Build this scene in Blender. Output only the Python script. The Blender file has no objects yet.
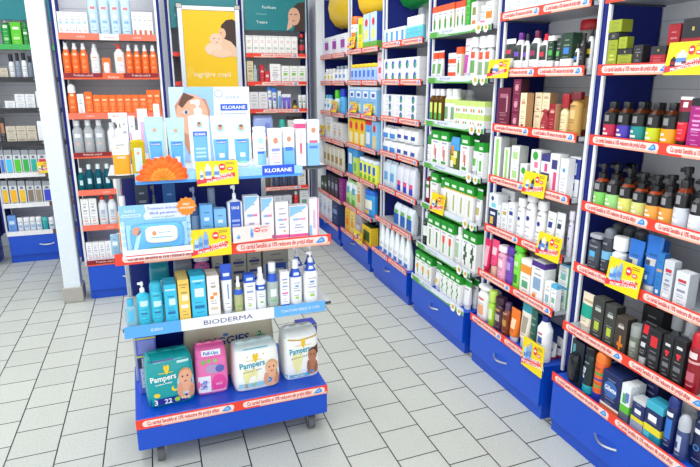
import bpy, math, random
from mathutils import Matrix, Vector

SCN = bpy.context.scene
COL = SCN.collection
PI = math.pi
random.seed(7)

# ------------------------------------------------------------------ materials
MATS = {}
FIN = {'plastic': (.32, 0, 0), 'card': (.5, 0, 0), 'matte': (.75, 0, 0), 'film': (.22, 0, 0),
       'metal': (.32, 1, 0), 'clear': (.08, 0, .4), 'gel': (.15, 0, .45), 'gloss': (.15, 0, 0)}


def lin(c):
    return c / 12.92 if c <= .04045 else ((c + .055) / 1.055) ** 2.4


def rgb(hx):
    return tuple(lin(int(hx[i:i + 2], 16) / 255) for i in (0, 2, 4)) + (1,)


def M(hx, fin='card', vary=.05, scale=60):
    """a principled material whose colour is broken up a little by a noise texture"""
    if '/' in hx:
        hx, fin = hx.split('/')
    key = (hx, fin, vary, scale)
    if key in MATS:
        return MATS[key]
    m = bpy.data.materials.new(fin + '_' + hx)
    m.use_nodes = True
    nt = m.node_tree
    b = nt.nodes['Principled BSDF']
    r, met, tr = FIN[fin]
    b.inputs['Roughness'].default_value = r
    b.inputs['Metallic'].default_value = met
    b.inputs['Transmission Weight'].default_value = tr
    if tr:
        b.inputs['IOR'].default_value = 1.25
    tc = nt.nodes.new('ShaderNodeTexCoord')
    nz = nt.nodes.new('ShaderNodeTexNoise')
    nz.inputs['Scale'].default_value = scale
    nz.inputs['Detail'].default_value = 1
    nt.links.new(tc.outputs['Object'], nz.inputs['Vector'])
    mx = nt.nodes.new('ShaderNodeMix')
    mx.data_type = 'RGBA'
    c = rgb(hx)
    mx.inputs['A'].default_value = tuple(x * (1 - vary) for x in c[:3]) + (1,)
    mx.inputs['B'].default_value = tuple(min(1, x * (1 + vary)) for x in c[:3]) + (1,)
    nt.links.new(nz.outputs['Fac'], mx.inputs['Factor'])
    nt.links.new(mx.outputs['Result'], b.inputs['Base Color'])
    MATS[key] = m
    return m


# ------------------------------------------------------------------ mesh building
TXT = {}


def glyphs(s, bold=0):
    """triangles of a word set in the built-in font, 1 unit high caps, centred; cached"""
    if (s, bold) in TXT:
        return TXT[(s, bold)]
    cu = bpy.data.curves.new('word', 'FONT')
    cu.body = s
    cu.size = 1.4
    cu.align_x = 'CENTER'
    cu.resolution_u = 2
    cu.offset = .03 * bold
    ob = bpy.data.objects.new('word', cu)
    me = ob.to_mesh()
    v = [(p.co.x, p.co.y) for p in me.vertices]
    f = [tuple(p.vertices) for p in me.polygons]
    ob.to_mesh_clear()
    bpy.data.objects.remove(ob)
    bpy.data.curves.remove(cu)
    if v:
        xs = [p[0] for p in v]
        cx = (min(xs) + max(xs)) / 2
        w = max(xs) - min(xs)
        v = [(x - cx, y) for x, y in v]
    else:
        w = 1
    TXT[(s, bold)] = (v, f, w)
    return TXT[(s, bold)]


class MB:
    """collects faces with materials and links them as one mesh object"""

    def __init__(self):
        self.v, self.f, self.m, self.mats, self.sm = [], [], [], [], []

    def mi(self, mat):
        if isinstance(mat, str):
            mat = M(mat)
        if mat not in self.mats:
            self.mats.append(mat)
        return self.mats.index(mat)

    def face(self, pts, mat, smooth=False):
        b = len(self.v)
        self.v += [tuple(p) for p in pts]
        self.f.append(tuple(range(b, b + len(pts))))
        self.m.append(self.mi(mat))
        self.sm.append(smooth)

    def box(self, x0, x1, y0, y1, z0, z1, mat, c=0):
        if c:
            return self.cham(x0, x1, y0, y1, z0, z1, mat, c)
        b = len(self.v)
        self.v += [(x, y, z) for z in (z0, z1) for y in (y0, y1) for x in (x0, x1)]
        for q in ((0, 2, 3, 1), (4, 5, 7, 6), (0, 1, 5, 4), (2, 6, 7, 3), (0, 4, 6, 2), (1, 3, 7, 5)):
            self.f.append(tuple(b + i for i in q))
            self.m.append(self.mi(mat))
            self.sm.append(False)

    def cham(self, x0, x1, y0, y1, z0, z1, mat, c):
        """a box with chamfered edges"""
        cx, cy, rx, ry = (x0 + x1) / 2, (y0 + y1) / 2, (x1 - x0) / 2, (y1 - y0) / 2
        rings = []
        for z, i in ((z0, c), (z0 + c, 0), (z1 - c, 0), (z1, c)):
            a, e = rx - i, ry - i
            k = c * .9
            rings.append([(cx + px, cy + py, z) for px, py in ((-a + k, -e), (a - k, -e), (a, -e + k), (a, e - k), (a - k, e), (-a + k, e), (-a, e - k), (-a, -e + k))])
        self.loft(rings, mat)

    def loft(self, rings, mat, close=True, smooth=False, mat_top=None, mat_bot=None):
        """skin a list of rings (lists of points); mat may be a function (ring, edge) -> material"""
        b = len(self.v)
        n = len(rings[0])
        for r in rings:
            self.v += [tuple(p) for p in r]
        for k in range(len(rings) - 1):
            for i in range(n):
                j = (i + 1) % n
                self.f.append((b + k * n + i, b + k * n + j, b + (k + 1) * n + j, b + (k + 1) * n + i))
                self.m.append(self.mi(mat(k, i) if callable(mat) else mat))
                self.sm.append(smooth)
        if close:
            m0 = mat(0, n // 2) if callable(mat) else mat
            m1 = mat(len(rings) - 2, n // 2) if callable(mat) else mat
            self.f.append(tuple(b + i for i in reversed(range(n))))
            self.m.append(self.mi(mat_bot or m0))
            self.sm.append(False)
            self.f.append(tuple(b + (len(rings) - 1) * n + i for i in range(n)))
            self.m.append(self.mi(mat_top or m1))
            self.sm.append(False)

    def lathe(self, prof, mat, cx=0, cy=0, n=16, axis='z', smooth=True, sy=1):
        """prof: (radius, height) pairs"""
        rings = []
        for r, z in prof:
            ring = []
            for i in range(n):
                a = 2 * PI * i / n - PI / 2
                p, q = r * math.cos(a), r * math.sin(a) * sy
                ring.append((cx + p, cy + q, z) if axis == 'z' else ((z, cx + p, cy + q) if axis == 'x' else (cx + p, z, cy - q)))
            rings.append(ring)
        self.loft(rings, mat, smooth=smooth)

    def tube(self, pts, r, mat, n=6):
        rings = []
        pts = [Vector(p) for p in pts]
        for i, p in enumerate(pts):
            t = (pts[min(i + 1, len(pts) - 1)] - pts[max(i - 1, 0)]).normalized()
            u = t.orthogonal().normalized() if abs(t.z) > .9 else t.cross(Vector((0, 0, 1))).normalized()
            w = t.cross(u)
            rings.append([p + r * (math.cos(2 * PI * k / n) * u + math.sin(2 * PI * k / n) * w) for k in range(n)])
        self.loft(rings, mat, smooth=True)

    def poly(self, pts, mat, y=0, surf=None):
        """flat print facing -Y given by (x, z) pairs; surf(x, z) lays it on a curved front"""
        self.face([(x, (surf(x, z) if surf else y), z) for x, z in pts], mat)

    def rect(self, x0, x1, z0, z1, mat, y=0):
        self.poly([(x0, z0), (x1, z0), (x1, z1), (x0, z1)], mat, y)

    def disc(self, x, z, rx, rz, mat, y=0, surf=None, n=14):
        self.poly([(x + rx * math.cos(2 * PI * i / n), z + rz * math.sin(2 * PI * i / n)) for i in range(n)], mat, y, surf)

    def text(self, s, x, z, h, mat, y=0, width=None, surf=None, rot=0, shear=0, bold=0):
        """lettering with caps h high, centred on x, sitting on z, facing -Y"""
        v, f, w = glyphs(s, bold)
        k = (width / w) if width else h
        b = len(self.v)
        cr, sr = math.cos(rot), math.sin(rot)
        for p, q in v:
            a, c = p * k + q * h * shear, q * h
            xx, zz = x + a * cr - c * sr, z + a * sr + c * cr
            self.v.append((xx, surf(xx, zz) if surf else y, zz))
        for q in f:
            self.f.append(tuple(b + i for i in q))
            self.m.append(self.mi(mat))
            self.sm.append(False)

    def mesh(self, name):
        me = bpy.data.meshes.new(name)
        me.from_pydata(self.v, [], self.f)
        for m in self.mats:
            me.materials.append(m)
        me.polygons.foreach_set('material_index', self.m)
        me.polygons.foreach_set('use_smooth', self.sm)
        me.update()
        if any(self.sm):
            me.set_sharp_from_angle(angle=.75)
        return me

    def build(self, name, parent=None, xf=None):
        o = bpy.data.objects.new(name, self.mesh(name))
        COL.objects.link(o)
        if parent:
            o.parent = parent
        if xf:
            o.location = xf[:3]
            o.rotation_euler = (0, 0, xf[3])
        return o


def tag(o, label, cat, group=None):
    o['label'] = label
    o['category'] = cat
    if group:
        o['group'] = group
    return o


def thing(name, label, cat, loc=(0, 0, 0), rz=0, group=None):
    o = bpy.data.objects.new(name, None)
    o.empty_display_size = .05
    COL.objects.link(o)
    o.location = loc
    o.rotation_euler = (0, 0, rz)
    return tag(o, label, cat, group)


def struct(mb, name):
    o = mb.build(name)
    o['kind'] = 'structure'
    return o


# ------------------------------------------------------------------ goods
def unit_ring(n, ex):
    out = []
    for i in range(n):
        a = 2 * PI * (i + .5) / n - PI / 2 - PI / n * (1 if n % 2 == 0 else 0)
        c, s = math.cos(a), math.sin(a)
        out.append((math.copysign(abs(c) ** (2 / ex), c), math.copysign(abs(s) ** (2 / ex), s)))
    return out


def body(mb, prof, h, st, shape, H=None):
    """loft prof [(t, sx, sy)] with the printing of st: b bands all round, p patches on the front, dec discs and words"""
    H = H or h
    c = st['c']
    ring = shape[0]
    ts = set(p[0] for p in prof)
    lo, hi = prof[0][0], prof[-1][0]
    for q in st.get('b', ()):
        ts |= {q[0], q[1]}
    for q in st.get('p', ()):
        ts |= {q[2], q[3]}
    ts = sorted(t for t in ts if lo - 1e-6 <= t <= hi + 1e-6)

    def at(t):
        for a, b in zip(prof, prof[1:]):
            if a[0] <= t <= b[0]:
                k = (t - a[0]) / max(b[0] - a[0], 1e-9)
                return a[1] + (b[1] - a[1]) * k, a[2] + (b[2] - a[2]) * k
        return prof[-1][1:] if t > hi else prof[0][1:]

    rings = []
    for t in ts:
        sx, sy = at(t)
        rings.append([(x * sx, y * sy, t * H) for x, y in ring])
    n = len(ring)
    fin = st.get('f', 'card')

    def mat(k, i):
        t = (ts[k] + ts[k + 1]) / 2
        (xa, ya), (xb, yb) = ring[i], ring[(i + 1) % n]
        mx, my = (xa + xb) / 2, (ya + yb) / 2
        col = c
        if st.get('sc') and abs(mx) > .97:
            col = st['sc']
        for q in st.get('b', ()):
            if q[0] <= t <= q[1]:
                col = q[2]
        if my < -.2:
            s = (mx + 1) / 2
            for q in st.get('p', ()):
                if q[0] <= s <= q[1] and q[2] <= t <= q[3]:
                    col = q[4]
        return M(col, fin) if '/' not in col else M(col)

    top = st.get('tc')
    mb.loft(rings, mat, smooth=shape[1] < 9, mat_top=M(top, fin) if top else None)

    def surf(x, z):
        sx, sy = at(z / H)
        u = min(.995, abs(x / sx))
        return -sy * ((1 - u ** shape[1]) ** (1 / shape[1]) if shape[1] < 9 else 1) - .0007
    W = prof[len(prof) // 2][1] * 2
    for q in st.get('dec', ()):
        if q[0] == 'o':      # disc: s, t, radius/width, colour
            mb.disc((q[1] - .5) * W, q[2] * H, q[3] * W, q[3] * W * (q[5] if len(q) > 5 else 1), M(q[4], fin), surf=lambda x, z: surf(x, z) - .0002 * (len(mb.mats)))
        elif q[0] == 'q':    # printed shape: (s, t) corners, colour
            mb.poly([((s - .5) * W, t * H) for s, t in q[1]], M(q[2], fin), surf=surf)
        elif q[0] == 't':    # word: text, s, t, cap height/H, colour, width/W
            mb.text(q[1], (q[2] - .5) * W, q[3] * H, q[4] * H, M(q[5], fin), width=(q[6] * W if len(q) > 6 and q[6] else None),
                    surf=lambda x, z: surf(x, z) - .0016, rot=(q[7] if len(q) > 7 else 0), bold=1)
    return surf


def box_ring(st, c):
    cuts = sorted({q[k] for q in st.get('p', ()) for k in (0, 1)} - {0, 1})
    k = 1 - c
    pts = [(-k, -1)] + [(2 * s - 1, -1) for s in cuts if c / 2 < s < 1 - c / 2] + [(k, -1), (1, -k), (1, k), (k, 1), (-k, 1), (-1, k), (-1, -k)]
    return pts, 99


def g_carton(w, d, h, st, n):
    mb = MB()
    e = min(.0015, h * .03)
    a, b = w / 2, d / 2
    body(mb, [(0, a - e, b - e), (e / h, a, b), (1 - e / h, a, b), (1, a - e, b - e)], h, st, box_ring(st, .03))
    # the tuck flap closing the top
    fl = M(st.get('tc') or (st.get('b') or [(0, 0, st['c'])])[-1][2] if st.get('b') and st['b'][-1][1] > .97 else st.get('tc') or st['c'], st.get('f', 'card'))
    mb.face([(-a * .9, -b * .86, h + .0006), (a * .9, -b * .86, h + .0006), (a * .9, b * .8, h + .0006), (-a * .9, b * .8, h + .0006)], fl)
    return [('carton', mb)]


def head(mb, kind, r, z0, z1, col, n, fin='plastic'):
    m = M(col, fin)
    hh = z1 - z0
    if kind == 'pump':
        mb.lathe([(r, z0), (r, z0 + hh * .34), (r * .8, z0 + hh * .4), (r * .36, z0 + hh * .42), (r * .3, z0 + hh * .66)], m, n=n)
        mb.lathe([(r * .62, z0 + hh * .64), (r * .66, z0 + hh * .9), (r * .5, z1)], m, n=n)
        mb.box(-r * 1.7, 0, -r * .3, r * .3, z0 + hh * .74, z0 + hh * .95, m)
    elif kind == 'spray':
        mb.lathe([(r, z0), (r, z0 + hh * .35), (r * .72, z0 + hh * .42), (r * .68, z0 + hh * .95), (r * .5, z1)], m, n=n)
        mb.box(-r * .2, r * .2, -r * .85, 0, z0 + hh * .72, z0 + hh * .86, m)
    elif kind == 'dome':
        mb.lathe([(r, z0), (r, z0 + hh * .45), (r * .93, z0 + hh * .7), (r * .7, z0 + hh * .9), (r * .35, z1)], m, n=n)
    elif kind == 'point':
        mb.lathe([(r, z0), (r * .8, z0 + hh * .3), (r * .45, z0 + hh * .7), (r * .4, z1)], m, n=n)
    else:
        mb.lathe([(r * .97, z0), (r, z0 + hh * .06), (r, z0 + hh * .9), (r * .88, z1)], m, n=n)


def g_bottle(w, d, h, st, n):
    mb = MB()
    cf, sf, cw, tp = st.get('cf', .18), st.get('sf', .1), st.get('cw', .6), st.get('tp', 1)
    a, b = w / 2, d / 2
    bt = 1 - cf
    nx = min(a, b) * cw if st.get('cw') else min(a, b) * .6
    r0 = nx * .93
    pr = [(0, a * .93, b * .93), (.02, a, b)]
    if tp != 1:
        pr.append(((bt - sf) * .55, a * (1 + tp) / 2, b * (1 + tp) / 2))
    pr += [(bt - sf, a * tp, b * tp)]
    for k in (.35, .7, .92):
        q = math.sin(k * PI / 2)
        pr.append((bt - sf + sf * (1 - math.cos(k * PI / 2)) * 1.0, a * tp + (r0 - a * tp) * (1 - math.cos(k * PI / 2)) ** .8, b * tp + (r0 - b * tp) * (1 - math.cos(k * PI / 2)) ** .8))
    pr.append((bt, r0, r0))
    pr = [pr[i] for i in range(len(pr)) if i == 0 or pr[i][0] > pr[i - 1][0] + 1e-4]
    body(mb, pr, h, dict(f='plastic', **{k: v for k, v in st.items() if k != 'f'}) if 'f' not in st else st, (unit_ring(n, st.get('n', 2)), st.get('n', 2)))
    cb = MB()
    kind = st.get('k', 'cap')
    if kind == 'flip':   # cap as wide as the bottle
        cb.loft([[(x * a * s, y * b * s, z) for x, y in unit_ring(n, st.get('n', 2))] for s, z in ((tp, bt * h + .0008), (tp, h * .97), (tp * .9, h))], M(st.get('cap', 'f4f4f4'), 'plastic'), smooth=True)
    else:
        head(cb, kind, nx, bt * h + .0004, h, st.get('cap', 'f4f4f4'), n)
    return [('bottle_body', mb), ({'pump': 'pump_head', 'spray': 'spray_head'}.get(kind, 'cap'), cb)]


def g_tube(w, d, h, st, n):
    mb, cb = MB(), MB()
    a, b = w / 2, d / 2
    cf = st.get('cf', .13)
    s2 = dict(f='plastic')
    s2.update(st)
    body(mb, [(cf, a * .7, b * .9), (cf + .03, a * .78, b), (.5, a * .9, b * .72), (.93, a, b * .16), (1, a, b * .12)], h, s2, (unit_ring(n, 2.4), 2.4))
    r = [[(x * a * k, y * b * k * 1.0, z) for x, y in unit_ring(n, 2.2)] for k, z in ((.68, 0), (.72, .002), (.72, cf * h - .001), (.64, cf * h))]
    cb.loft(r, M(st.get('cap', 'f4f4f4'), 'plastic'), smooth=True)
    return [('tube_body', mb), ('cap', cb)]


def g_can(w, d, h, st, n):
    mb, cb = MB(), MB()
    a = w / 2
    cf = st.get('cf', .22)
    s2 = dict(f='gloss')
    s2.update(st)
    body(mb, [(0, a * .93, a * .93), (.02, a, a), (1 - cf - .04, a, a), (1 - cf, a * .86, a * .86)], h, s2, (unit_ring(n, 2), 2))
    head(cb, st.get('k', 'dome'), a * st.get('cw', .9), (1 - cf) * h + .0004, h, st.get('cap', 'f4f4f4'), n)
    return [('can_body', mb), ('cap', cb)]


def g_jar(w, d, h, st, n):
    mb, cb = MB(), MB()
    a, b = w / 2, d / 2
    cf = st.get('cf', .3)
    s2 = dict(f='plastic')
    s2.update(st)
    body(mb, [(0, a * .93, b * .93), (.04, a, b), (1 - cf - .04, a, b), (1 - cf, a * .92, b * .92)], h, s2, (unit_ring(n, 2), 2))
    cb.loft([[(x * a * k, y * b * k, z) for x, y in unit_ring(n, 2)] for k, z in ((.98, (1 - cf) * h + .0004), (1, (1 - cf) * h + .002), (1, h * .97), (.92, h))], M(st.get('cap', 'f4f4f4'), 'plastic'), smooth=True)
    return [('jar_body', mb), ('lid', cb)]


def g_pack(w, d, h, st, n):
    """a soft plastic pack: rounded block that swells in the middle, with a crimped seam on top"""
    mb = MB()
    a, b = w / 2, d / 2
    s2 = dict(f='film')
    s2.update(st)
    body(mb, [(0, a * .86, b * .8), (.03, a * .95, b * .92), (.2, a, b), (.6, a, b), (.84, a * .97, b * .85), (.93, a * .92, b * .5), (.96, a * .93, b * .12), (1, a * .95, b * .1)], h, s2, (unit_ring(n, 4.5), 4.5))
    return [('wrapper', mb)]


def g_blister(w, d, h, st, n):
    mb, cb = MB(), MB()
    body(mb, [(0, w / 2, .0015), (1, w / 2, .0015)], h, st, box_ring(st, .03))
    cb.loft([[(x * w * .36, -.0018 - k * d, h * .42 + y * h * .34 * s) for x, y in [(p * s, -q) for p, q in unit_ring(12, 4)]] for k, s in ((0, 1), (.7, .92), (1, .7))], M(st.get('cap', 'e8eef4'), 'gloss'), smooth=True)
    return [('backing_card', mb), ('plastic_bubble', cb)]


def busy(st, kind):
    """small printed lines for the free part of a plain front"""
    c = st['c'].split('/')[0]
    if '/' in st['c'] or kind in ('blister', 'pack') or len(st.get('p', ())) > 5:
        return st
    n = [int(c[i:i + 2], 16) for i in (0, 2, 4)]
    light = sum(n) / 765 > .45
    col = ''.join('%02x' % round(x + ((t - x) * (.38 if light else .42))) for x, t in zip(n, (40, 50, 80) if light else (255, 255, 255)))
    p = list(st.get('p', ()))
    top = 1 - st.get('cf', 0) - st.get('sf', 0)
    taken = [(q[2], q[3]) for q in p] + [(q[0], q[1]) for q in st.get('b', ())] + [((q[3] if q[0] == 't' else q[2]) - .12, (q[3] if q[0] == 't' else q[2]) + .12) for q in st.get('dec', ()) if q[0] != 'q']
    for t0, t1, s0, s1 in ((.3, .325, .25, .75), (.36, .38, .2, .7), (.12, .14, .3, .8), (.2, .22, .25, .6), (.66, .7, .25, .8), (.8, .83, .3, .7), (.48, .5, .2, .75)):
        if t1 < top - .03 and all(t1 + .01 < a or t0 - .01 > b for a, b in taken):
            p.append((s0, s1, t0, t1, col))
    return dict(st, p=p)


MAKERS = {'carton': g_carton, 'bottle': g_bottle, 'tube': g_tube, 'can': g_can, 'jar': g_jar, 'pack': g_pack, 'blister': g_blister}
PROTO = {}


def put(kind, name, cat, label, x, y, z, rz, w, d, h, si, seg=14, group=None, parts=True):
    """stand one article on its shelf: the first of a kind is modelled, the others are copies of it and of its parts"""
    key = (kind, name, w, d, h, si, seg, parts)
    if key not in PROTO:
        pcs = MAKERS[kind](w, d, h, busy(STY[si], kind), seg)
        if len(pcs) == 1 or not parts:
            mb = pcs[0][1]
            for _, o in pcs[1:]:
                b = len(mb.v)
                mb.v += o.v
                mb.f += [tuple(b + i for i in f) for f in o.f]
                mb.m += [mb.mi(o.mats[i]) for i in o.m]
                mb.sm += o.sm
            PROTO[key] = (mb.mesh(name), [])
        else:
            PROTO[key] = (None, [(pn, m.mesh(pn)) for pn, m in pcs])
    me, kids = PROTO[key]
    o = bpy.data.objects.new(name, me)
    COL.objects.link(o)
    o.location = (x, y, z)
    o.rotation_euler = (0, 0, rz)
    tag(o, label, cat, group)
    for pn, km in kids:
        c = bpy.data.objects.new(pn, km)
        c.parent = o
        COL.objects.link(c)
    return o
# ------------------------------------------------------------------ shop furniture
BLUE = '0a4cc4'
CARD = 'Cu cardul Sensiblu ai 10% reducere din pre\u021bul afi\u0219at'


def rounded(x0, x1, z0, z1, n=5):
    r = (z1 - z0) / 2
    p = [(x1 - r + r * math.sin(k * PI / n), (z0 + z1) / 2 - r * math.cos(k * PI / n)) for k in range(n + 1)]
    return p + [(x0 + r - r * math.sin(k * PI / n), (z0 + z1) / 2 + r * math.cos(k * PI / n)) for k in range(n + 1)]


def lozenge(mb, x0, x1, z0, z1, y):
    h = z1 - z0
    mb.poly(rounded(x0, x1, z0 + h * .2, z1 - h * .14), M('fbdcd2'), y - .0006)
    L = x1 - x0
    mb.text(CARD, x0 + L * .44, z0 + h * .34, h * .42, M('d41c1c'), y - .0012, width=L * .78, bold=1)
    q = x1 - L * .09
    mb.poly([(q - L * .055, z0 + h * .3), (q, z0 + h * .24), (q + L * .055, z0 + h * .34), (q + L * .045, z0 + h * .62), (q + L * .02, z0 + h * .84), (q - L * .012, z0 + h * .66)], M('2a8ae0'), y - .0014)
    mb.poly([(q - L * .03, z0 + h * .4), (q + L * .035, z0 + h * .44), (q + L * .018, z0 + h * .7)], M('8cc4f0'), y - .0018)


def daisy(mb, x, z, r, y):
    for k in range(11):
        a = 2 * PI * k / 11
        c, s = math.cos(a), math.sin(a)
        t = .24
        mb.face([(x + r * (.2 * c), y - .0015, z + r * .2 * s), (x + r * (.7 * c + t * s), y - .003, z + r * (.7 * s - t * c)), (x + r * c, y - .004, z + r * s), (x + r * (.7 * c - t * s), y - .003, z + r * (.7 * s + t * c))], M('fbfbf6'))
    mb.disc(x, z, r * .36, r * .36, M('f2b414'), y - .005, n=10)


def rail(mb, x0, x1, z0, z1, y, st):
    """the printed price rail on a shelf front"""
    w, h = x1 - x0, z1 - z0
    t = .004
    if st == 'red' or st == 'red1':
        mb.box(x0, x1, y, y + t, z0, z1, M('f0402c'))
        mb.rect(x0 + w * .12, x0 + w * .48, z0 + .001, z0 + h * .3, M('f0b69c'), y - .0003)
        mb.rect(x0 + w * .62, x0 + w * .995, z0 + .001, z0 + h * .3, M('f0b69c'), y - .0003)
        n = 1 if st == 'red1' else 2
        for k in range(n):
            a = x0 + w * k / n
            lozenge(mb, a + w / n * (.06 if n > 1 else .24), a + w / n * (.97 if n > 1 else .86), z0, z1, y)
    elif st == 'green':
        mb.box(x0, x1, y, y + t, z0, z1, M('dce4f0'))
        mb.rect(x0, x1, z0, z0 + h * .22, M('4ca03a'), y - .0004)
        mb.rect(x0, x0 + w * .16, z0, z0 + h * .8, M('58a848'), y - .0005)
        mb.poly([(x0 + w * .16, z0), (x0 + w * .4, z0), (x0 + w * .16, z0 + h * .8)], M('90c488'), y - .0006)
        mb.rect(x0 + w * .2, x0 + w * .66, z0 + h * .42, z0 + h * .9, M('e6ecf6'), y - .0009)
        mb.text('GEROVITAL PLANT', x0 + w * .34, z0 + h * .52, h * .28, M('5a76ac'), y - .0015)
        mb.poly([(x0 + w * .66, z0), (x1, z0), (x1, z0 + h * .62), (x0 + w * .8, z0 + h * .5)], M('5aa83c'), y - .0008)
        daisy(mb, x0 + .015, z0 + h * .45, h * .36, y)
        daisy(mb, x1 - w * .16, z0 + h * .45, h * .85, y - .002)
        daisy(mb, x1 - w * .06, z0 + h * .36, h * .68, y)
    elif st in ('salmon', 'salmonw', 'sun'):
        mb.box(x0, x1, y, y + t, z0, z1, M('f4745a' if st != 'sun' else 'f06030'))
        if st == 'sun':
            for a, b in ((.005, .4), (.62, .995)):
                mb.poly([(x0 + w * a, z0 + h * .22), (x0 + w * b, z0 + h * .3), (x0 + w * b, z1), (x0 + w * a, z1)], M('8a1020'), y - .0005)
                mb.text('Protec\u021bie solar\u0103', x0 + w * (a + b) / 2, z0 + h * .5, h * .32, M('f8e8e0'), y - .001)
            mb.text('Av\u00e8ne', x0 + w * .51, z0 + h * .15, h * .5, M('fbe0d0'), y - .001)
        else:
            if st == 'salmonw':
                mb.rect(x0 + w * .41, x0 + w * .61, z0, z1, M('eceae8'), y - .0005)
                mb.text('Av\u00e8ne', x0 + w * .51, z0 + h * .25, h * .45, M('e8785c'), y - .001)
            for a in ((.22, .8) if st == 'salmonw' else (.3, .7)):
                mb.text('AV\u00c8NE', x0 + w * a, z0 + h * .32, h * .3, M('fbd8cc'), y - .001)
    elif st == 'brown':
        mb.box(x0, x1, y, y + t, z0, z1, M('f0f0f0'))
        mb.rect(x0 + w * .58, x1, z0, z1, M('6e4a34'), y - .0005)
        mb.text('VICHY', x0 + w * .8, z0 + h * .22, h * .55, M('f4eee8'), y - .001, bold=1)
    elif st == 'dark':
        mb.box(x0, x1, y, y + t, z0, z1, M('2c2c30'))
        mb.text('VICHY HOMME', x0 + w * .72, z0 + h * .3, h * .4, M('c8c8c8'), y - .001)
    elif st == 'leaf':
        mb.box(x0, x1, y, y + t, z0, z1, M('3cae54'))
    elif st == 'plain':
        mb.box(x0, x1, y, y + t, z0, z1, M('d8dade'))


def bow(mb, x, z, y, L, drop=.004):
    pts = [(x + L * (k / 8 - .5), y - .024 * math.sin(PI * k / 8), z - drop * math.sin(PI * k / 8)) for k in range(9)]
    mb.tube(pts, .0055, M('d8d8d4', 'metal'))


def display_unit(label, loc, rz, w, depth, levels, base, rails=None, top=2.42, back='ececee', header=None, floor_y=0):
    """a shop wall unit: uprights, side and back panels, shelves with price rails, and a drawer base.
    levels: (z of the rail's top, y of its front, rail style); base: (z of the top, y of the front, rail style or None)"""
    u = thing('display_unit', label, 'shelving unit', loc, rz)
    zb, yb, bst = base
    mb = MB()
    mb.box(-.01, w + .01, depth - .012, depth, .3, top, M(back, 'matte'))
    for k in range(22):
        z = .4 + k * .09
        mb.box(-.005, w + .005, depth - .0132, depth - .012, z, z + .004, M('ccccd0', 'matte'))
    mb.build('back_panel', u)
    for sx in (0, 1):
        mb = MB()
        x0 = -.04 if sx == 0 else w + .015
        mb.box(x0 + .001, x0 + .024, .052, depth - .014, zb - .02, top, M('081e7c', 'matte'))
        mb.build('side_panel', u)
        mb = MB()
        if True:
            xx = -.02 if sx == 0 else w + .004
            mb.cham(xx, xx + .016, .038, .051, zb - .05, top, M('f2f4f6', 'plastic'), .002)
        mb.build('upright', u)
    for z, yf, st in levels:
        mb = MB()
        mb.box(.0, w, yf + .006, depth - .016, z - .036, z - .02, M('b4b8bc', 'plastic'))
        mb.box(.0, w, yf + .005, yf + .015, z - .04, z - .012, M('3a3c42', 'plastic'))
        for x in (.002, w - .006):
            mb.box(x, x + .004, yf + .02, depth - .02, z - .044, z - .036, M('44464c', 'plastic'))
        s = mb.build('shelf', u)
        mb = MB()
        rail(mb, 0, w, z - .042, z, yf, st)
        mb.build('price_rail', s)
    mb = MB()
    mb.box(0, w, yb + .02, depth, .0, zb - .0212, M(BLUE, 'plastic'))
    mb.box(-.004, w + .004, yb + .002, depth, zb - .026, zb - .0202, M('0c52cc', 'plastic'))
    b = mb.build('base_cabinet', u)
    mb = MB()
    mb.cham(.004, w - .004, yb, yb + .019, .07, zb - .028, M('0a4ec8', 'plastic'), .002)
    d = mb.build('drawer', u)
    mb = MB()
    bow(mb, w * .48, .165, yb, .12)
    mb.build('handle', d)
    if bst:
        mb = MB()
        rail(mb, 0, w, zb - .042, zb, yb - .005, bst)
        mb.build('price_rail', b)
    if header:
        header(u, w)
    return u


def drum(color):
    def f(u, w):
        mb = MB()
        n = 12
        ra = []
        for x in (.07, w - .03):
            ra.append([(x, .22 - .15 * math.sin(2 * PI * k / n), 2.33 + .2 * math.cos(2 * PI * k / n)) for k in range(n)])
        mb.loft(ra, M(color, 'plastic'), smooth=True, mat_top=M('1c1c22'), mat_bot=M('1c1c22'))
        mb.build('header_sign', u)
    return f


def teal(words, face):
    def f(u, w):
        mb = MB()
        mb.cham(.0, w, .0, .02, 2.1, 2.5, M('0e7c84', 'plastic'), .003)
        for s, x, z, h, c in words:
            mb.text(s, x, z, h, M(c), -.0008)
        if face:   # portrait printed on the board
            x, z = w - .12, 2.24
            mb.poly([(w - .01, 2.1), (w - .01, 2.38), (w - .08, 2.37), (w - .14, 2.32), (w - .1, 2.2), (w - .13, 2.1)], M('3a2a26'), -.0008)
            mb.disc(x, z, .062, .085, M('d8a890'), -.0014, n=18)
            for e in (-.03, .018):
                mb.disc(x + e, z + .02, .014, .005, M('4a3028'), -.002)
            mb.disc(x - .006, z - .04, .016, .006, M('b86860'), -.002)
            mb.poly([(x - .08, z - .14), (x - .02, z - .1), (x - .03, z - .02), (x - .06, z - .04)], M('dcb09a'), -.0024)
        mb.build('header_sign', u)
    return f


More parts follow.
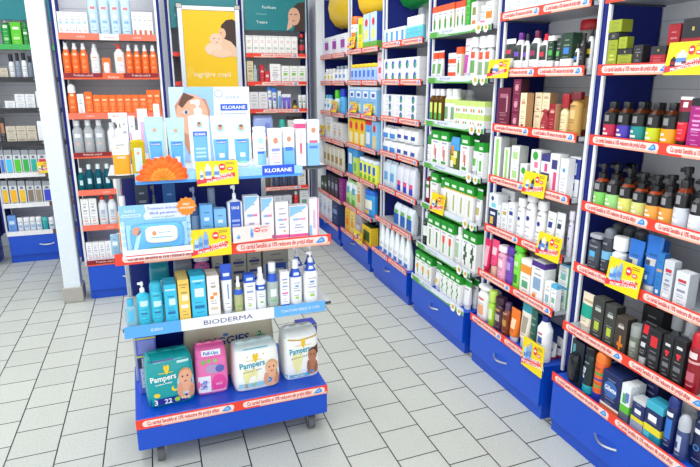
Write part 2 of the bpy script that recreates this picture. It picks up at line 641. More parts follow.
def promo_card(label, x, y, z, rz, w, h, style, tilt=-.12):
    """a yellow special-offer card clipped to a rail: pictured goods, two price bubbles, a slanting red ribbon"""
    mb = MB()
    pale = style == 'pale'
    mb.box(-w / 2, w / 2, 0, .0012, 0, h, M('f6d808' if not pale else 'f4dcd6'))
    y0 = -.0006
    if not pale:
        mb.poly([(-w / 2, .06 * h), (w * .42, .32 * h), (w * .42, .5 * h), (-w / 2, .27 * h)], M('f0383c'), y0)
        r = .17
        mb.text('OFERT\u0102', w * .18, h * .37, h * .1, M('fff4ee'), y0 * 2, rot=r, bold=1)
        mb.text('PROMO\u021aIONAL\u0102', w * .06, h * .2, h * .1, M('fff4ee'), y0 * 2, rot=r, bold=1)
    else:
        mb.poly([(-w / 2, 0), (w / 2, 0), (w / 2, .12 * h), (-w / 2, .02 * h)], M('f0584a'), y0)
    for k, (dx, dw, dh, c) in enumerate({'blue': [(-.36, .1, .42, 'b8dcf4'), (-.25, .1, .5, '7ab8e8'), (-.12, .12, .6, '88b0ec')],
                                         'dark': [(-.3, .14, .3, '1c1c20'), (-.1, .26, .46, 'dcdce2'), (-.02, .1, .2, '18181c')],
                                         'pale': [(-.36, .08, .3, '90d0f0'), (-.02, .07, .6, '70b4ec')],
                                         'white': [(-.38, .07, .4, 'e4ecf4'), (-.22, .14, .6, 'f2f4f8'), (-.02, .12, .5, 'c4dcf4')],
                                         'navy': [(-.36, .1, .45, '2a3a8c'), (-.22, .14, .55, 'f4f4f8'), (-.06, .1, .4, '2a4ca8')],
                                         'small': [(-.28, .16, .4, 'f4f4f4'), (-.06, .12, .45, '2a2a30')]}[style]):
        z0 = h * (.26 + .03 * k)
        a, b = w * (dx - dw / 2), w * (dx + dw / 2)
        mb.poly([(a, z0), (b, z0), (b, z0 + h * dh * .78), (b - (b - a) * .3, z0 + h * dh * .86), (b - (b - a) * .3, z0 + h * dh), (a + (b - a) * .3, z0 + h * dh), (a + (b - a) * .3, z0 + h * dh * .86), (a, z0 + h * dh * .78)], M(c), y0 * 3)
        mb.rect(a, b, z0 + h * dh * .2, z0 + h * dh * .5, M('5a8ad8' if c not in ('1c1c20', '18181c') else '8a1c24'), y0 * 4)
    mb.disc(w * .12, h * .74, w * .08, h * .14, M('ec3040'), y0 * 4)
    mb.rect(w * .07, w * .17, h * .71, h * .78, M('fdeeee'), y0 * 5)
    mb.poly(rounded(w * .23, w * .38, h * .6, h * .72), M('f04058'), y0 * 4)
    mb.rect(w * .26, w * .35, h * .64, h * .68, M('fdeeee'), y0 * 5)
    for k in range(2):
        mb.rect(w * .2, w * .42, h * (.84 + .06 * k), h * (.86 + .06 * k), M('8a8030' if not pale else 'a09090'), y0 * 4)
    o = mb.build('promo_card')
    o.location = (x, y, z)
    o.rotation_euler = (tilt, 0, rz)
    o['label'] = label
    o['category'] = 'promo card'
    o['group'] = 'special offer cards clipped to the rails'
    return o


def baby(mb, x, z, s, y, skin='f0b898', hair='b88a64', flip=1):
    """a small printed baby portrait: head, body, arm, plain features"""
    mb.disc(x, z - s * .95, s * .62, s * .75, M(skin), y - .0002)
    mb.disc(x - flip * s * .35, z - s * .8, s * .22, s * .5, M('e8a888'), y - .0004)
    mb.disc(x, z + s * .06, s * .5, s * .54, M(hair), y - .0006, n=16)
    mb.disc(x - flip * s * .05, z - s * .02, s * .46, s * .5, M(skin), y - .0010, n=16)
    for e in (-.2, .12):
        mb.disc(x + flip * e * s, z + s * .05, s * .06, s * .06, M('3a2c2c'), y - .0014, n=8)
    mb.disc(x - flip * s * .04, z - s * .25, s * .14, s * .05, M('c86860'), y - .0014, n=8)

STY = [
    {'c': 'ecedee', 'p': [(0.2, 0.8, 0.5, 0.62, 'a8c8ea'), (0.3, 0.7, 0.2, 0.26, 'd8a0a0')], 'tc': 'fafafa'},
    {'c': 'c4def0', 'cap': 'e8f2fa', 'k': 'dome', 'cf': 0.16, 'cw': 0.75, 'p': [(0.25, 0.75, 0.6, 0.66, 'e88080'), (0.3, 0.7, 0.3, 0.36, '8ab4e0')], 'dec': [('o', 0.5, 0.45, 0.2, 'e8f0f8')]},
    {'c': 'ecedee', 'p': [(0.25, 0.75, 0.1, 0.3, 'c87858')], 'dec': [('o', 0.5, 0.2, 0.25, 'c86a48')]},
    {'c': 'f8681a', 'cap': 'eef0f2', 'k': 'spray', 'cf': 0.2, 'sf': 0.14, 'cw': 0.6, 'p': [(0.25, 0.75, 0.62, 0.68, 'fcd0b0'), (0.3, 0.7, 0.25, 0.3, 'fca870')], 'dec': [('o', 0.5, 0.45, 0.26, 'fa8848')]},
    {'c': 'ecedee', 'cap': 'e4e6ea', 'k': 'spray', 'cf': 0.2, 'sf': 0.14, 'cw': 0.6, 'p': [(0.25, 0.75, 0.55, 0.6, 'f0a080'), (0.3, 0.7, 0.25, 0.3, 'c8c8d0')]},
    {'c': 'f8701c', 'dec': [('t', 'Avène', 0.5, 0.15, 0.14, 'fbe0d0', 0.7)]},
    {'c': 'f4f2f0', 'k': 'pump', 'cap': 'e83c30', 'cf': 0.16, 'sf': 0.12, 'cw': 0.45, 'p': [(0.2, 0.8, 0.45, 0.6, 'f0b898')]},
    {'c': 'f8681a', 'cap': 'eef0f2', 'k': 'dome', 'cf': 0.28, 'sf': 0.14, 'cw': 0.85, 'p': [(0.25, 0.75, 0.62, 0.68, 'fcd0b0'), (0.3, 0.7, 0.25, 0.3, 'fca870')], 'dec': [('o', 0.5, 0.45, 0.26, 'fa8848')]},
    {'c': 'f2f2f0', 'p': [(0.25, 0.75, 0.55, 0.6166666666666667, 'b0b4c4'), (0.3, 0.63, 0.6833333333333333, 0.75, 'b0b4c4'), (0.3, 0.7, 0.2, 0.26, 'e8b0a0')]},
    {'c': 'f86a1c', 'p': [(0.2, 0.8, 0.72, 0.8, 'fbc8a0'), (0.3, 0.7, 0.2, 0.26666666666666666, 'fba060'), (0.35, 0.58, 0.33333333333333337, 0.4, 'fba060')], 'dec': [('o', 0.5, 0.55, 0.3, 'fa8a4c')], 'tc': 'f87a30'},
    {'c': 'd8dee2/clear', 'f': 'plastic', 'cap': 'f0f2f4', 'cf': 0.16, 'sf': 0.14, 'cw': 0.55, 'p': [(0.25, 0.75, 0.5, 0.62, 'e8e8ea/plastic'), (0.3, 0.7, 0.3, 0.36, 'e0b0a0/plastic')]},
    {'c': 'e8eaec', 'f': 'plastic', 'cap': 'f0f2f4', 'cf': 0.16, 'sf': 0.14, 'cw': 0.55, 'p': [(0.25, 0.75, 0.5, 0.62, 'e8e8ea/plastic'), (0.3, 0.7, 0.3, 0.36, 'e0b0a0/plastic')]},
    {'c': '0c7c8c/gel', 'f': 'plastic', 'cap': 'e8f4f4', 'cf': 0.18, 'sf': 0.16, 'cw': 0.5, 'p': [(0.25, 0.75, 0.3, 0.5, 'cfe4e8/plastic')]},
    {'c': '0c6c84/gel', 'f': 'plastic', 'cap': 'e8f4f4', 'cf': 0.18, 'sf': 0.16, 'cw': 0.5, 'p': [(0.25, 0.75, 0.3, 0.5, 'cfe4e8/plastic')]},
    {'c': 'e4eaf0', 'cap': 'e83828', 'cf': 0.14, 'sf': 0.14, 'cw': 0.5, 'p': [(0.2, 0.8, 0.4, 0.55, 'b4bcd0'), (0.3, 0.7, 0.2, 0.26, 'e0a090')]},
    {'c': 'f4f4f6', 'p': [(0.25, 0.75, 0.55, 0.6166666666666667, 'b0b4c4'), (0.3, 0.63, 0.6833333333333333, 0.75, 'b0b4c4'), (0.3, 0.7, 0.2, 0.26, 'e8b0a0')]},
    {'c': '1c9a3a', 'cap': 'f0f0f0', 'k': 'pump', 'cf': 0.22, 'sf': 0.1, 'cw': 0.4, 'p': [(0.2, 0.8, 0.6, 0.7, 'd8f0d8'), (0.2, 0.8, 0.2, 0.3, '9ad890')]},
    {'c': '5cc820', 'p': [(0.2, 0.8, 0.7, 0.8, 'f0f8e8'), (0.2, 0.8, 0.3, 0.4, 'c8f0a8')]},
    {'c': '1c8a34', 'cap': '2aa044', 'cf': 0.2, 'p': [(0.2, 0.8, 0.5, 0.6, 'd8f0d8')]},
    {'c': 'c8bca8'},
    {'c': 'e4e8ea', 'cap': '1a1e2c', 'cf': 0.3, 'cw': 0.7},
    {'c': '8c98a8', 'cap': '1a1e2c', 'cf': 0.3, 'cw': 0.7},
    {'c': 'f0f2f4', 'cap': '14182a', 'cf': 0.28, 'cw': 0.7},
    {'c': '7c8894', 'cap': '14182a', 'cf': 0.28, 'cw': 0.7},
    {'c': 'ecedee', 'p': [(0.2, 0.8, 0.62, 0.74, 'c8ccd4'), (0.25, 0.75, 0.25, 0.31666666666666665, 'c0c4cc'), (0.3, 0.63, 0.3833333333333333, 0.45, 'c0c4cc')], 'tc': 'f8f8f8'},
    {'c': 'ecedee', 'p': [(0.2, 0.8, 0.62, 0.74, 'c4c8d8'), (0.25, 0.75, 0.25, 0.31666666666666665, 'c0c4cc'), (0.3, 0.63, 0.3833333333333333, 0.45, 'c0c4cc')], 'tc': 'f8f8f8'},
    {'c': '2a2024', 'p': [(0.2, 0.9, 0.4, 0.8, 'b07858')]},
    {'c': 'cfc4b0', 'p': [(0.15, 0.85, 0.4, 0.5, '8a8070')]},
    {'c': 'eef0f2'},
    {'c': 'd8dce0', 'b': [(0.8, 1, '9a9ea4')], 'p': [(0.12, 0.88, 0.12, 0.62, '3a78d8'), (0.3, 0.7, 0.66, 0.76, '6a7080'), (0.2, 0.8, 0.0, 0.1, '20242c')]},
    {'c': 'd8dce0', 'b': [(0.8, 1, '9a9ea4')], 'p': [(0.12, 0.88, 0.12, 0.62, '4ac8f0'), (0.3, 0.7, 0.66, 0.76, '6a7080'), (0.2, 0.8, 0.0, 0.1, '20242c')]},
    {'c': 'd8dce0', 'b': [(0.8, 1, '9a9ea4')], 'p': [(0.12, 0.88, 0.12, 0.62, '54cc30'), (0.3, 0.7, 0.66, 0.76, '6a7080'), (0.2, 0.8, 0.0, 0.1, '20242c')]},
    {'c': 'd8dce0', 'b': [(0.8, 1, '9a9ea4')], 'p': [(0.12, 0.88, 0.12, 0.62, '34b850'), (0.3, 0.7, 0.66, 0.76, '6a7080'), (0.2, 0.8, 0.0, 0.1, '20242c')]},
    {'c': 'd8dce0', 'b': [(0.8, 1, '9a9ea4')], 'p': [(0.12, 0.88, 0.12, 0.62, '28b4a8'), (0.3, 0.7, 0.66, 0.76, '6a7080'), (0.2, 0.8, 0.0, 0.1, '20242c')]},
    {'c': 'd8dce0', 'b': [(0.8, 1, '9a9ea4')], 'p': [(0.12, 0.88, 0.12, 0.62, 'e83040'), (0.3, 0.7, 0.66, 0.76, '6a7080'), (0.2, 0.8, 0.0, 0.1, '20242c')]},
    {'c': 'd8dce0', 'b': [(0.8, 1, '9a9ea4')], 'p': [(0.12, 0.88, 0.12, 0.62, 'fcc410'), (0.3, 0.7, 0.66, 0.76, '6a7080'), (0.2, 0.8, 0.0, 0.1, '20242c')]},
    {'c': 'd8dce0', 'b': [(0.8, 1, '9a9ea4')], 'p': [(0.12, 0.88, 0.12, 0.62, 'fcb810'), (0.3, 0.7, 0.66, 0.76, '6a7080'), (0.2, 0.8, 0.0, 0.1, '20242c')]},
    {'c': 'd8dce0', 'b': [(0.8, 1, '9a9ea4')], 'p': [(0.12, 0.88, 0.12, 0.62, 'fac820'), (0.3, 0.7, 0.66, 0.76, '6a7080'), (0.2, 0.8, 0.0, 0.1, '20242c')]},
    {'c': 'd8dce0', 'b': [(0.8, 1, '9a9ea4')], 'p': [(0.12, 0.88, 0.12, 0.62, '8a7868'), (0.3, 0.7, 0.66, 0.76, '6a7080'), (0.2, 0.8, 0.0, 0.1, '20242c')]},
    {'c': 'd8dce0', 'b': [(0.8, 1, '9a9ea4')], 'p': [(0.12, 0.88, 0.12, 0.62, 'a08c74'), (0.3, 0.7, 0.66, 0.76, '6a7080'), (0.2, 0.8, 0.0, 0.1, '20242c')]},
    {'c': 'd8dce0', 'b': [(0.8, 1, '9a9ea4')], 'p': [(0.12, 0.88, 0.12, 0.62, '3848d0'), (0.3, 0.7, 0.66, 0.76, '6a7080'), (0.2, 0.8, 0.0, 0.1, '20242c')]},
    {'c': '6a9ce0', 'p': [(0.2, 0.8, 0.5, 0.7, 'd8e8f8')]},
    {'c': 'f0f4f8', 'cap': 'f8fafc', 'p': [(0.2, 0.8, 0.3, 0.5, 'a0c0e0')]},
    {'c': '2ab4b0', 'cap': '4cc8c0'},
    {'c': 'f0f4f8', 'cap': 'f8fafc', 'p': [(0.2, 0.8, 0.3, 0.5, '80b0b0')]},
    {'c': 'f6f6f2', 'b': [(0.0, 0.1, '5cae50'), (0.9, 1, 'e8e8e4')], 'dec': [('o', 0.5, 0.7, 0.2, 'e03030'), ('t', '+', 0.5, 0.6, 0.2, 'ffffff')], 'p': [(0.2, 0.8, 0.3, 0.42, 'c8ccc8')]},
    {'c': '24181c', 'cap': 'e02828', 'cf': 0.16, 'cw': 0.7, 'p': [(0.1, 0.9, 0.25, 0.5, 'c83040')]},
    {'c': 'dccfa8', 'p': [(0.2, 0.8, 0.5, 0.6, 'a89868')]},
    {'c': 'b8ccd0', 'cap': 'd8dce0', 'n': 3},
    {'c': 'c81c2c', 'p': [(0.2, 0.8, 0.6, 0.7, 'f0c0c0')]},
    {'c': 'd02434', 'p': [(0.2, 0.8, 0.5, 0.7, 'f0d0d0')]},
    {'c': 'f4f4f2', 'p': [(0.2, 0.8, 0.4, 0.4666666666666667, 'c0c4c8'), (0.25, 0.68, 0.5333333333333333, 0.6, 'c0c4c8')]},
    {'c': 'f4f6f0', 'p': [(0.25, 0.75, 0.45, 0.6, '8ac850'), (0.2, 0.8, 0.25, 0.3, 'c0c4c8')]},
    {'c': 'e8e8ea', 'p': [(0.1, 0.9, 0.05, 0.12, '8878d8'), (0.2, 0.8, 0.5, 0.56, 'c0c0c8')]},
    {'c': 'e8f0f8', 'cap': 'f0f4f8', 'b': [(0.82, 1, '2a80e0')], 'dec': [('o', 0.5, 0.5, 0.4, '7060d8')]},
    {'c': 'dce8f4', 'cap': 'e8f0f8', 'b': [(0.8, 1, '2878dc')], 'dec': [('o', 0.5, 0.5, 0.4, '7060d8')]},
    {'c': 'e8f0f4', 'cap': '5aa0e0'},
    {'c': 'eef0f4', 'cap': '7058d0', 'b': [(0.6, 0.8, '8070d8')]},
    {'c': '5a4420', 'cap': '1c1c1c', 'cf': 0.3, 'p': [(0.1, 0.9, 0.2, 0.45, 'e8c840')]},
    {'c': 'f0f4f2', 'cap': 'e8ecec', 'p': [(0.3, 0.7, 0.5, 0.6, '60a890')]},
    {'c': 'a4b8f0', 'dec': [('o', 0.7, 0.55, 0.14, '7c90e0')]},
    {'c': 'f4d820', 'cap': '38b8a8', 'k': 'dome', 'cf': 0.5, 'cw': 0.95},
    {'c': 'e8e4e0', 'b': [(0.85, 1, '2a2424')]},
    {'c': '8a9098', 'cap': '5a5048'},
    {'c': '3a4054', 'cap': '46506c', 'p': [(0.35, 0.6, 0.1, 0.9, '3a78d8')]},
    {'c': 'eceae6', 'p': [(0.2, 0.8, 0.6, 0.75, 'e0a838')]},
    {'c': 'd8dce0', 'p': [(0.3, 0.7, 0.3, 0.6, '3a8a5a')]},
    {'c': 'd82c2c', 'cap': 'e8e8e8'},
    {'c': 'e4e8e4', 'p': [(0.2, 0.8, 0.3, 0.5, '70a080')]},
    {'c': 'f2f4fa', 'p': [(0.25, 0.75, 0.35, 0.75, 'a040a8')]},
    {'c': 'f0f4fa', 'p': [(0.2, 0.8, 0.4, 0.7, '3a68c8')]},
    {'c': 'f0f2ee', 'cap': 'f4f4f4', 'p': [(0.2, 0.8, 0.3, 0.5, 'e0d040')]},
    {'c': 'e8ecf2', 'cap': '8898a8', 'p': [(0.2, 0.8, 0.3, 0.5, '5a90d0')]},
    {'c': 'e4f0f0', 'cap': '5ab0d8', 'p': [(0.2, 0.8, 0.3, 0.5, '50a0d0')]},
    {'c': 'd8f0f8', 'cap': '50d020', 'cf': 0.35, 'cw': 0.9},
    {'c': '58b0e8', 'cap': '2040d8', 'cf': 0.3, 'cw': 0.9},
    {'c': 'eceef0', 'p': [(0.3, 0.7, 0.4, 0.6, 'e8c838')]},
    {'c': 'e4e4e0', 'p': [(0.3, 0.7, 0.4, 0.6, 'd8b080')]},
    {'c': 'dcd8c4', 'p': [(0.2, 0.8, 0.3, 0.6, 'b09858')]},
    {'c': '3c4c3c', 'p': [(0.2, 0.8, 0.4, 0.6, 'c0c8b8')]},
    {'c': '2c2c38', 'p': [(0.2, 0.8, 0.4, 0.7, '98a0b0')]},
    {'c': '8a2a80'},
    {'c': 'e8ecf2', 'p': [(0.2, 0.8, 0.4, 0.6, 'b0c0d8')]},
    {'c': '2a3c68', 'p': [(0.2, 0.8, 0.5, 0.7, '90a8d0')]},
    {'c': 'f8f8f8', 'cap': 'f47820', 'b': [(0.0, 0.3, 'e83828'), (0.3, 0.55, 'f08028')], 'k': 'cap', 'cw': 0.97},
    {'c': 'eef4fa', 'cap': '2a60d0', 'p': [(0.2, 0.8, 0.3, 0.6, '60b870')]},
    {'c': 'f4e428', 'p': [(0.2, 0.8, 0.5, 0.8, '70b840')]},
    {'c': 'c4dcf4', 'b': [(0.0, 0.22, '6ab048')], 'sc': '3a58b8', 'dec': [('o', 0.5, 0.75, 0.2, 'e03848')], 'p': [(0.3, 0.7, 0.3, 0.55, 'f4e860')]},
    {'c': 'a8c4f0', 'cap': 'f4cc28', 'cf': 0.2, 'p': [(0.2, 0.8, 0.3, 0.65, '4a78d8')]},
    {'c': 'f4dce4', 'p': [(0.2, 0.8, 0.3, 0.5, 'e05078'), (0.2, 0.8, 0.7, 0.8, 'f08898')]},
    {'c': '8ac0ec', 'b': [(0.9, 1, 'd8e8f8')], 'p': [(0.15, 0.85, 0.62, 0.85, 'f4f6fa'), (0.3, 0.7, 0.66, 0.78, '3458c0'), (0.2, 0.8, 0.15, 0.4, 'e8f0d0')]},
    {'c': 'f4c818', 'p': [(0.2, 0.8, 0.1, 0.5, 'f4ecc0')], 'dec': [('o', 0.5, 0.75, 0.26, 'e83038')]},
    {'c': '68b0ec', 'b': [(0.86, 1, 'e83038')], 'p': [(0.2, 0.8, 0.2, 0.6, 'e8f4fa')]},
    {'c': '8cc8f0', 'dec': [('o', 0.5, 0.75, 0.26, 'e83038')], 'p': [(0.2, 0.8, 0.1, 0.5, 'f0d080')]},
    {'c': '3c9cdc', 'p': [(0.2, 0.8, 0.4, 0.8, 'f0f8fa')]},
    {'c': 'd0e870', 'b': [(0.7, 1, '4aa0e0')], 'p': [(0.2, 0.8, 0.2, 0.5, '78c040')]},
    {'c': 'e8f058', 'cap': 'e8f0fa', 'cf': 0.16, 'p': [(0.15, 0.85, 0.4, 0.75, '2a60d0'), (0.2, 0.8, 0.1, 0.3, '70b838')]},
    {'c': 'b4e098', 'b': [(0.6, 0.9, 'e8f4f8')], 'p': [(0.2, 0.8, 0.5, 0.75, '68b8d0'), (0.2, 0.8, 0.1, 0.3, '60b838')]},
    {'c': 'e8d8c0', 'p': [(0.2, 0.8, 0.3, 0.6, 'e89838')]},
    {'c': '3498e0', 'cap': '2a70d8', 'cf': 0.16, 'p': [(0.15, 0.85, 0.3, 0.65, 'f0f0d8'), (0.2, 0.8, 0.1, 0.25, 'f4c030')]},
    {'c': 'e85040', 'p': [(0.2, 0.8, 0.2, 0.5, '58b048')]},
    {'c': 'f0c048', 'p': [(0.2, 0.8, 0.3, 0.6, 'e88028')]},
    {'c': 'f4d878', 'p': [(0.2, 0.8, 0.3, 0.6, 'e89838')]},
    {'c': 'b0a8b0', 'p': [(0.2, 0.8, 0.4, 0.6, 'd8d0d0')]},
    {'c': 'f0c828', 'p': [(0.15, 0.85, 0.2, 0.75, '3a5a2c')], 'tc': '3a4a2c'},
    {'c': 'eef4fa', 'p': [(0.3, 0.75, 0.2, 0.8, '4aa0e4')]},
    {'c': '6cd0e0', 'cap': 'f4f4f0', 'cf': 0.4, 'cw': 0.75, 'sf': 0.06, 'k': 'cap'},
    {'c': 'f4f4f4', 'dec': [('o', 0.45, 0.45, 0.2, '2a60c0', 1.2), ('o', 0.55, 0.38, 0.13, '58b868', 1)]},
    {'c': 'f4f4f6', 'dec': [('o', 0.75, 0.5, 0.12, '2860b8', 1.1), ('o', 0.78, 0.4, 0.07, '50b060', 1.1)]},
    {'c': 'f0f4fa', 'p': [(0.1, 0.9, 0.15, 0.5, '4a98e8')]},
    {'c': 'f2f4f4', 'p': [(0.3, 0.7, 0.25, 0.5, '2a58b0')]},
    {'c': 'd4e4f2', 'p': [(0.2, 0.8, 0.3, 0.6, '6aace4')]},
    {'c': 'e4e8f2', 'p': [(0.2, 0.8, 0.3, 0.45, 'e85890'), (0.2, 0.8, 0.1, 0.3, '3848c0')]},
    {'c': 'dce4ec', 'p': [(0.1, 0.9, 0.15, 0.6, '2a64b8'), (0.3, 0.7, 0.6, 0.75, '70b848')]},
    {'c': 'f0f6fa', 'cap': 'fafafa', 'cf': 0.05, 'sf': 0.5, 'cw': 0.6, 'n': 2.6, 'p': [(0.2, 0.8, 0.06, 0.2, '3a88d8')]},
    {'c': 'ecedee', 'b': [(0.78, 1, 'f05a28')], 'p': [(0.3, 0.7, 0.2, 0.5, '58a848'), (0.42, 0.58, 0.15, 0.6, '3a9030'), (0.3, 0.42, 0.4, 0.48, 'f05a28')], 'sc': 'e4d8b8'},
    {'c': 'ecedee', 'b': [(0.78, 1, 'e8502c')], 'p': [(0.3, 0.7, 0.2, 0.5, '3a9838'), (0.42, 0.58, 0.15, 0.6, '3a9030'), (0.3, 0.42, 0.4, 0.48, 'e8502c')], 'sc': 'e4d8b8'},
    {'c': '3aae30'},
    {'c': 'f0ece8', 'p': [(0.2, 0.8, 0.5, 0.8, '889048'), (0.2, 0.8, 0.15, 0.3, 'f07838')]},
    {'c': 'e8e8ea', 'cap': 'd8d8da', 'p': [(0.1, 0.9, 0.1, 0.3, 'e878b0')]},
    {'c': 'f4f2f0', 'p': [(0.1, 0.9, 0.3, 0.6, 'f48828')]},
    {'c': 'ecedee', 'cap': 'f4f4f4', 'cf': 0.05, 'b': [(0.72, 0.94, 'f05024')], 'p': [(0.3, 0.7, 0.2, 0.55, '68a858'), (0.42, 0.56, 0.2, 0.6, 'b84c38')]},
    {'c': 'ecedee', 'cap': 'f4f4f4', 'cf': 0.35, 'b': [(0.2, 0.55, 'f05024')]},
    {'c': 'f4eef4', 'cap': 'ecedee', 'p': [(0.3, 0.7, 0.15, 0.6, 'c848b0')]},
    {'c': 'ecedee', 'cap': 'ecedee', 'k': 'flip', 'cf': 0.24, 'n': 2.6, 'p': [(0.2, 0.8, 0.5, 0.66, 'f05024'), (0.3, 0.7, 0.15, 0.45, '68a858')]},
    {'c': 'ecedee', 'cap': 'ecedee', 'k': 'flip', 'cf': 0.28, 'n': 2.6, 'p': [(0.2, 0.8, 0.46, 0.64, 'f05024'), (0.3, 0.7, 0.1, 0.4, '8aa878')]},
    {'c': '7a5018/gel', 'f': 'plastic', 'cap': 'ecedee', 'cf': 0.2, 'cw': 0.7, 'sf': 0.08, 'p': [(0.15, 0.85, 0.15, 0.6, 'd8ec70'), (0.3, 0.7, 0.1, 0.3, '58b040')]},
    {'c': 'f4f4f0', 'cap': 'ecedee', 'cf': 0.2, 'cw': 0.8, 'b': [(0.6, 0.72, 'c8e070')], 'p': [(0.3, 0.7, 0.15, 0.5, '80a878')]},
    {'c': 'e8e8e4', 'cap': 'ecedee', 'cf': 0.2, 'cw': 0.7},
    {'c': 'f4f4ec', 'b': [(0.6, 1, 'cce480')], 'p': [(0.2, 0.45, 0.15, 0.4, 'e08858'), (0.55, 0.75, 0.15, 0.4, '60a850')]},
    {'c': 'f4f4f0', 'cap': 'e8e8e8', 'cf': 0.1, 'b': [(0.6, 0.9, '1e8a2a')]},
    {'c': 'f4f4f0', 'b': [(0.74, 1, '1e9a2a')], 'p': [(0.2, 0.8, 0.8, 0.88, 'e4f4e0'), (0.35, 0.5, 0.3, 0.6, 'e8a098'), (0.5, 0.65, 0.2, 0.5, 'c8685c'), (0.25, 0.75, 0.1, 0.18, '4a9a3c')], 'tc': '1a8a26'},
    {'c': '58682c', 'b': [(0.62, 1, '48a0e0')], 'p': [(0.2, 0.5, 0.5, 0.75, 'f08828'), (0.3, 0.8, 0.2, 0.45, 'f0d848'), (0.1, 0.4, 0.1, 0.3, 'f4f4e0'), (0.55, 0.85, 0.4, 0.6, 'e8f0a8')]},
    {'c': 'ecedee', 'cap': 'ecedee', 'b': [(0.7, 0.95, '1e9a2a')], 'p': [(0.3, 0.7, 0.3, 0.5, '60b850')]},
    {'c': 'f4f4f0', 'b': [(0.74, 1, '1e9a2a')], 'p': [(0.2, 0.8, 0.8, 0.88, 'e4f4e0'), (0.3, 0.7, 0.2, 0.5, '48b838')], 'tc': '1a8a26'},
    {'c': 'b01828/gel', 'f': 'plastic', 'cap': 'ecedee', 'cf': 0.16, 'p': [(0.2, 0.8, 0.2, 0.7, 'f0f0ec'), (0.3, 0.7, 0.5, 0.6, '40a038')]},
    {'c': 'f4f4f0', 'b': [(0.74, 1, '1e9a2a')], 'p': [(0.2, 0.8, 0.8, 0.88, 'e4f4e0'), (0.3, 0.7, 0.3, 0.45, 'e84030'), (0.4, 0.6, 0.1, 0.3, '3a9a30')], 'tc': '1a8a26'},
    {'c': 'ecedee', 'cap': 'ecedee', 'b': [(0.7, 0.95, '1e9a2a')], 'p': [(0.3, 0.7, 0.3, 0.5, 'e84030')]},
    {'c': 'f4f4f0', 'b': [(0.74, 1, '1e9a2a'), (0.71, 0.74, 'f0b040')], 'p': [(0.2, 0.8, 0.8, 0.88, 'e4f4e0'), (0.42, 0.6, 0.15, 0.6, 'b0b070'), (0.35, 0.45, 0.2, 0.5, 'd0d098')], 'tc': '1a8a26'},
    {'c': 'ecedee', 'cap': 'ecedee', 'b': [(0.72, 0.95, '1e9a2a')], 'p': [(0.3, 0.7, 0.3, 0.5, 'c0b060')]},
    {'c': '1a2a20', 'cap': 'e8e8e8', 'b': [(0.3, 0.6, 'e8f0e8')]},
    {'c': 'f4f4f0', 'b': [(0.74, 1, '1e9a2a')], 'p': [(0.2, 0.8, 0.8, 0.88, 'e4f4e0'), (0.4, 0.6, 0.15, 0.6, '4a8a40')], 'tc': '1a8a26'},
    {'c': 'f4f4f0', 'b': [(0.74, 1, '1e9a2a')], 'p': [(0.2, 0.8, 0.8, 0.88, 'e4f4e0'), (0.3, 0.7, 0.4, 0.6, 'f05030'), (0.4, 0.6, 0.12, 0.4, '3a9a30')], 'tc': '1a8a26'},
    {'c': 'ecedee', 'cap': 'ecedee', 'cf': 0.2, 'p': [(0.3, 0.7, 0.2, 0.6, 'a8c8a0')]},
    {'c': 'f4f4f0', 'b': [(0.74, 1, '1e9a2a')], 'p': [(0.2, 0.8, 0.8, 0.88, 'e4f4e0'), (0.42, 0.58, 0.08, 0.64, '20502a'), (0.25, 0.42, 0.2, 0.34, '20502a'), (0.58, 0.75, 0.3, 0.44, '20502a'), (0.25, 0.42, 0.42, 0.56, '20502a')], 'tc': '1a8a26'},
    {'c': 'f4f4f0', 'b': [(0.74, 1, '1e9a2a')], 'p': [(0.2, 0.8, 0.8, 0.88, 'e4f4e0'), (0.4, 0.6, 0.2, 0.55, '6aa850')], 'tc': '1a8a26', 'dec': [('o', 0.5, 0.45, 0.2, 'f4b010')]},
    {'c': 'ecedee', 'cap': 'ecedee', 'b': [(0.74, 0.96, '1e9a2a')], 'dec': [('o', 0.5, 0.35, 0.25, 'f4c010')]},
    {'c': 'f4f4f0', 'b': [(0.74, 1, '1e9a2a')], 'p': [(0.2, 0.8, 0.8, 0.88, 'e4f4e0'), (0.45, 0.55, 0.1, 0.62, '4a9a40'), (0.3, 0.45, 0.2, 0.3, '6ab058'), (0.55, 0.7, 0.32, 0.42, '3a8a30'), (0.3, 0.45, 0.44, 0.54, '3a8a38')], 'tc': '1a8a26'},
    {'c': 'ecedee', 'cap': 'ecedee', 'b': [(0.78, 0.96, '1e9a2a')], 'p': [(0.35, 0.65, 0.2, 0.6, '58a848')]},
    {'c': 'f0f4f0', 'b': [(0.08, 0.16, '3a9a5a')], 'p': [(0.2, 0.8, 0.4, 0.6, 'c8d8d0')]},
    {'c': 'ecedee', 'cap': 'ecedee', 'b': [(0.42, 0.85, '26302c')], 'p': [(0.3, 0.7, 0.55, 0.68, 'c83848')]},
    {'c': 'f0f0ee', 'cap': '6a1c8c', 'cf': 0.18, 'cw': 0.5, 'sf': 0.16, 'n': 2.4, 'p': [(0.1, 0.9, 0.3, 0.7, '24302c'), (0.3, 0.7, 0.4, 0.52, '7a48c0')]},
    {'c': 'f0f0ee', 'cap': '22242a', 'cf': 0.18, 'cw': 0.5, 'sf': 0.16, 'n': 2.4, 'p': [(0.1, 0.9, 0.3, 0.7, '24302c'), (0.3, 0.7, 0.4, 0.52, '7a48c0')]},
    {'c': 'f0f0ee', 'cap': '6c1240', 'cf': 0.18, 'cw': 0.5, 'sf': 0.16, 'n': 2.4, 'p': [(0.1, 0.9, 0.3, 0.7, '24302c'), (0.3, 0.7, 0.4, 0.52, 'a03060')]},
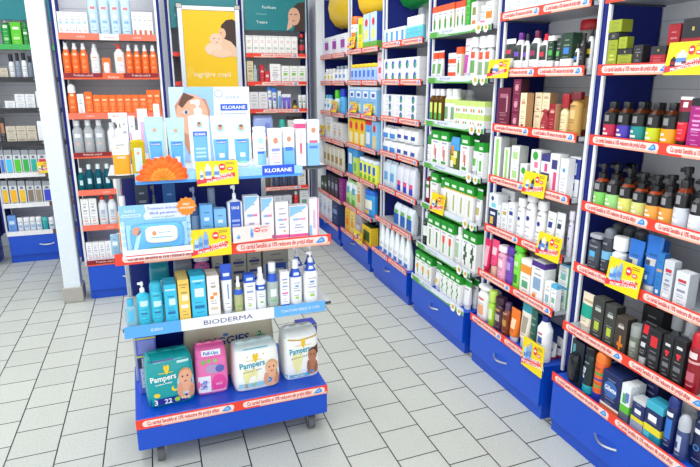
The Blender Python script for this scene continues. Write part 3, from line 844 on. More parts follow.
    {'c': 'f0f0ee', 'cap': 'e0202c', 'cf': 0.18, 'cw': 0.5, 'sf': 0.16, 'n': 2.4, 'p': [(0.1, 0.9, 0.3, 0.7, '24302c'), (0.3, 0.7, 0.4, 0.52, 'd83040')], 'k': 'spray'},
    {'c': '1e3a2a', 'b': [(0.0, 0.3, 'f0f0ee'), (0.86, 1, 'f0f0ee')], 'p': [(0.2, 0.8, 0.45, 0.6, '48b050')]},
    {'c': '2a3430', 'cap': '1c2020', 'b': [(0.05, 0.3, 'f0f0ee')], 'p': [(0.2, 0.8, 0.45, 0.6, '58b858')]},
    {'c': '1c3c28', 'b': [(0.0, 0.32, 'f2f2f0')], 'p': [(0.25, 0.75, 0.45, 0.62, '3a80d0')]},
    {'c': 'f0f0ee', 'cap': '1c2024', 'cf': 0.18, 'cw': 0.5, 'sf': 0.16, 'n': 2.4, 'p': [(0.1, 0.9, 0.3, 0.7, '24302c'), (0.3, 0.7, 0.4, 0.52, '3a80d0')]},
    {'c': '1c1618', 'cap': '141416', 'cf': 0.2},
    {'c': 'f0f0ee', 'cap': '1c2824', 'cf': 0.18, 'cw': 0.5, 'sf': 0.16, 'n': 2.4, 'p': [(0.1, 0.9, 0.3, 0.7, '24302c'), (0.3, 0.7, 0.4, 0.52, 'e8c830')], 'k': 'spray'},
    {'c': 'f4f4f2', 'cap': 'ecedee', 'cf': 0.2, 'cw': 0.5, 'sf': 0.5, 'n': 2.4},
    {'c': 'd0c8c4/gel', 'f': 'plastic', 'cap': 'd01820', 'cf': 0.2, 'p': [(0.1, 0.9, 0.2, 0.6, '2a2428')]},
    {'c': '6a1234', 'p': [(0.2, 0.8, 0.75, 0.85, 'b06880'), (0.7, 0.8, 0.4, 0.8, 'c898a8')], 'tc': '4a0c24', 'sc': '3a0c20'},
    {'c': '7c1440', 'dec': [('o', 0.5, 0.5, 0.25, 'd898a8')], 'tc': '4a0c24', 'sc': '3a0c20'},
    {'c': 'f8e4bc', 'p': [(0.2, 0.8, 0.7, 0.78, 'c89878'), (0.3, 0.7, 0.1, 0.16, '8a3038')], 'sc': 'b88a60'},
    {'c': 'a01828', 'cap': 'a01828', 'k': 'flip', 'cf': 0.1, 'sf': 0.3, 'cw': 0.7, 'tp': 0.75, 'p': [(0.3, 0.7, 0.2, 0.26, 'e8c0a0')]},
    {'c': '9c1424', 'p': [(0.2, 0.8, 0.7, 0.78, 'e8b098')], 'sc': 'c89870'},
    {'c': 'f4dca8', 'cap': 'a01420', 'k': 'flip', 'cf': 0.34, 'n': 2.6},
    {'c': 'c89c50', 'cap': '6c1018', 'k': 'flip', 'cf': 0.18, 'n': 2.4, 'p': [(0.2, 0.8, 0.4, 0.6, 'e0c080')]},
    {'c': 'd8a860', 'cap': '5c0c14', 'cf': 0.16, 'p': [(0.3, 0.7, 0.3, 0.7, 'f0d8a0')]},
    {'c': 'd8b060', 'cap': '6c1018', 'k': 'flip', 'cf': 0.16},
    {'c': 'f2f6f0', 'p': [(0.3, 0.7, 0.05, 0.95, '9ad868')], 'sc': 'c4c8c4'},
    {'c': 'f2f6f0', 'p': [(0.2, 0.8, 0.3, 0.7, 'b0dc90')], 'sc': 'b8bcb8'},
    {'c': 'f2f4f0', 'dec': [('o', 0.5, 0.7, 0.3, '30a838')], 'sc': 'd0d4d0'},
    {'c': 'f2f4f0', 'dec': [('o', 0.5, 0.72, 0.28, '38a83c')], 'p': [(0.4, 0.8, 0.1, 0.4, 'e878a0')]},
    {'c': 'ecedee', 'b': [(0.62, 1, '3a3a7c')], 'p': [(0.4, 0.75, 0.08, 0.5, 'e04888')], 'tc': '3a3a7c'},
    {'c': 'ecedee', 'p': [(0.2, 0.8, 0.62, 0.85, '3a3a7c'), (0.45, 0.8, 0.1, 0.55, 'e04888')]},
    {'c': 'f4f4f4', 'dec': [('o', 0.5, 0.7, 0.2, '5aa0d8')]},
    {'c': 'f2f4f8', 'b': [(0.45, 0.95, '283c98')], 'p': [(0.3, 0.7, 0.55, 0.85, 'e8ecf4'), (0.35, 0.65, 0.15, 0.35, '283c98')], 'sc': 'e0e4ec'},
    {'c': '20285c', 'p': [(0.2, 0.6, 0.2, 0.6, 'e0c048'), (0.2, 0.8, 0.7, 0.85, 'e8e8f0')]},
    {'c': 'eef2f4', 'p': [(0.3, 0.8, 0.1, 0.4, '70d0e0')], 'dec': [('o', 0.4, 0.7, 0.15, '28388c')]},
    {'c': 'ecedee', 'p': [(0.2, 0.8, 0.62, 0.74, '40a060'), (0.25, 0.75, 0.25, 0.31666666666666665, 'c0c4cc'), (0.3, 0.63, 0.3833333333333333, 0.45, 'c0c4cc')], 'tc': 'f8f8f8'},
    {'c': 'ecedee', 'p': [(0.2, 0.8, 0.62, 0.74, '28388c'), (0.25, 0.75, 0.25, 0.31666666666666665, 'c0c4cc'), (0.3, 0.63, 0.3833333333333333, 0.45, 'c0c4cc')], 'tc': 'f8f8f8'},
    {'c': 'ecedee', 'p': [(0.2, 0.8, 0.62, 0.74, 'c8a858'), (0.25, 0.75, 0.25, 0.31666666666666665, 'c0c4cc'), (0.3, 0.63, 0.3833333333333333, 0.45, 'c0c4cc')], 'tc': 'f8f8f8'},
    {'c': 'f2f2f4', 'cap': 'f2f2f4', 'dec': [('o', 0.5, 0.5, 0.22, '283c8c')], 'k': 'flip', 'cf': 0.2, 'n': 2.5, 'tp': 0.85},
    {'c': 'f2f2f4', 'cap': 'f2f2f4', 'dec': [('o', 0.5, 0.5, 0.22, '283c8c')], 'k': 'flip', 'cf': 0.16, 'n': 2.5, 'tp': 0.85},
    {'c': 'f2f2f4', 'cap': 'f4f4f4', 'p': [(0.2, 0.8, 0.6, 0.75, '283c8c')]},
    {'c': 'eceef0', 'cap': '5a90d0', 'p': [(0.2, 0.8, 0.62, 0.74, '30384c')]},
    {'c': 'f0f0f4', 'cap': 'f4f4f6', 'k': 'dome', 'cf': 0.35, 'cw': 0.95, 'dec': [('o', 0.5, 0.4, 0.2, '283c8c')]},
    {'c': 'dcd8ec', 'cap': 'e8e4f0', 'k': 'flip', 'cf': 0.2, 'n': 2.5, 'dec': [('o', 0.5, 0.4, 0.2, '283c8c')]},
    {'c': 'e0185c', 'cap': 'd81450', 'p': [(0.3, 0.7, 0.2, 0.8, 'f8b0c0')]},
    {'c': 'f04878', 'cap': 'f0c0a8', 'cf': 0.3, 'p': [(0.3, 0.7, 0.6, 0.8, 'fbd0d8')]},
    {'c': 'f4a8c4', 'cap': 'f4e4ec', 'k': 'flip', 'cf': 0.16, 'n': 2.5, 'p': [(0.25, 0.75, 0.4, 0.6, 'f8dce4')]},
    {'c': '7848b8', 'cap': '5c34a0', 'k': 'flip', 'cf': 0.2, 'n': 2.5, 'p': [(0.25, 0.75, 0.4, 0.6, 'b898e0')]},
    {'c': '84dc48', 'cap': '58c828', 'k': 'flip', 'cf': 0.12, 'n': 2.5, 'p': [(0.3, 0.7, 0.15, 0.35, '2c8028'), (0.3, 0.7, 0.55, 0.65, 'd0f4b0')]},
    {'c': 'e8d4b8', 'cap': 'd82028', 'k': 'flip', 'cf': 0.3},
    {'c': 'f4f0ea', 'b': [(0.62, 0.85, 'f89830')], 'p': [(0.2, 0.8, 0.2, 0.4, '58a880')], 'tc': 'f4f0ea'},
    {'c': 'f2f2f0', 'b': [(0.86, 1, '4c2c88')], 'p': [(0.2, 0.8, 0.3, 0.6, '8aa8c8'), (0.2, 0.5, 0.08, 0.18, 'f08830')], 'tc': 'f0f0f0'},
    {'c': 'f4f4f0', 'p': [(0.2, 0.8, 0.2, 0.5, '90b8c8')]},
    {'c': 'f2f4f4', 'b': [(0.85, 1, '58b0d8')], 'p': [(0.2, 0.8, 0.3, 0.5, '78b890')]},
    {'c': 'f0f4f0', 'p': [(0.2, 0.8, 0.3, 0.6, 'a8c8d8')], 'dec': [('o', 0.5, 0.4, 0.2, '78c0a0')], 'sc': '70c080', 'b': [(0.9, 1, '60a8c8')]},
    {'c': 'f0eeec', 'cap': 'f4f4f4', 'k': 'flip', 'cf': 0.08, 'sf': 0.2, 'n': 2.4, 'cw': 0.7, 'p': [(0.2, 0.8, 0.15, 0.45, 'f0a878'), (0.3, 0.7, 0.6, 0.66, 'e05050')]},
    {'c': 'f0eef2', 'cap': 'f4f4f4', 'k': 'flip', 'cf': 0.08, 'sf': 0.2, 'n': 2.4, 'cw': 0.7, 'p': [(0.2, 0.8, 0.15, 0.45, 'a878d8'), (0.3, 0.7, 0.6, 0.66, 'a04080')]},
    {'c': 'a8d838', 'cap': 'c0e060', 'k': 'flip', 'cf': 0.3, 'n': 2.4, 'p': [(0.3, 0.7, 0.2, 0.5, 'e8f4c0')]},
    {'c': '4a2840', 'cap': '3c1c30', 'k': 'flip', 'cf': 0.2, 'n': 2.4, 'p': [(0.2, 0.8, 0.3, 0.5, 'b8a8a0'), (0.2, 0.8, 0.6, 0.66, 'c89848')]},
    {'c': '7a3818', 'cap': '5a4060', 'cf': 0.22, 'p': [(0.2, 0.8, 0.3, 0.5, 'c89040')]},
    {'c': 'f07820', 'cap': 'f4f0ec', 'cf': 0.16, 'p': [(0.25, 0.75, 0.4, 0.7, 'fbd8b0')]},
    {'c': 'ece4d4', 'cap': 'e8e8e4', 'cf': 0.2, 'b': [(0.8, 1, '2898a8')], 'p': [(0.3, 0.7, 0.35, 0.7, 'a89c88')]},
    {'c': '2c5c50', 'cap': '1c4038', 'cf': 0.1},
    {'c': 'f2f4f6', 'cap': '1c2c80', 'cf': 0.12, 'cw': 0.6, 'sf': 0.16, 'n': 2.4, 'p': [(0.25, 0.75, 0.4, 0.55, '3858b0'), (0.3, 0.7, 0.6, 0.64, 'c83040')]},
    {'c': 'f4f2f2', 'cap': 'b01828', 'cf': 0.16, 'p': [(0.2, 0.8, 0.5, 0.62, '28306c')]},
    {'c': 'f4e8e8', 'cap': '901420', 'cf': 0.18, 'p': [(0.2, 0.8, 0.5, 0.7, 'b02838')]},
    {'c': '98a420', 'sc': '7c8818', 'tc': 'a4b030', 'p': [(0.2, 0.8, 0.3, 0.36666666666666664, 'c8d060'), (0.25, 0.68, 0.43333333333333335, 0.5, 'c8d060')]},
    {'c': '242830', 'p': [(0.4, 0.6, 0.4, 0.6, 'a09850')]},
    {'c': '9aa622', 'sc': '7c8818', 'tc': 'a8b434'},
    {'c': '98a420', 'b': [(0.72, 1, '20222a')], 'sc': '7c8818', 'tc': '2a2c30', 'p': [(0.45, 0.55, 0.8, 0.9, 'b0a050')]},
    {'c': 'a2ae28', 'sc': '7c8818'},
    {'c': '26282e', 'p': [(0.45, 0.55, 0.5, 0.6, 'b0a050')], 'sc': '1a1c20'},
    {'c': 'a81424', 'b': [(0.6, 1, '24242a')], 'p': [(0.45, 0.55, 0.75, 0.85, 'b0a050')]},
    {'c': 'a81424', 'b': [(0.0, 0.45, '24242a')], 'p': [(0.45, 0.55, 0.2, 0.3, 'b0a050')]},
    {'c': 'a01222', 'b': [(0.6, 1, '202228')], 'p': [(0.45, 0.55, 0.75, 0.83, 'c0b060'), (0.4, 0.65, 0.3, 0.5, 'e0e4ea')]},
    {'c': '141414', 'f': 'plastic', 'cap': '141416', 'k': 'cap', 'cf': 0.16, 'cw': 0.5, 'sf': 0.14, 'b': [(0.02, 0.42, 'c01848'), (0.0, 0.02, 'f0f0f0'), (0.74, 0.83, '6a3010/gel')], 'p': [(0.3, 0.7, 0.5, 0.66, '8a8a8c'), (0.15, 0.6, 0.15, 0.20666666666666667, 'f4e8e0'), (0.2, 0.48, 0.2633333333333333, 0.32, 'f4e8e0')]},
    {'c': '141414', 'f': 'plastic', 'cap': '141416', 'k': 'cap', 'cf': 0.16, 'cw': 0.5, 'sf': 0.14, 'b': [(0.02, 0.42, '4a38b0'), (0.0, 0.02, 'f0f0f0'), (0.74, 0.83, '6a3010/gel')], 'p': [(0.3, 0.7, 0.5, 0.66, '8a8a8c'), (0.15, 0.6, 0.15, 0.20666666666666667, 'f4e8e0'), (0.2, 0.48, 0.2633333333333333, 0.32, 'f4e8e0')]},
    {'c': '141414', 'f': 'plastic', 'cap': '141416', 'k': 'cap', 'cf': 0.16, 'cw': 0.5, 'sf': 0.14, 'b': [(0.02, 0.42, '0c8c8c'), (0.0, 0.02, 'f0f0f0'), (0.74, 0.83, '6a3010/gel')], 'p': [(0.3, 0.7, 0.5, 0.66, '8a8a8c'), (0.15, 0.6, 0.15, 0.20666666666666667, 'f4e8e0'), (0.2, 0.48, 0.2633333333333333, 0.32, 'f4e8e0')]},
    {'c': '141414', 'f': 'plastic', 'cap': '141416', 'k': 'cap', 'cf': 0.16, 'cw': 0.5, 'sf': 0.14, 'b': [(0.02, 0.42, 'c8d410'), (0.0, 0.02, 'f0f0f0'), (0.74, 0.83, '6a3010/gel')], 'p': [(0.3, 0.7, 0.5, 0.66, '8a8a8c'), (0.15, 0.6, 0.15, 0.20666666666666667, 'f4e8e0'), (0.2, 0.48, 0.2633333333333333, 0.32, 'f4e8e0')]},
    {'c': '141414', 'f': 'plastic', 'cap': '141416', 'k': 'cap', 'cf': 0.16, 'cw': 0.5, 'sf': 0.14, 'b': [(0.02, 0.42, 'f4a414'), (0.0, 0.02, 'f0f0f0'), (0.74, 0.83, '6a3010/gel')], 'p': [(0.3, 0.7, 0.5, 0.66, '8a8a8c'), (0.15, 0.6, 0.15, 0.20666666666666667, 'f4e8e0'), (0.2, 0.48, 0.2633333333333333, 0.32, 'f4e8e0')]},
    {'c': 'e0142c', 'cap': '181818', 'cf': 0.16, 'b': [(0.52, 0.72, '1a1a1e'), (0.72, 0.94, '8c1030'), (0.94, 1, 'e8e4e0')], 'p': [(0.3, 0.7, 0.8, 0.9, 'e0e0e8')]},
    {'c': 'a81878', 'b': [(0.86, 1, '1c1c20')], 'p': [(0.2, 0.8, 0.4, 0.44, 'e0a0d0'), (0.25, 0.68, 0.48, 0.52, 'e0a0d0'), (0.2, 0.8, 0.56, 0.6, 'e0a0d0')]},
    {'c': '161616', 'f': 'plastic', 'cap': '141416', 'k': 'pump', 'cf': 0.32, 'cw': 0.58, 'sf': 0.1, 'b': [(0.04, 0.36, '84d468'), (0.0, 0.04, '6a2c10'), (0.61, 0.67, 'c04818/gel')], 'p': [(0.35, 0.7, 0.42, 0.56, '909094'), (0.15, 0.6, 0.12, 0.16666666666666666, 'fafae8'), (0.2, 0.48, 0.21333333333333332, 0.26, 'fafae8')]},
    {'c': '161616', 'f': 'plastic', 'cap': '141416', 'k': 'pump', 'cf': 0.32, 'cw': 0.58, 'sf': 0.1, 'b': [(0.04, 0.36, 'a0dc88'), (0.0, 0.04, '6a2c10'), (0.61, 0.67, '202020')], 'p': [(0.35, 0.7, 0.42, 0.56, '909094'), (0.15, 0.6, 0.12, 0.16666666666666666, 'fafae8'), (0.2, 0.48, 0.21333333333333332, 0.26, 'fafae8')]},
    {'c': '161616', 'f': 'plastic', 'cap': '141416', 'k': 'pump', 'cf': 0.32, 'cw': 0.58, 'sf': 0.1, 'b': [(0.04, 0.36, 'e0e070'), (0.0, 0.04, '6a2c10'), (0.61, 0.67, 'b04818/gel')], 'p': [(0.35, 0.7, 0.42, 0.56, '909094'), (0.15, 0.6, 0.12, 0.16666666666666666, 'fafae8'), (0.2, 0.48, 0.21333333333333332, 0.26, 'fafae8')]},
    {'c': '161616', 'f': 'plastic', 'cap': '141416', 'k': 'pump', 'cf': 0.32, 'cw': 0.58, 'sf': 0.1, 'b': [(0.04, 0.36, 'd8dc84'), (0.0, 0.04, '6a2c10'), (0.61, 0.67, 'b04818/gel')], 'p': [(0.35, 0.7, 0.42, 0.56, '909094'), (0.15, 0.6, 0.12, 0.16666666666666666, 'fafae8'), (0.2, 0.48, 0.21333333333333332, 0.26, 'fafae8')]},
    {'c': '161616', 'f': 'plastic', 'cap': '141416', 'k': 'pump', 'cf': 0.32, 'cw': 0.58, 'sf': 0.1, 'b': [(0.04, 0.36, 'f0a848'), (0.0, 0.04, '6a2c10'), (0.61, 0.67, 'c84c18/gel')], 'p': [(0.35, 0.7, 0.42, 0.56, '909094'), (0.15, 0.6, 0.12, 0.16666666666666666, 'fafae8'), (0.2, 0.48, 0.21333333333333332, 0.26, 'fafae8')]},
    {'c': '161616', 'f': 'plastic', 'cap': '141416', 'k': 'pump', 'cf': 0.32, 'cw': 0.58, 'sf': 0.1, 'b': [(0.04, 0.36, 'e8a040'), (0.0, 0.04, '6a2c10'), (0.61, 0.67, '282020')], 'p': [(0.35, 0.7, 0.42, 0.56, '909094'), (0.15, 0.6, 0.12, 0.16666666666666666, 'fafae8'), (0.2, 0.48, 0.21333333333333332, 0.26, 'fafae8')]},
    {'c': '161616', 'f': 'plastic', 'cap': '141416', 'k': 'pump', 'cf': 0.32, 'cw': 0.58, 'sf': 0.1, 'b': [(0.04, 0.36, 'd4d8e4'), (0.0, 0.04, '6a2c10'), (0.61, 0.67, 'a84018/gel')], 'p': [(0.35, 0.7, 0.42, 0.56, '909094'), (0.15, 0.6, 0.12, 0.16666666666666666, 'fafae8'), (0.2, 0.48, 0.21333333333333332, 0.26, 'fafae8')]},
    {'c': '161616', 'f': 'plastic', 'cap': '141416', 'k': 'pump', 'cf': 0.32, 'cw': 0.58, 'sf': 0.1, 'b': [(0.04, 0.36, 'e0e4ea'), (0.0, 0.04, '6a2c10'), (0.61, 0.67, '282828')], 'p': [(0.35, 0.7, 0.42, 0.56, '909094'), (0.15, 0.6, 0.12, 0.16666666666666666, 'fafae8'), (0.2, 0.48, 0.21333333333333332, 0.26, 'fafae8')]},
    {'c': '3c424c', 'cap': 'a8acb4', 'k': 'flip', 'cf': 0.1, 'sf': 0.1, 'n': 3, 'p': [(0.25, 0.75, 0.4, 0.55, '58b8e8')]},
    {'c': '363c46', 'cap': '70767e', 'cf': 0.2, 'b': [(0.35, 0.52, '78b8dc')]},
    {'c': '24282e', 'cap': '50555c', 'cf': 0.2},
    {'c': 'f0f2f4', 'cap': 'f4f4f4', 'k': 'flip', 'cf': 0.3, 'n': 2.4, 'b': [(0.2, 0.5, '3a80d0')]},
    {'c': '2870c8', 'cap': 'f0f2f4', 'cf': 0.16, 'p': [(0.15, 0.85, 0.5, 0.62, 'c8c4c0'), (0.2, 0.5, 0.5, 0.58, '404a60'), (0.25, 0.5, 0.25, 0.32, 'd8e8f8')]},
    {'c': '2260b4', 'cap': 'f0f2f4', 'cf': 0.16, 'p': [(0.15, 0.85, 0.5, 0.62, 'c8c4c0'), (0.2, 0.5, 0.5, 0.58, '404a60'), (0.25, 0.5, 0.25, 0.32, 'd8e8f8')]},
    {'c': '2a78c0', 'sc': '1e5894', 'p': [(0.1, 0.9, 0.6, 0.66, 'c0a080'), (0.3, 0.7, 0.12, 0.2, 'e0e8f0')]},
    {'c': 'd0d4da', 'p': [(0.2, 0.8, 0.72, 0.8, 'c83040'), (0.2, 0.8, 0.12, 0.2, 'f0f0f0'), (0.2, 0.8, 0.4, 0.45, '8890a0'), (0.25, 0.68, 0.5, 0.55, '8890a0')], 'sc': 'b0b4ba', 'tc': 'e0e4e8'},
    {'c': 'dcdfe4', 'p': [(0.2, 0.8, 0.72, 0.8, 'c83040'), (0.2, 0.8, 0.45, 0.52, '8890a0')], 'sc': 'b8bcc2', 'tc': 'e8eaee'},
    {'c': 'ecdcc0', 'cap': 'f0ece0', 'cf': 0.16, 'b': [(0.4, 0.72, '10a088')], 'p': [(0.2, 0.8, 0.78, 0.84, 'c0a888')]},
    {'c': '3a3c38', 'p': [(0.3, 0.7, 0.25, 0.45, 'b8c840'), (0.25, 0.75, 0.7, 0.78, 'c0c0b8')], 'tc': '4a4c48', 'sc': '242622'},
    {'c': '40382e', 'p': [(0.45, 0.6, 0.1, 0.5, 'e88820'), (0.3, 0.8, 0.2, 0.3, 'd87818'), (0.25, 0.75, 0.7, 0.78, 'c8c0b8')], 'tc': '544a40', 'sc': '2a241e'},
    {'c': '6a6e64', 'cap': '989c98', 'cf': 0.32, 'p': [(0.2, 0.8, 0.4, 0.55, 'b0b4a8')]},
    {'c': '1c1c20', 'cap': 'c0c2c6', 'cf': 0.22, 'p': [(0.2, 0.7, 0.75, 0.95, 'e02830'), (0.3, 0.7, 0.45, 0.55, 'd0d0d4')]},
    {'c': '1e1e22', 'p': [(0.2, 0.75, 0.6, 0.85, 'd82830'), (0.2, 0.8, 0.3, 0.4, '585a60')], 'tc': '2c2c30'},
    {'c': '1c1c20', 'p': [(0.3, 0.7, 0.62, 0.68, 'e02830'), (0.4, 0.6, 0.55, 0.62, 'e02830'), (0.25, 0.75, 0.78, 0.84, 'd8d8d8'), (0.2, 0.8, 0.3, 0.4, '707278')], 'tc': '34343a'},
    {'c': '1a1a1e', 'p': [(0.25, 0.75, 0.4, 0.55, 'd0d0d4')], 'tc': '2c2c30'},
    {'c': '5a5e64', 'cap': 'b8bcc0', 'k': 'flip', 'cf': 0.3, 'n': 2.3},
    {'c': 'c8ccd0', 'cap': 'e0e2e4', 'cf': 0.24},
    {'c': '8c1020', 'cap': 'c01828', 'cf': 0.24, 'b': [(0.5, 0.54, 'd8a0a0')], 'p': [(0.2, 0.8, 0.58, 0.68, 'e8d0d0'), (0.25, 0.75, 0.2, 0.35, 'c06070')]},
    {'c': '20262e', 'cap': '14181e', 'p': [(0.1, 0.3, 0.1, 0.9, '48a0a8')]},
    {'c': '16282c', 'cap': '101418', 'cf': 0.16, 'k': 'cap', 'cw': 0.97, 'b': [(0.02, 0.2, '30b0b8')], 'dec': [('t', 'Gillette', 0.5, 0.45, 0.14, 'f0f4f4', 0.9, 1.45)]},
    {'c': 'e86020', 'cap': 'f07828', 'cf': 0.22, 'cw': 0.97, 'b': [(0.0, 0.18, '2838a0'), (0.3, 0.34, '50a848'), (0.44, 0.48, '3050a8'), (0.55, 0.6, '3aa050')]},
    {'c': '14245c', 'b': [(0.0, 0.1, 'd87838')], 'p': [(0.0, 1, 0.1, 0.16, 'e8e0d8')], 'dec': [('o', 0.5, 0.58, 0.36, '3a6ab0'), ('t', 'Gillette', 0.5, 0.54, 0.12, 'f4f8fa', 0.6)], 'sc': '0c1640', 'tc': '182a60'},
    {'c': 'e8ecf0', 'b': [(0.0, 0.25, '5a6478'), (0.25, 0.45, '60c038')], 'p': [(0.2, 0.7, 0.5, 0.75, '40b050'), (0.5, 0.9, 0.55, 0.8, '6878c0')], 'tc': 'f0f2f4'},
    {'c': '1c2c68', 'b': [(0.0, 0.3, '98a0b8'), (0.3, 0.42, 'e8d820'), (0.88, 1, 'c8ccd0')], 'p': [(0.25, 0.75, 0.55, 0.68, 'f0f0f4')], 'tc': 'c8ccd0'},
    {'c': '18285c', 'b': [(0.0, 0.22, '1c90a8'), (0.22, 0.4, 'e8dc30'), (0.8, 1, '40b0c8')], 'p': [(0.2, 0.7, 0.52, 0.68, 'f0f0f4'), (0.0, 0.4, 0.06, 0.2, '58c8d8')], 'tc': '38a8c4'},
    {'c': '1c2460', 'tc': '243078'},
    {'c': '14245c', 'cap': '1c2c74', 'cf': 0.2, 'cw': 0.95, 'p': [(0.2, 0.8, 0.25, 0.6, '2a70c8'), (0.25, 0.75, 0.65, 0.72, 'e8e8f0')]},
    {'c': '3c4a7c', 'cap': 'b4b8c0', 'k': 'dome', 'cf': 0.34, 'cw': 0.95, 'p': [(0.2, 0.8, 0.2, 0.55, 'c0c8d8'), (0.35, 0.6, 0.25, 0.4, '2a3c80')]},
    {'c': '14204c', 'cap': '1a285c', 'k': 'flip', 'cf': 0.1, 'n': 3, 'p': [(0.2, 0.8, 0.6, 0.68, 'e8e8f0')], 'dec': [('o', 0.5, 0.35, 0.28, '4a90e0'), ('o', 0.5, 0.35, 0.2, '14204c')]},
    {'c': 'e0e2e6', 'cap': 'e8eaec', 'cf': 0.4, 'cw': 0.9},
    {'c': 'f6f4f0', 'cap': 'fbfbfb', 'k': 'pump', 'cf': 0.34, 'cw': 0.5, 'sf': 0.06, 'n': 4, 'b': [(0.02, 0.36, 'fca418')], 'p': [(0.2, 0.8, 0.52, 0.54, '9090a0')], 'dec': [('o', 0.3, 0.48, 0.07, 'fcb020'), ('t', 'KLORANE', 0.5, 0.3, 0.035, 'ffffff', 0.55)]},
    {'c': 'e8cc18/gel', 'f': 'plastic', 'cap': 'fbfbfb', 'cf': 0.2, 'cw': 0.8, 'sf': 0.04, 'n': 4, 'p': [(0.22, 0.78, 0.08, 0.62, 'cfe4f8/plastic')], 'dec': [('o', 0.5, 0.5, 0.12, 'e0a070')]},
    {'c': 'b8e0ec', 'cap': 'f6f8fa', 'cf': 0.06, 'p': [(0.1, 0.9, 0.06, 0.58, '5cacf0'), (0.18, 0.82, 0.5, 0.56, '3a6ed8'), (0.3, 0.6, 0.2, 0.3, 'e8f4fc')], 'dec': [('o', 0.5, 0.78, 0.22, 'a8dcf4'), ('o', 0.5, 0.77, 0.12, 'd89878'), ('t', 'KLORANE', 0.5, 0.512, 0.025, 'ffffff', 0.5)]},
    {'c': 'f8f8f8', 'cap': 'f4f8fc', 'k': 'pump', 'cf': 0.2, 'cw': 0.55, 'sf': 0.03, 'n': 4, 'p': [(0.12, 0.88, 0.06, 0.5, '70b6f4'), (0.12, 0.88, 0.5, 0.57, '3a6ed8'), (0.25, 0.75, 0.2, 0.228, 'b8dcf8'), (0.3, 0.63, 0.256, 0.28400000000000003, 'b8dcf8'), (0.25, 0.75, 0.31200000000000006, 0.34, 'b8dcf8')], 'dec': [('o', 0.5, 0.66, 0.2, 'a8dcf4'), ('o', 0.48, 0.66, 0.11, 'd8946c'), ('o', 0.48, 0.685, 0.1, '8a5838', 0.6), ('t', 'KLORANE', 0.5, 0.515, 0.032, 'ffffff', 0.6)]},
    {'c': 'f4f8fa', 'cap': 'f4f8fa', 'cf': 0.06, 'p': [(0.08, 0.92, 0.14, 0.58, '6cb6f2'), (0.18, 0.82, 0.5, 0.56, '3a6ed8'), (0.3, 0.7, 0.24, 0.32, 'e8f4fc'), (0.2, 0.8, 0.12, 0.16, '98d8b0')], 'dec': [('o', 0.5, 0.78, 0.24, 'a0d8f4'), ('o', 0.5, 0.78, 0.13, 'd8946c'), ('o', 0.5, 0.82, 0.12, '8a5838', 0.6), ('t', 'KLORANE', 0.5, 0.512, 0.025, 'ffffff', 0.5)]},
    {'c': 'f4f8fa', 'cap': 'f8f8f8', 'k': 'cap', 'cw': 0.98, 'cf': 0.1, 'p': [(0.2, 0.9, 0.08, 0.42, '8cc8f4'), (0.2, 0.8, 0.36, 0.42, '3a6ed8')], 'dec': [('o', 0.5, 0.68, 0.22, 'b4dcf4')]},
    {'c': 'faf4f4', 'p': [(0.15, 0.85, 0.42, 0.5, '9098d8'), (0.15, 0.85, 0.2, 0.34, 'f4d4dc')], 'dec': [('o', 0.5, 0.7, 0.2, 'd8946c', 1.2)], 'tc': 'fdfdfd'},
    {'c': 'f2f6fa', 'b': [(0.0, 0.5, '78bcf4')], 'p': [(0.15, 0.85, 0.42, 0.52, '4a7cdc')], 'dec': [('o', 0.5, 0.72, 0.2, 'd8946c', 1.2)]},
    {'c': 'f4eef2', 'b': [(0.82, 0.92, 'f04c88')], 'p': [(0.35, 0.65, 0.15, 0.75, 'e4d4dc'), (0.4, 0.6, 0.3, 0.5, 'd85878')], 'dec': [('o', 0.5, 0.3, 0.12, 'e08870')]},
    {'c': 'e8f2fa', 'b': [(0.0, 0.5, '8cc4f4')], 'dec': [('o', 0.5, 0.78, 0.18, 'd8946c', 1.2)], 'p': [(0.15, 0.85, 0.5, 0.56, 'd86888'), (0.15, 0.85, 0.38, 0.44, '5a88dc')]},
    {'c': 'f0f0f4', 'cap': 'f4f4f4', 'p': [(0.2, 0.8, 0.3, 0.5, 'd860b8')]},
    {'c': 'e8e8f4', 'cap': 'f4f4f4', 'p': [(0.1, 0.4, 0.1, 0.7, 'd848c0')]},
    {'c': 'e8e8d4', 'cap': 'fbfbfb', 'cf': 0.22, 'cw': 0.55, 'sf': 0.06, 'n': 3},
    {'c': 'f4f0f8', 'p': [(0.2, 0.4, 0.3, 0.8, 'e8b0d8'), (0.6, 0.8, 0.3, 0.8, 'b0c8f0')]},
    {'c': '90b8d0', 'p': [(0.2, 0.8, 0.5, 0.7, 'e8f0f4')]},
    {'c': 'f4a818', 'cap': 'f4f4f4', 'cf': 0.2, 'cw': 0.6, 'sf': 0.1, 'n': 3, 'b': [(0.0, 0.4, 'f48818')], 'p': [(0.2, 0.8, 0.45, 0.6, 'f8e0a0')]},
    {'c': '7ca4d0/gel', 'f': 'plastic', 'cap': '8898b4', 'k': 'pump', 'cf': 0.3, 'cw': 0.4, 'sf': 0.1, 'p': [(0.15, 0.85, 0.15, 0.5, 'a4c4e8/plastic')]},
    {'c': '8aa4c8/gel', 'f': 'plastic', 'cap': '7888a4', 'k': 'cap', 'cf': 0.3, 'cw': 0.7, 'sf': 0.06, 'p': [(0.15, 0.85, 0.15, 0.5, 'a8c0e4/plastic')]},
    {'c': '70b4f0', 'p': [(0.3, 0.7, 0.62, 0.7, 'e0f0fc'), (0.25, 0.75, 0.25, 0.4, '5098e4')], 'tc': '88c4f4'},
    {'c': '80c0f4', 'p': [(0.3, 0.7, 0.62, 0.7, 'e0f0fc')], 'tc': '98ccf8'},
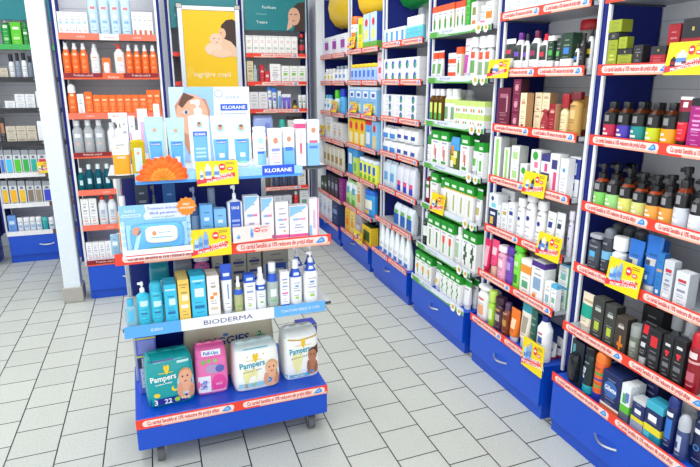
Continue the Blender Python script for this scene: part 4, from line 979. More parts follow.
    {'c': 'f0f4fa', 'cap': 'f4f6fa', 'k': 'pump', 'cf': 0.24, 'cw': 0.36, 'sf': 0.05, 'n': 4, 'p': [(0.12, 0.88, 0.03, 0.72, '2858c8'), (0.25, 0.75, 0.3, 0.33999999999999997, 'a0b8f0'), (0.3, 0.63, 0.38, 0.42, 'a0b8f0')], 'dec': [('t', 'URIAGE', 0.5, 0.6, 0.05, 'ffffff', 0.6)]},
    {'c': 'f8f4f8', 'p': [(0.0, 1, 0.03, 0.12, 'f064a8'), (0.25, 0.75, 0.3, 0.33999999999999997, 'a8a8d0'), (0.3, 0.63, 0.38, 0.42, 'a8a8d0')], 'dec': [('q', [(0.02, 0.66), (0.2, 0.72), (0.5, 0.8), (0.8, 0.9), (0.97, 0.985), (0.02, 0.985)], '8cc4f4'), ('t', 'seba', 0.34, 0.56, 0.075, '48a8e8', 0.34), ('t', 'med', 0.68, 0.56, 0.075, 'f05098', 0.3)], 'tc': 'fafafc'},
    {'c': 'f8f4f8', 'p': [(0.0, 1, 0.03, 0.12, 'f064a8'), (0.25, 0.75, 0.3, 0.33999999999999997, 'a8a8d0'), (0.3, 0.63, 0.38, 0.42, 'a8a8d0')], 'dec': [('t', 'seba', 0.34, 0.5, 0.075, '48a8e8', 0.34), ('t', 'med', 0.68, 0.5, 0.075, 'f05098', 0.3), ('o', 0.65, 0.22, 0.08, 'f8b030')], 'tc': 'fafafc'},
    {'c': 'f8f4f8', 'p': [(0.0, 0.25, 0.0, 0.3, '8cc4f4'), (0.82, 0.95, 0.0, 1, 'f064a8'), (0.35, 0.65, 0.2, 0.7, 'd8c0d8')]},
    {'c': '3c4454', 'p': [(0.2, 0.8, 0.3, 0.6, '586070')]},
    {'c': 'b8bcc0/gel', 'f': 'plastic', 'cap': '787468', 'k': 'pump', 'cf': 0.3, 'cw': 0.35},
    {'c': '2c68a8', 'dec': [('t', 'Avène', 0.5, 0.55, 0.1, 'b8d0e8', 0.6)], 'tc': '3878b8'},
    {'c': 'a8dcec/clear', 'f': 'plastic', 'cap': '38b0d8', 'k': 'cap', 'cf': 0.24, 'cw': 0.62, 'sf': 0.08, 'p': [(0.2, 0.8, 0.2, 0.6, '58b8e0/plastic')]},
    {'c': '3cc4e0', 'cap': 'f4f8f8', 'k': 'pump', 'cf': 0.24, 'cw': 0.4, 'sf': 0.07, 'p': [(0.3, 0.85, 0.45, 0.58, 'c8ecf4'), (0.3, 0.8, 0.25, 0.3, '2878a8')]},
    {'c': '3cc4e0', 'cap': '30b4d4', 'k': 'dome', 'cf': 0.22, 'cw': 0.98, 'p': [(0.3, 0.85, 0.42, 0.55, 'c8ecf4'), (0.3, 0.8, 0.25, 0.3, '2878a8')]},
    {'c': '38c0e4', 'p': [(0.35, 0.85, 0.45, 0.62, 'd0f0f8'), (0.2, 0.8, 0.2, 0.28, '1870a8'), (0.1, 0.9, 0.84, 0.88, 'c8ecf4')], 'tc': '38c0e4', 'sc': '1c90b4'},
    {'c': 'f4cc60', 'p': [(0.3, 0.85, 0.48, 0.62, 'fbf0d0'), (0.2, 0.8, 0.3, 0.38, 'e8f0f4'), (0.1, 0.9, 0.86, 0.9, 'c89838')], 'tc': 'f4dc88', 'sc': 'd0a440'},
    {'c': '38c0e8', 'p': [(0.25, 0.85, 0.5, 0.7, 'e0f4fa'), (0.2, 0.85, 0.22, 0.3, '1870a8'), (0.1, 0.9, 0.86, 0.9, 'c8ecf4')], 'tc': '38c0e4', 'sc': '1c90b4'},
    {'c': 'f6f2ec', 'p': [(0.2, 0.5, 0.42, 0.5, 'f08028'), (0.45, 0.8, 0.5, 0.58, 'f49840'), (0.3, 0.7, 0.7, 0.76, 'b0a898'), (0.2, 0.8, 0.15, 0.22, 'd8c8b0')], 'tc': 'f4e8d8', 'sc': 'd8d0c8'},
    {'c': 'f4f6f8', 'cap': 'e8eef2', 'cf': 0.06, 'b': [(0.68, 1, '2454cc')], 'p': [(0.2, 0.8, 0.76, 0.82, 'e8eefa'), (0.45, 0.6, 0.3, 0.6, '8098c8')]},
    {'c': 'dce0a8/clear', 'f': 'plastic', 'cap': 'f8f8f8', 'k': 'spray', 'cf': 0.3, 'cw': 0.5, 'sf': 0.1, 'b': [(0.5, 0.64, '2858c8/plastic')], 'p': [(0.3, 0.7, 0.15, 0.2, '70b050/plastic')]},
    {'c': 'f0f2f8', 'b': [(0.78, 1, '2858c8')], 'p': [(0.2, 0.8, 0.84, 0.92, 'd8e4f8'), (0.2, 0.8, 0.5, 0.56, '98a8d0'), (0.3, 0.6, 0.12, 0.18, 'a8d060')], 'tc': '3060d0'},
    {'c': 'f2f6fa', 'cap': 'f6f8fa', 'k': 'spray', 'cf': 0.28, 'cw': 0.6, 'sf': 0.06, 'n': 2.2, 'b': [(0.46, 0.6, '2858c8')], 'p': [(0.25, 0.8, 0.5, 0.55, 'e0e8f8'), (0.3, 0.6, 0.15, 0.2, '80c060')]},
    {'c': 'd4e4dc/clear', 'f': 'plastic', 'cap': 'f4f6f8', 'k': 'cap', 'cf': 0.2, 'cw': 0.62, 'sf': 0.26, 'b': [(0.58, 0.76, '2858c8/plastic')], 'p': [(0.3, 0.7, 0.25, 0.42, 'e8f0f0/plastic'), (0.3, 0.7, 0.14, 0.18, '70b860/plastic')]},
    {'c': 'f4f4f8', 'p': [(0.2, 0.8, 0.75, 0.8, '98a8d0'), (0.2, 0.8, 0.55, 0.6, '98a8d0'), (0.15, 0.85, 0.35, 0.4, 'e868b8'), (0.0, 1, 0.0, 0.05, '2858c8')], 'tc': 'f8f8fa'},
    {'c': 'f4f6fa', 'cap': 'f4f6fa', 'b': [(0.62, 0.8, '2858c8')], 'p': [(0.25, 0.8, 0.66, 0.72, 'e0e8f8'), (0.3, 0.7, 0.4, 0.44, '6890d0'), (0.3, 0.6, 0.12, 0.18, 'a8d060')], 'k': 'cap', 'cf': 0.16, 'cw': 0.55, 'sf': 0.22, 'n': 2.2},
    {'c': 'f4f6fa', 'cap': 'f4f6fa', 'b': [(0.62, 0.8, '2858c8')], 'p': [(0.25, 0.8, 0.66, 0.72, 'e0e8f8'), (0.3, 0.7, 0.4, 0.44, '6890d0'), (0.3, 0.6, 0.12, 0.18, 'a8d060')], 'k': 'pump', 'cf': 0.22, 'cw': 0.4, 'sf': 0.22, 'n': 2.2},
    {'c': 'f4f6fa', 'cap': 'f4f6fa', 'b': [(0.62, 0.8, '2858c8')], 'p': [(0.25, 0.8, 0.66, 0.72, 'e0e8f8'), (0.3, 0.7, 0.4, 0.44, '6890d0'), (0.3, 0.6, 0.12, 0.18, 'a8d060')], 'k': 'pump', 'cf': 0.2, 'cw': 0.4, 'sf': 0.2, 'n': 2.2},
    {'c': '1c8a9c', 'p': [(0.4, 0.75, 0.3, 0.6, 'b8dce0')]},
    {'c': '7c8490', 'p': [(0.3, 0.7, 0.5, 0.7, '4a5058')]},
    {'c': 'e070b0', 'cap': 'f0e8ec', 'k': 'flip', 'cf': 0.1, 'n': 3, 'b': [(0.0, 0.5, 'ece4e4')]},
    {'c': 'b4b0a4', 'p': [(0.2, 0.8, 0.7, 0.76, '4a4c7c'), (0.2, 0.8, 0.45, 0.5, '6a6c8c')]},
    {'c': 'b8b4a8', 'p': [(0.15, 0.85, 0.72, 0.78, '3a3c80'), (0.15, 0.85, 0.5, 0.56, '3a3c80'), (0.15, 0.85, 0.3, 0.36, '3a3c80')]},
    {'c': 'b0aca0', 'b': [(0.0, 0.62, 'b8bcc4')], 'p': [(0.1, 0.9, 0.2, 0.62, '2c54b4'), (0.2, 0.8, 0.1, 0.5, 'c0c8d0')]},
]

LAMPS = ((.75, .3, 17), (.8, 2.2, 17), (1.0, 4.3, 20), (-.5, 1.5, 17), (-.45, 3.2, 18), (.6, 5.0, 9), (-1.6, 4.3, 22), (.0, -.8, 26))  # unseen ceiling panels, some added to brighten the poster and sun care shelves
WORLD = 1.6
EXPO = -.06

# ------------------------------------------------------------------ wall units
display_unit('far corner wall unit with a yellow drum header and small white cartons', (1.72, 6.000, 0), -PI / 2, 0.800, .325, [(1.867, 0.002, 'red'), (1.61, 0.0, 'red'), (1.31, -0.005, 'red'), (1.035, -0.008, 'red'), (0.747, -0.015, 'red'), (0.468, -0.04, 'red')], (0.200, -.065, 'red'), header=drum('f8cc10'))
display_unit('wall unit of baby food and tins under a yellow drum header', (1.72, 5.110, 0), -PI / 2, 0.750, .325, [(1.88, 0.002, 'red'), (1.615, 0.0, 'red'), (1.333, -0.005, 'red'), (1.056, -0.008, 'red'), (0.773, -0.015, 'red'), (0.485, -0.04, 'red')], (0.235, -.065, 'red'), header=drum('f8cc10'))
display_unit('wall unit of white and blue cotton goods under a green drum header', (1.72, 4.275, 0), -PI / 2, 0.715, .325, [(1.892, 0.002, 'red'), (1.62, 0.0, 'red'), (1.347, -0.005, 'red'), (1.075, -0.008, 'red'), (0.797, -0.015, 'red'), (0.537, -0.04, 'red')], (0.275, -.065, 'red'), header=drum('12902c'))
display_unit('wall unit with green daisy rails full of green topped cartons', (1.72, 3.470, 0), -PI / 2, 0.725, .325, [(1.91, 0.002, 'green'), (1.635, 0.0, 'green'), (1.364, -0.005, 'green'), (1.087, -0.008, 'green'), (0.81, -0.015, 'green'), (0.526, -0.04, 'green')], (0.290, -.065, 'green'), header=drum('12902c'))
display_unit('red railed wall unit of hair care next to the daisy rails', (1.72, 2.660, 0), -PI / 2, 0.650, .325, [(1.94, 0.002, 'red'), (1.667, 0.0, 'red'), (1.388, -0.005, 'red'), (1.114, -0.008, 'red'), (0.84, -0.015, 'red'), (0.58, -0.04, 'red')], (0.308, -.065, 'red'))
display_unit('nearest wall unit of brown pump bottles with a blue drawer', (1.72, 1.930, 0), -PI / 2, 0.730, .325, [(1.94, 0.002, 'red'), (1.668, 0.0, 'red'), (1.39, -0.005, 'red'), (1.11, -0.008, 'red'), (0.836, -0.015, 'red'), (0.56, -0.04, 'red')], (0.307, -.065, 'red'))
display_unit('wall unit of orange sun care goods beside the white pillar', (-0.560, 4.450, 0), 0, 0.625, .33, [(1.922, 0.0, 'salmonw'), (1.66, 0.0, 'sun'), (1.388, 0.0, 'salmonw'), (1.112, 0.0, 'sun'), (0.841, 0.0, 'salmon'), (0.577, 0.0, 'salmon')], (0.310, -.012, 'sun'))
display_unit('wall unit of small grey and white cartons behind the white pillar', (-1.330, 5.650, 0), 0, 0.640, .33, [(1.907, 0.0, 'leaf'), (1.641, 0.0, 'dark'), (1.383, 0.0, 'dark'), (1.1, 0.0, 'dark'), (0.824, 0.0, 'brown'), (0.552, 0.0, 'brown')], (0.297, -.012, 'brown'), header=teal([], False))
display_unit('empty edge of another blue wall unit at the far left', (-2.040, 5.550, 0), 0, 0.600, .33, [(1.881, 0.0, 'plain'), (1.605, 0.0, 'plain'), (1.33, 0.0, 'plain'), (1.055, 0.0, 'plain'), (0.78, 0.0, 'plain'), (0.51, 0.0, 'plain')], (0.260, -.012, None))
display_unit('wall unit hidden behind the yellow poster frame', (0.235, 5.950, 0), 0, 0.625, .33, [(1.881, 0.0, 'red1'), (1.605, 0.0, 'red1'), (1.33, 0.0, 'red1'), (1.055, 0.0, 'red1'), (0.78, 0.0, 'red1'), (0.51, 0.0, 'red1')], (0.260, -.012, None), header=teal([('Hidratare', .12, 2.2, .03, 'a8d8dc'), ('\u00eengrijire', .3, 2.2, .03, '68b4b8')], False))
display_unit('wall unit with a teal header showing a dark haired woman', (0.935, 5.950, 0), 0, 0.620, .33, [(1.881, 0.0, 'red1'), (1.605, 0.0, 'red1'), (1.33, 0.0, 'red1'), (1.055, 0.0, 'red1'), (0.78, 0.0, 'red1'), (0.51, 0.0, 'red1')], (0.260, -.012, 'red1'), header=teal([('Purificare', .25, 2.305, .026, 'eef8f8'), ('Hidratare', .17, 2.245, .02, '7cc0c4'), ('Tratare', .17, 2.165, .026, 'eef8f8')], True))

def poster():
    t = thing('poster_frame', 'silver framed yellow poster of a mother and baby on the far wall', 'poster', (.586, 5.9, 1.3))
    w, h = .292, 1.0
    for nm, a in (('frame_side', (-w, -w + .045, 0, h)), ('frame_side', (w - .045, w, 0, h)), ('frame_end', (-w + .046, w - .046, h - .04, h)), ('frame_end', (-w + .046, w - .046, 0, .04))):
        mb = MB()
        mb.cham(a[0], a[1], -.006, .014, a[2], a[3], M('d4d6dc', 'metal'), .004)
        mb.build(nm, t)
    for x in (-w + .02, w - .02):
        mb = MB()
        mb.cham(x - .03, x + .03, -.01, .016, h - .03, h + .02, M('a8a4a0', 'metal'), .008)
        mb.build('frame_corner', t)
    mb = MB()
    mb.box(-w + .04, w - .04, 0, .008, .03, h - .03, M('f6c60c'))
    y = -.0008
    mb.poly([(.25, .55), (.25, .87), (.22, .89), (.16, .88), (.11, .83), (.105, .77), (.13, .72), (.15, .64), (.17, .58)], M('3c241c'), y)
    mb.disc(.118, .755, .034, .05, M('e8bc98'), y * 2, n=18)
    mb.poly([(.1, .72), (.2, .68), (.25, .62), (.25, .54), (.1, .54), (.06, .58)], M('ecc4a4'), y * 2.5)
    mb.disc(.055, .7, .062, .055, M('f0ccb0'), y * 3.5, n=18)
    mb.disc(.03, .61, .085, .06, M('f4d4b8'), y * 3, n=18)
    mb.disc(.1, .57, .1, .04, M('f0ccac'), y * 4, n=18)
    mb.disc(.036, .708, .012, .003, M('6a4434'), y * 5, n=8)
    mb.disc(.085, .706, .009, .003, M('6a4434'), y * 5, n=8)
    mb.disc(.062, .673, .012, .005, M('d08878'), y * 5, n=8)
    mb.disc(.105, .76, .01, .003, M('4a3028'), y * 3, n=8)
    mb.poly([(-.25, .42), (-.2, .46), (-.17, .42), (-.2, .34), (-.25, .32)], M('f8cc3c'), y)
    mb.text('\u00eengrijire copii', -.0, .35, .05, M('fcf4d8'), y * 3, width=.36)
    mb.build('poster_print', t)


poster()
# ------------------------------------------------------------------ the stand in the aisle
SA = math.radians(1.7)
SO = (.243, 2.25)


def S(x, y, z):
    return (SO[0] + math.cos(SA) * x - math.sin(SA) * y, SO[1] + math.sin(SA) * x + math.cos(SA) * y, z)


def stand():
    u = thing('display_stand', 'blue wheeled display stand with three shelves in the middle of the aisle', 'display stand', S(0, 0, 0), SA)
    mb = MB()
    mb.cham(-.418, .418, 0, .5, .095, .245, M('0a4cc4', 'plastic'), .004)
    b = mb.build('base', u)
    mb = MB()
    rail(mb, -.418, .418, .2, .243, -.005, 'red')
    mb.build('price_rail', b)
    for x in (-.33, .35):
        for y in (.05, .44):
            mb = MB()
            mb.box(x - .03, x + .03, y - .03, y + .03, .088, .0948, M('a8aaae', 'metal'))
            mb.box(x - .021, x - .017, y - .014, y + .022, .03, .09, M('9a9ca0', 'metal'))
            mb.box(x + .017, x + .021, y - .014, y + .022, .03, .09, M('9a9ca0', 'metal'))
            c = mb.build('castor', u)
            mb = MB()
            mb.lathe([(.012, x - .016), (.034, x - .016), (.036, x - .01), (.036, x + .01), (.034, x + .016), (.012, x + .016)], M('5c5e62', 'matte'), cx=y + .004, cy=.036, axis='x', n=18)
            mb.lathe([(.014, x - .0165), (.014, x + .0165)], M('b4b6ba', 'metal'), cx=y + .004, cy=.036, axis='x', n=12)
            mb.build('wheel', c)
    mb = MB()
    mb.box(-.386, .214, .33, .36, .2455, 1.24, M('081e7c', 'plastic'))
    mb.build('spine_panel', u)
    for x in (-.408, .2155):
        mb = MB()
        mb.cham(x, x + .02, .328, .37, .2455, 1.25, M('c8ccd0', 'metal'), .003)
        mb.build('upright', u)

    def shelf(z, x0, x1, y0, y1, nm='shelf'):
        mb = MB()
        mb.box(x0, x1, y0 + .006, y1, z - .02, z - .012, M('c4c8cc', 'plastic'))
        mb.box(x0, x1, y0 + .002, y0 + .006, z - .022, z - .01, M('3c4248', 'plastic'))
        for x in (x0, x1 - .003):
            mb.face([(x, y0 + .02, z - .021), (x, y1, z - .021), (x, y1, z - .075), (x, y0 + .12, z - .045)], M('b8bcc0', 'metal'))
            mb.face([(x + .003, y0 + .02, z - .021), (x + .003, y0 + .12, z - .045), (x + .003, y1, z - .075), (x + .003, y1, z - .021)], M('b8bcc0', 'metal'))
        return mb.build(nm, u)
    s = shelf(.684, -.425, .425, -.05, .325)
    mb = MB()
    for a, c, col in ((-.421, -.208, '58a8ec'), (-.208, .171, 'f0eef6'), (.171, .398, '68b0ee')):
        mb.box(a, c - .0005, -.05, -.046, .634, .682, M(col))
    mb.text('BIODERMA', -.02, .647, .02, M('4a4e78'), -.0506, width=.2)
    mb.text('IDERA', -.3, .652, .012, M('e0eefa'), -.0506)
    mb.text('TOALETARE BEBE\u0218I \u0218I COPII', .285, .652, .012, M('e6f2fc'), -.0506, width=.17)
    mb.build('price_rail', s)
    s = shelf(.982, -.425, .425, -.055, .325)
    mb = MB()
    rail(mb, -.425, .425, .935, .980, -.055, 'red')
    mb.build('price_rail', s)
    s = shelf(1.276, -.42, .43, .0, .325)
    mb = MB()
    mb.box(-.326, .3, -.06, .06, 1.264, 1.2716, M('90c8f4', 'plastic'))
    mb.box(-.326, .3, -.08, -.06, 1.24, 1.279, M('9ccef6', 'plastic'))
    mb.rect(-.326, .3, 1.24, 1.25, M('4c9cf0'), -.0806)
    mb.rect(.138, .266, 1.248, 1.287, M('2454d8'), -.0812)
    mb.text('KLORANE', .202, 1.26, .015, M('ffffff'), -.0818, width=.108, bold=1)
    mb.text('b\u00e9b\u00e9', -.02, 1.258, .01, M('5a90d8'), -.0812)
    mb.build('price_rail', s)


stand()


def showcard():
    """folded display card with a portrait of a baby peeping out of a paper tear"""
    t = thing('display_card', 'white and blue display card with a baby face at the back of the stand top', 'display card', S(.0, .30, 1.268), SA)
    mb = MB()
    mb.box(-.165, .172, 0, .004, 0, .312, M('f4f6fa'))
    mb.box(-.15, .16, .004, .018, 0, .02, M('e8eef4'))
    mb.build('card', t)
    mb = MB()
    y = -.0008
    mb.rect(-.165, .03, 0, .312, M('9cc4f4'), y)
    mb.poly([(-.165, .1), (-.165, .312), (-.1, .312)], M('c4dcf8'), y * 1.5)
    mb.poly([(.01, .0), (.172, .0), (.172, .312), (.02, .312)], M('f6f6fa'), y * 2)
    # torn opening with the face behind
    mb.poly([(-.14, .19), (-.145, .235), (-.105, .29), (-.06, .272), (-.015, .26), (.0, .21), (-.01, .16), (-.02, .05), (-.1, .03), (-.13, .12)], M('c88a6c'), y * 3)
    mb.disc(-.075, .195, .066, .088, M('e8ac8c'), y * 4, n=20)
    mb.poly([(-.13, .24), (-.105, .288), (-.06, .27), (-.09, .255), (-.115, .225)], M('6a4030'), y * 5)
    for x in (-.1, -.045):
        mb.disc(x, .208, .012, .009, M('f4ece8'), y * 5, n=10)
        mb.disc(x, .208, .007, .008, M('4a5a78'), y * 6, n=8)
    mb.disc(-.075, .14, .016, .006, M('c8706a'), y * 6)
    mb.disc(.04, .283, .019, .016, M('a4b8f0'), y * 3)
    mb.disc(.04, .283, .015, .012, M('eef2fa'), y * 4)
    mb.text('b\u00e9b\u00e9', .1, .262, .016, M('90a8dc'), y * 3, width=.06)
    mb.rect(.045, .162, .212, .24, M('2c5cd4'), y * 3)
    mb.text('KLORANE', .103, .219, .014, M('ffffff'), y * 4, width=.098, bold=1)
    for k in range(2):
        mb.rect(.046, .052, .196 - .013 * k, .201 - .013 * k, M('e05040'), y * 3)
        mb.rect(.058, .155 - .02 * k, .196 - .013 * k, .2 - .013 * k, M('a8b8d8'), y * 3)
    mb.build('picture_print', t)


showcard()


def gerbera():
    """large orange daisy cut in half, fixed to the tray edge"""
    t = thing('gerbera_ornament', 'big orange gerbera flower ornament on the front of the top shelf', 'flower', S(-.228, -.0825, 1.253), SA)
    rnd = random.Random(3)
    for ring, (n, L, wd, c, y0) in enumerate(((11, .094, .030, 'fa5a10', .0), (12, .08, .026, 'f86c18', -.004), (9, .05, .018, 'fc8a28', -.008))):
        for k in range(n):
            a = PI * (k + .5) / n if ring != 1 else PI * k / (n - 1)
            a = min(max(a, .03), PI - .03)
            l = L * rnd.uniform(.92, 1.04)
            dx, dz = math.cos(a), math.sin(a)
            px, pz = -dz, dx
            mb = MB()
            rows = []
            for q, wq, yq in ((.06, .25, 0), (.4, .8, -.006), (.75, 1, -.008), (.93, .7, -.004), (1, .15, -.001)):
                rows.append([(l * q * dx + px * wd / 2 * wq * s, y0 + yq + (.0 if s else -.003), max(0, l * q * dz + pz * wd / 2 * wq * s)) for s in (-1, 0, 1)])
            for r0, r1 in zip(rows, rows[1:]):
                for i in (0, 1):
                    mb.face([r0[i], r0[i + 1], r1[i + 1], r1[i]], M(c, 'matte'), True)
            mb.build('petal', t)
    mb = MB()
    mb.lathe([(.004, -.016), (.017, -.014), (.02, -.006), (.02, 0)], M('f0b020', 'matte'), axis='y', n=14)
    v = [(x, y, abs(z)) for x, y, z in mb.v]
    mb.v = v
    mb.build('flower_centre', t)


gerbera()


def wipes():
    t = thing('wipes_display', 'pale blue display card holding a pack of baby wipes on the red railed shelf', 'display card', S(-.27, -.062, .9705), SA)
    mb = MB()
    mb.box(-.124, .127, -.0015, .0015, .012, .192, M('8cc6f4'))
    mb.box(-.124, .127, -.03, .0015, .008, .012, M('eef4fc'))
    mb.box(-.122, .126, -.032, -.03, .0, .03, M('f4f6fc'))
    y = -.002
    mb.poly([(-.035, .192), (.127, .192), (.127, .135), (-.035, .135), (-.04, .15), (-.03, .165)], M('dfe4fa'), y * 1.2)
    mb.text('Toaletare delicat\u0103', .03, .172, .009, M('3a50c8'), y * 2, width=.11)
    mb.text('f\u0103r\u0103 parabeni', .03, .154, .009, M('3a50c8'), y * 2, width=.095)
    mb.text('extract de g\u0103lbenele', .03, .14, .007, M('50a040'), y * 2, width=.08)
    mb.text('b\u00e9b\u00e9', -.085, .166, .014, M('e8f4fd'), y * 2)
    mb.poly(rounded(-.118, -.048, .147, .16), M('c8e4fa'), y * 1.5)
    mb.text('KLORANE', -.083, .1505, .006, M('5a9ae0'), y * 2, width=.055)
    for k in range(4):
        mb.disc(-.115, .125 - .026 * k, .0075, .011, M('b8dcf8'), y * 2)
        mb.disc(.119, .125 - .026 * k, .0075, .011, M('b8dcf8'), y * 2)
    mb.rect(-.115, .12, .0065, .0105, M('e03838'), -.0324)
    mb.build('card', t)
    mb = MB()
    mb.poly([(-.124, .01), (-.108, .01), (-.108, .13), (-.124, .13)], M('e6f2fc'), y * 1.5)
    # soft pack
    rings = []
    for k, s in ((0, .98), (.4, 1), (.8, .96), (1, .82)):
        rings.append([(.004 + px * .096 * s, -.004 - k * .026, .072 + pz * .05 * s) for px, pz in [(p, q) for p, q in unit_ring(28, 5)]])
    mb.loft(rings, M('64b4f0', 'film'), smooth=True)
    for sx in (-1, 1):
        mb.poly([(.004 + sx * .09, .025), (.004 + sx * .108, .022), (.004 + sx * .108, .122), (.004 + sx * .09, .119)], M('a8d8f8', 'film'), -.012)
    mb.disc(-.068, .1, .016, .017, M('d89a80'), -.0305)
    mb.poly([(-.085, .03), (-.07, .03), (-.05, .1), (-.06, .11)], M('b4dcfa', 'film'), -.0305)
    mb.rect(-.03, .05, .031, .034, M('58a050'), -.0306)
    mb.build('wipes_pack', t)
    mb = MB()
    mb.loft([[(.018 + px * a, -.0302 - yy, .083 + pz * b) for px, pz in unit_ring(24, 4)] for yy, a, b in ((0, .058, .032), (.006, .056, .031), (.009, .05, .026))], M('f2ece0', 'plastic'), smooth=True)
    mb.disc(.018, .083, .046, .022, M('fbfbfb'), -.0398, n=24)
    mb.rect(-.02, .055, .071, .076, M('88c4f0'), -.0402)
    mb.disc(-.008, .09, .008, .009, M('e09868'), -.0402)
    mb.rect(.006, .05, .09, .093, M('90b0d8'), -.0402)
    mb.build('plastic_lid', t)
    mb = MB()
    pts = []
    for k in range(48):
        a = 2 * PI * k / 48
        r = .034 + .003 * math.cos(a * 12)
        pts.append((.116 + r * math.cos(a), .176 + r * math.sin(a)))
    mb.poly(pts, M('f88a20'), -.0075)
    mb.face([(x, -.0063, z) for x, z in reversed(pts)], M('f88a20'))
    mb.text('PRE\u021a', .116, .181, .008, M('fff0dc'), -.0082, width=.026, bold=1)
    mb.text('AVANTAJOS', .116, .168, .007, M('fff0dc'), -.0082, width=.05, bold=1)
    mb.build('price_badge', t)


wipes()


def nappy_pack(label, x, y, rz, w, d, h, st, art, lean=0, z=.2458):
    t = thing('nappy_pack', label, 'nappy pack', S(x, y, z), SA + rz)
    t.rotation_euler.x = lean
    a, b = w / 2, d / 2
    mb = MB()
    s2 = dict(f='film')
    s2.update(st)
    prof = [(0, a * .93, b * .85), (.04, a * .98, b * .97), (.25, a * 1.02, b * 1.03), (.6, a * 1.0, b * 1.02), (.86, a * .97, b * .95), (.95, a * .93, b * .8), (1, a * .82, b * .55)]
    sf = body(mb, prof, h, s2, (unit_ring(36, 5.5), 5.5))
    mb.build('wrapper', t)
    sf2 = lambda k: (lambda x, z: sf(x, max(.01 * h, min(.99 * h, z))) - .0008 * k)
    # welded film seam along the top
    mb = MB()
    n = 8
    for k in range(n):
        x0, x1 = -a * .8 + 2 * a * .8 * k / n, -a * .8 + 2 * a * .8 * (k + 1) / n
        za, zc = (.012 + .004 * math.sin(k * 2.1), .012 + .004 * math.sin(k * 2.1 + 2.1))
        mb.face([(x0, 0, h * .99), (x1, 0, h * .99), (x1, -.012, h + zc), (x0, -.012, h + za)], M(st.get('seam', st['c']), 'film'))
    mb.build('top_seam', t)
    for nm, fns in art:
        for fn in fns:
            mb = MB()
            fn(mb, sf2, a, h)
            mb.build(nm, t)
    return t


def word(txt, x, z, hh, c, width=None, rot=0, k=2):
    return lambda mb, sf, a, h: mb.text(txt, x * a, z * h, hh * h, M(c, 'film'), width=(width * a if width else None), surf=sf(k), rot=rot, bold=1)


def seq(*fs):
    def g(mb, sf, a, h):
        for f in fs:
            f(mb, sf, a, h)
    return g


def blob(x, z, rx, rz, c, k=1):
    return lambda mb, sf, a, h: mb.disc(x * a, z * h, rx * a, rz * h, M(c, 'film'), surf=sf(k), n=18)


def bar(x0, x1, z0, z1, c, k=1, sl=0):
    def g(mb, sf, a, h):
        n = 6
        for i in range(n):
            p, q = x0 + (x1 - x0) * i / n, x0 + (x1 - x0) * (i + 1) / n
            mb.poly([(p * a, (z0 + sl * i / n) * h), (q * a, (z0 + sl * (i + 1) / n) * h), (q * a, (z1 + sl * (i + 1) / n) * h), (p * a, (z1 + sl * i / n) * h)], M(c, 'film'), surf=sf(k))
    return g


def heart(x, z, s, c):
    return lambda mb, sf, a, h: mb.poly([((x + s * .05 * 16 * math.sin(t) ** 3 / 8) * a, (z + s * .05 * (13 * math.cos(t) - 5 * math.cos(2 * t) - 2 * math.cos(3 * t)) / 8) * h) for t in [2 * PI * i / 18 for i in range(18)]], M(c, 'film'), surf=sf(2))


def infant(x, z, s, skin='f0b090', hair='d8a070', shade='e4a080'):
    return seq(blob(x, z - .14 * s, .23 * s, .12 * s, skin, 3), blob(x - .17 * s, z - .12 * s, .07 * s, .09 * s, shade, 4), blob(x + .15 * s, z - .17 * s, .08 * s, .07 * s, shade, 4),
               blob(x, z + .05 * s, .185 * s, .105 * s, hair, 5), blob(x - .01 * s, z + .035 * s, .175 * s, .095 * s, skin, 6),
               blob(x - .08 * s, z + .05 * s, .022 * s, .012 * s, '3a2820', 8), blob(x + .05 * s, z + .05 * s, .022 * s, .012 * s, '3a2820', 8), blob(x - .01 * s, z - .015 * s, .05 * s, .01 * s, 'c86860', 8))


nappy_pack('teal nappy pack at the left end of the stand base', -.268, .135, .07, .20, .14, .225,
           dict(c='0ca0a4', b=[(.0, .16, '0c9498')], seam='38b8bc'),
           [('band_print', (bar(-.9, .92, .05, .19, '2c2c94', 1), bar(-.85, .2, .93, .955, '2a3a8c', 1), bar(.3, .8, .86, .9, 'c8ecec', 1))),
            ('lettering', (word('Pampers', -.3, .56, .11, 'fbfbfb', 1.05, .06), word('active baby', -.3, .48, .035, 'e8f6f6', .7, .06), word('3', -.68, .065, .115, 'ffffff', None, 0, 4), word('22', -.18, .07, .1, 'ffffff', None, 0, 4), blob(.2, .12, .12, .05, 'a8d838', 3), word('4-9 kg', .55, .1, .05, 'e8f4c8', .4, 0, 4))),
            ('picture_print', (blob(.6, .44, .36, .25, 'bcdce4', 1), infant(.6, .5, 1.6), heart(-.15, .78, 1.2, 'f4d020'), bar(-.5, .1, .7, .715, 'f0d428', 2), blob(.12, .36, .13, .06, 'f4d830', 2), blob(.17, .385, .1, .045, '0ca0a4', 3), blob(-.62, .27, .13, .045, 'f0d030', 2)))])
nappy_pack('pink pack of pull-on nappies standing second on the stand base', -.088, .15, 0, .142, .11, .224,
           dict(c='f478b8', b=[(.78, 1, 'f06cb0')], seam='f8a8d0'),
           [('band_print', (bar(-.55, .6, .84, .95, 'f4f4fc', 1), bar(-.86, -.1, .06, .42, 'f2f2fa', 1), blob(.4, .24, .45, .19, 'ee4ca0', 1), bar(-.1, .85, .05, .09, 'fbb0d8', 1))),
            ('lettering', (word('Pull-Ups', 0, .865, .06, '3a68c8', .9), word('Pull-Ups', -.34, .23, .12, '3a68d0', .6, 1.5), word('GIRLS', .4, .2, .04, 'fbd8ec', .4))),
            ('picture_print', (blob(-.5, .72, .12, .045, '68c850', 2), blob(-.15, .74, .12, .045, '78d058', 2), blob(.25, .73, .1, .04, '88d868', 2), blob(.1, .56, .5, .1, 'b8a0c8', 1), blob(.5, .55, .28, .08, '6068b8', 2)))])
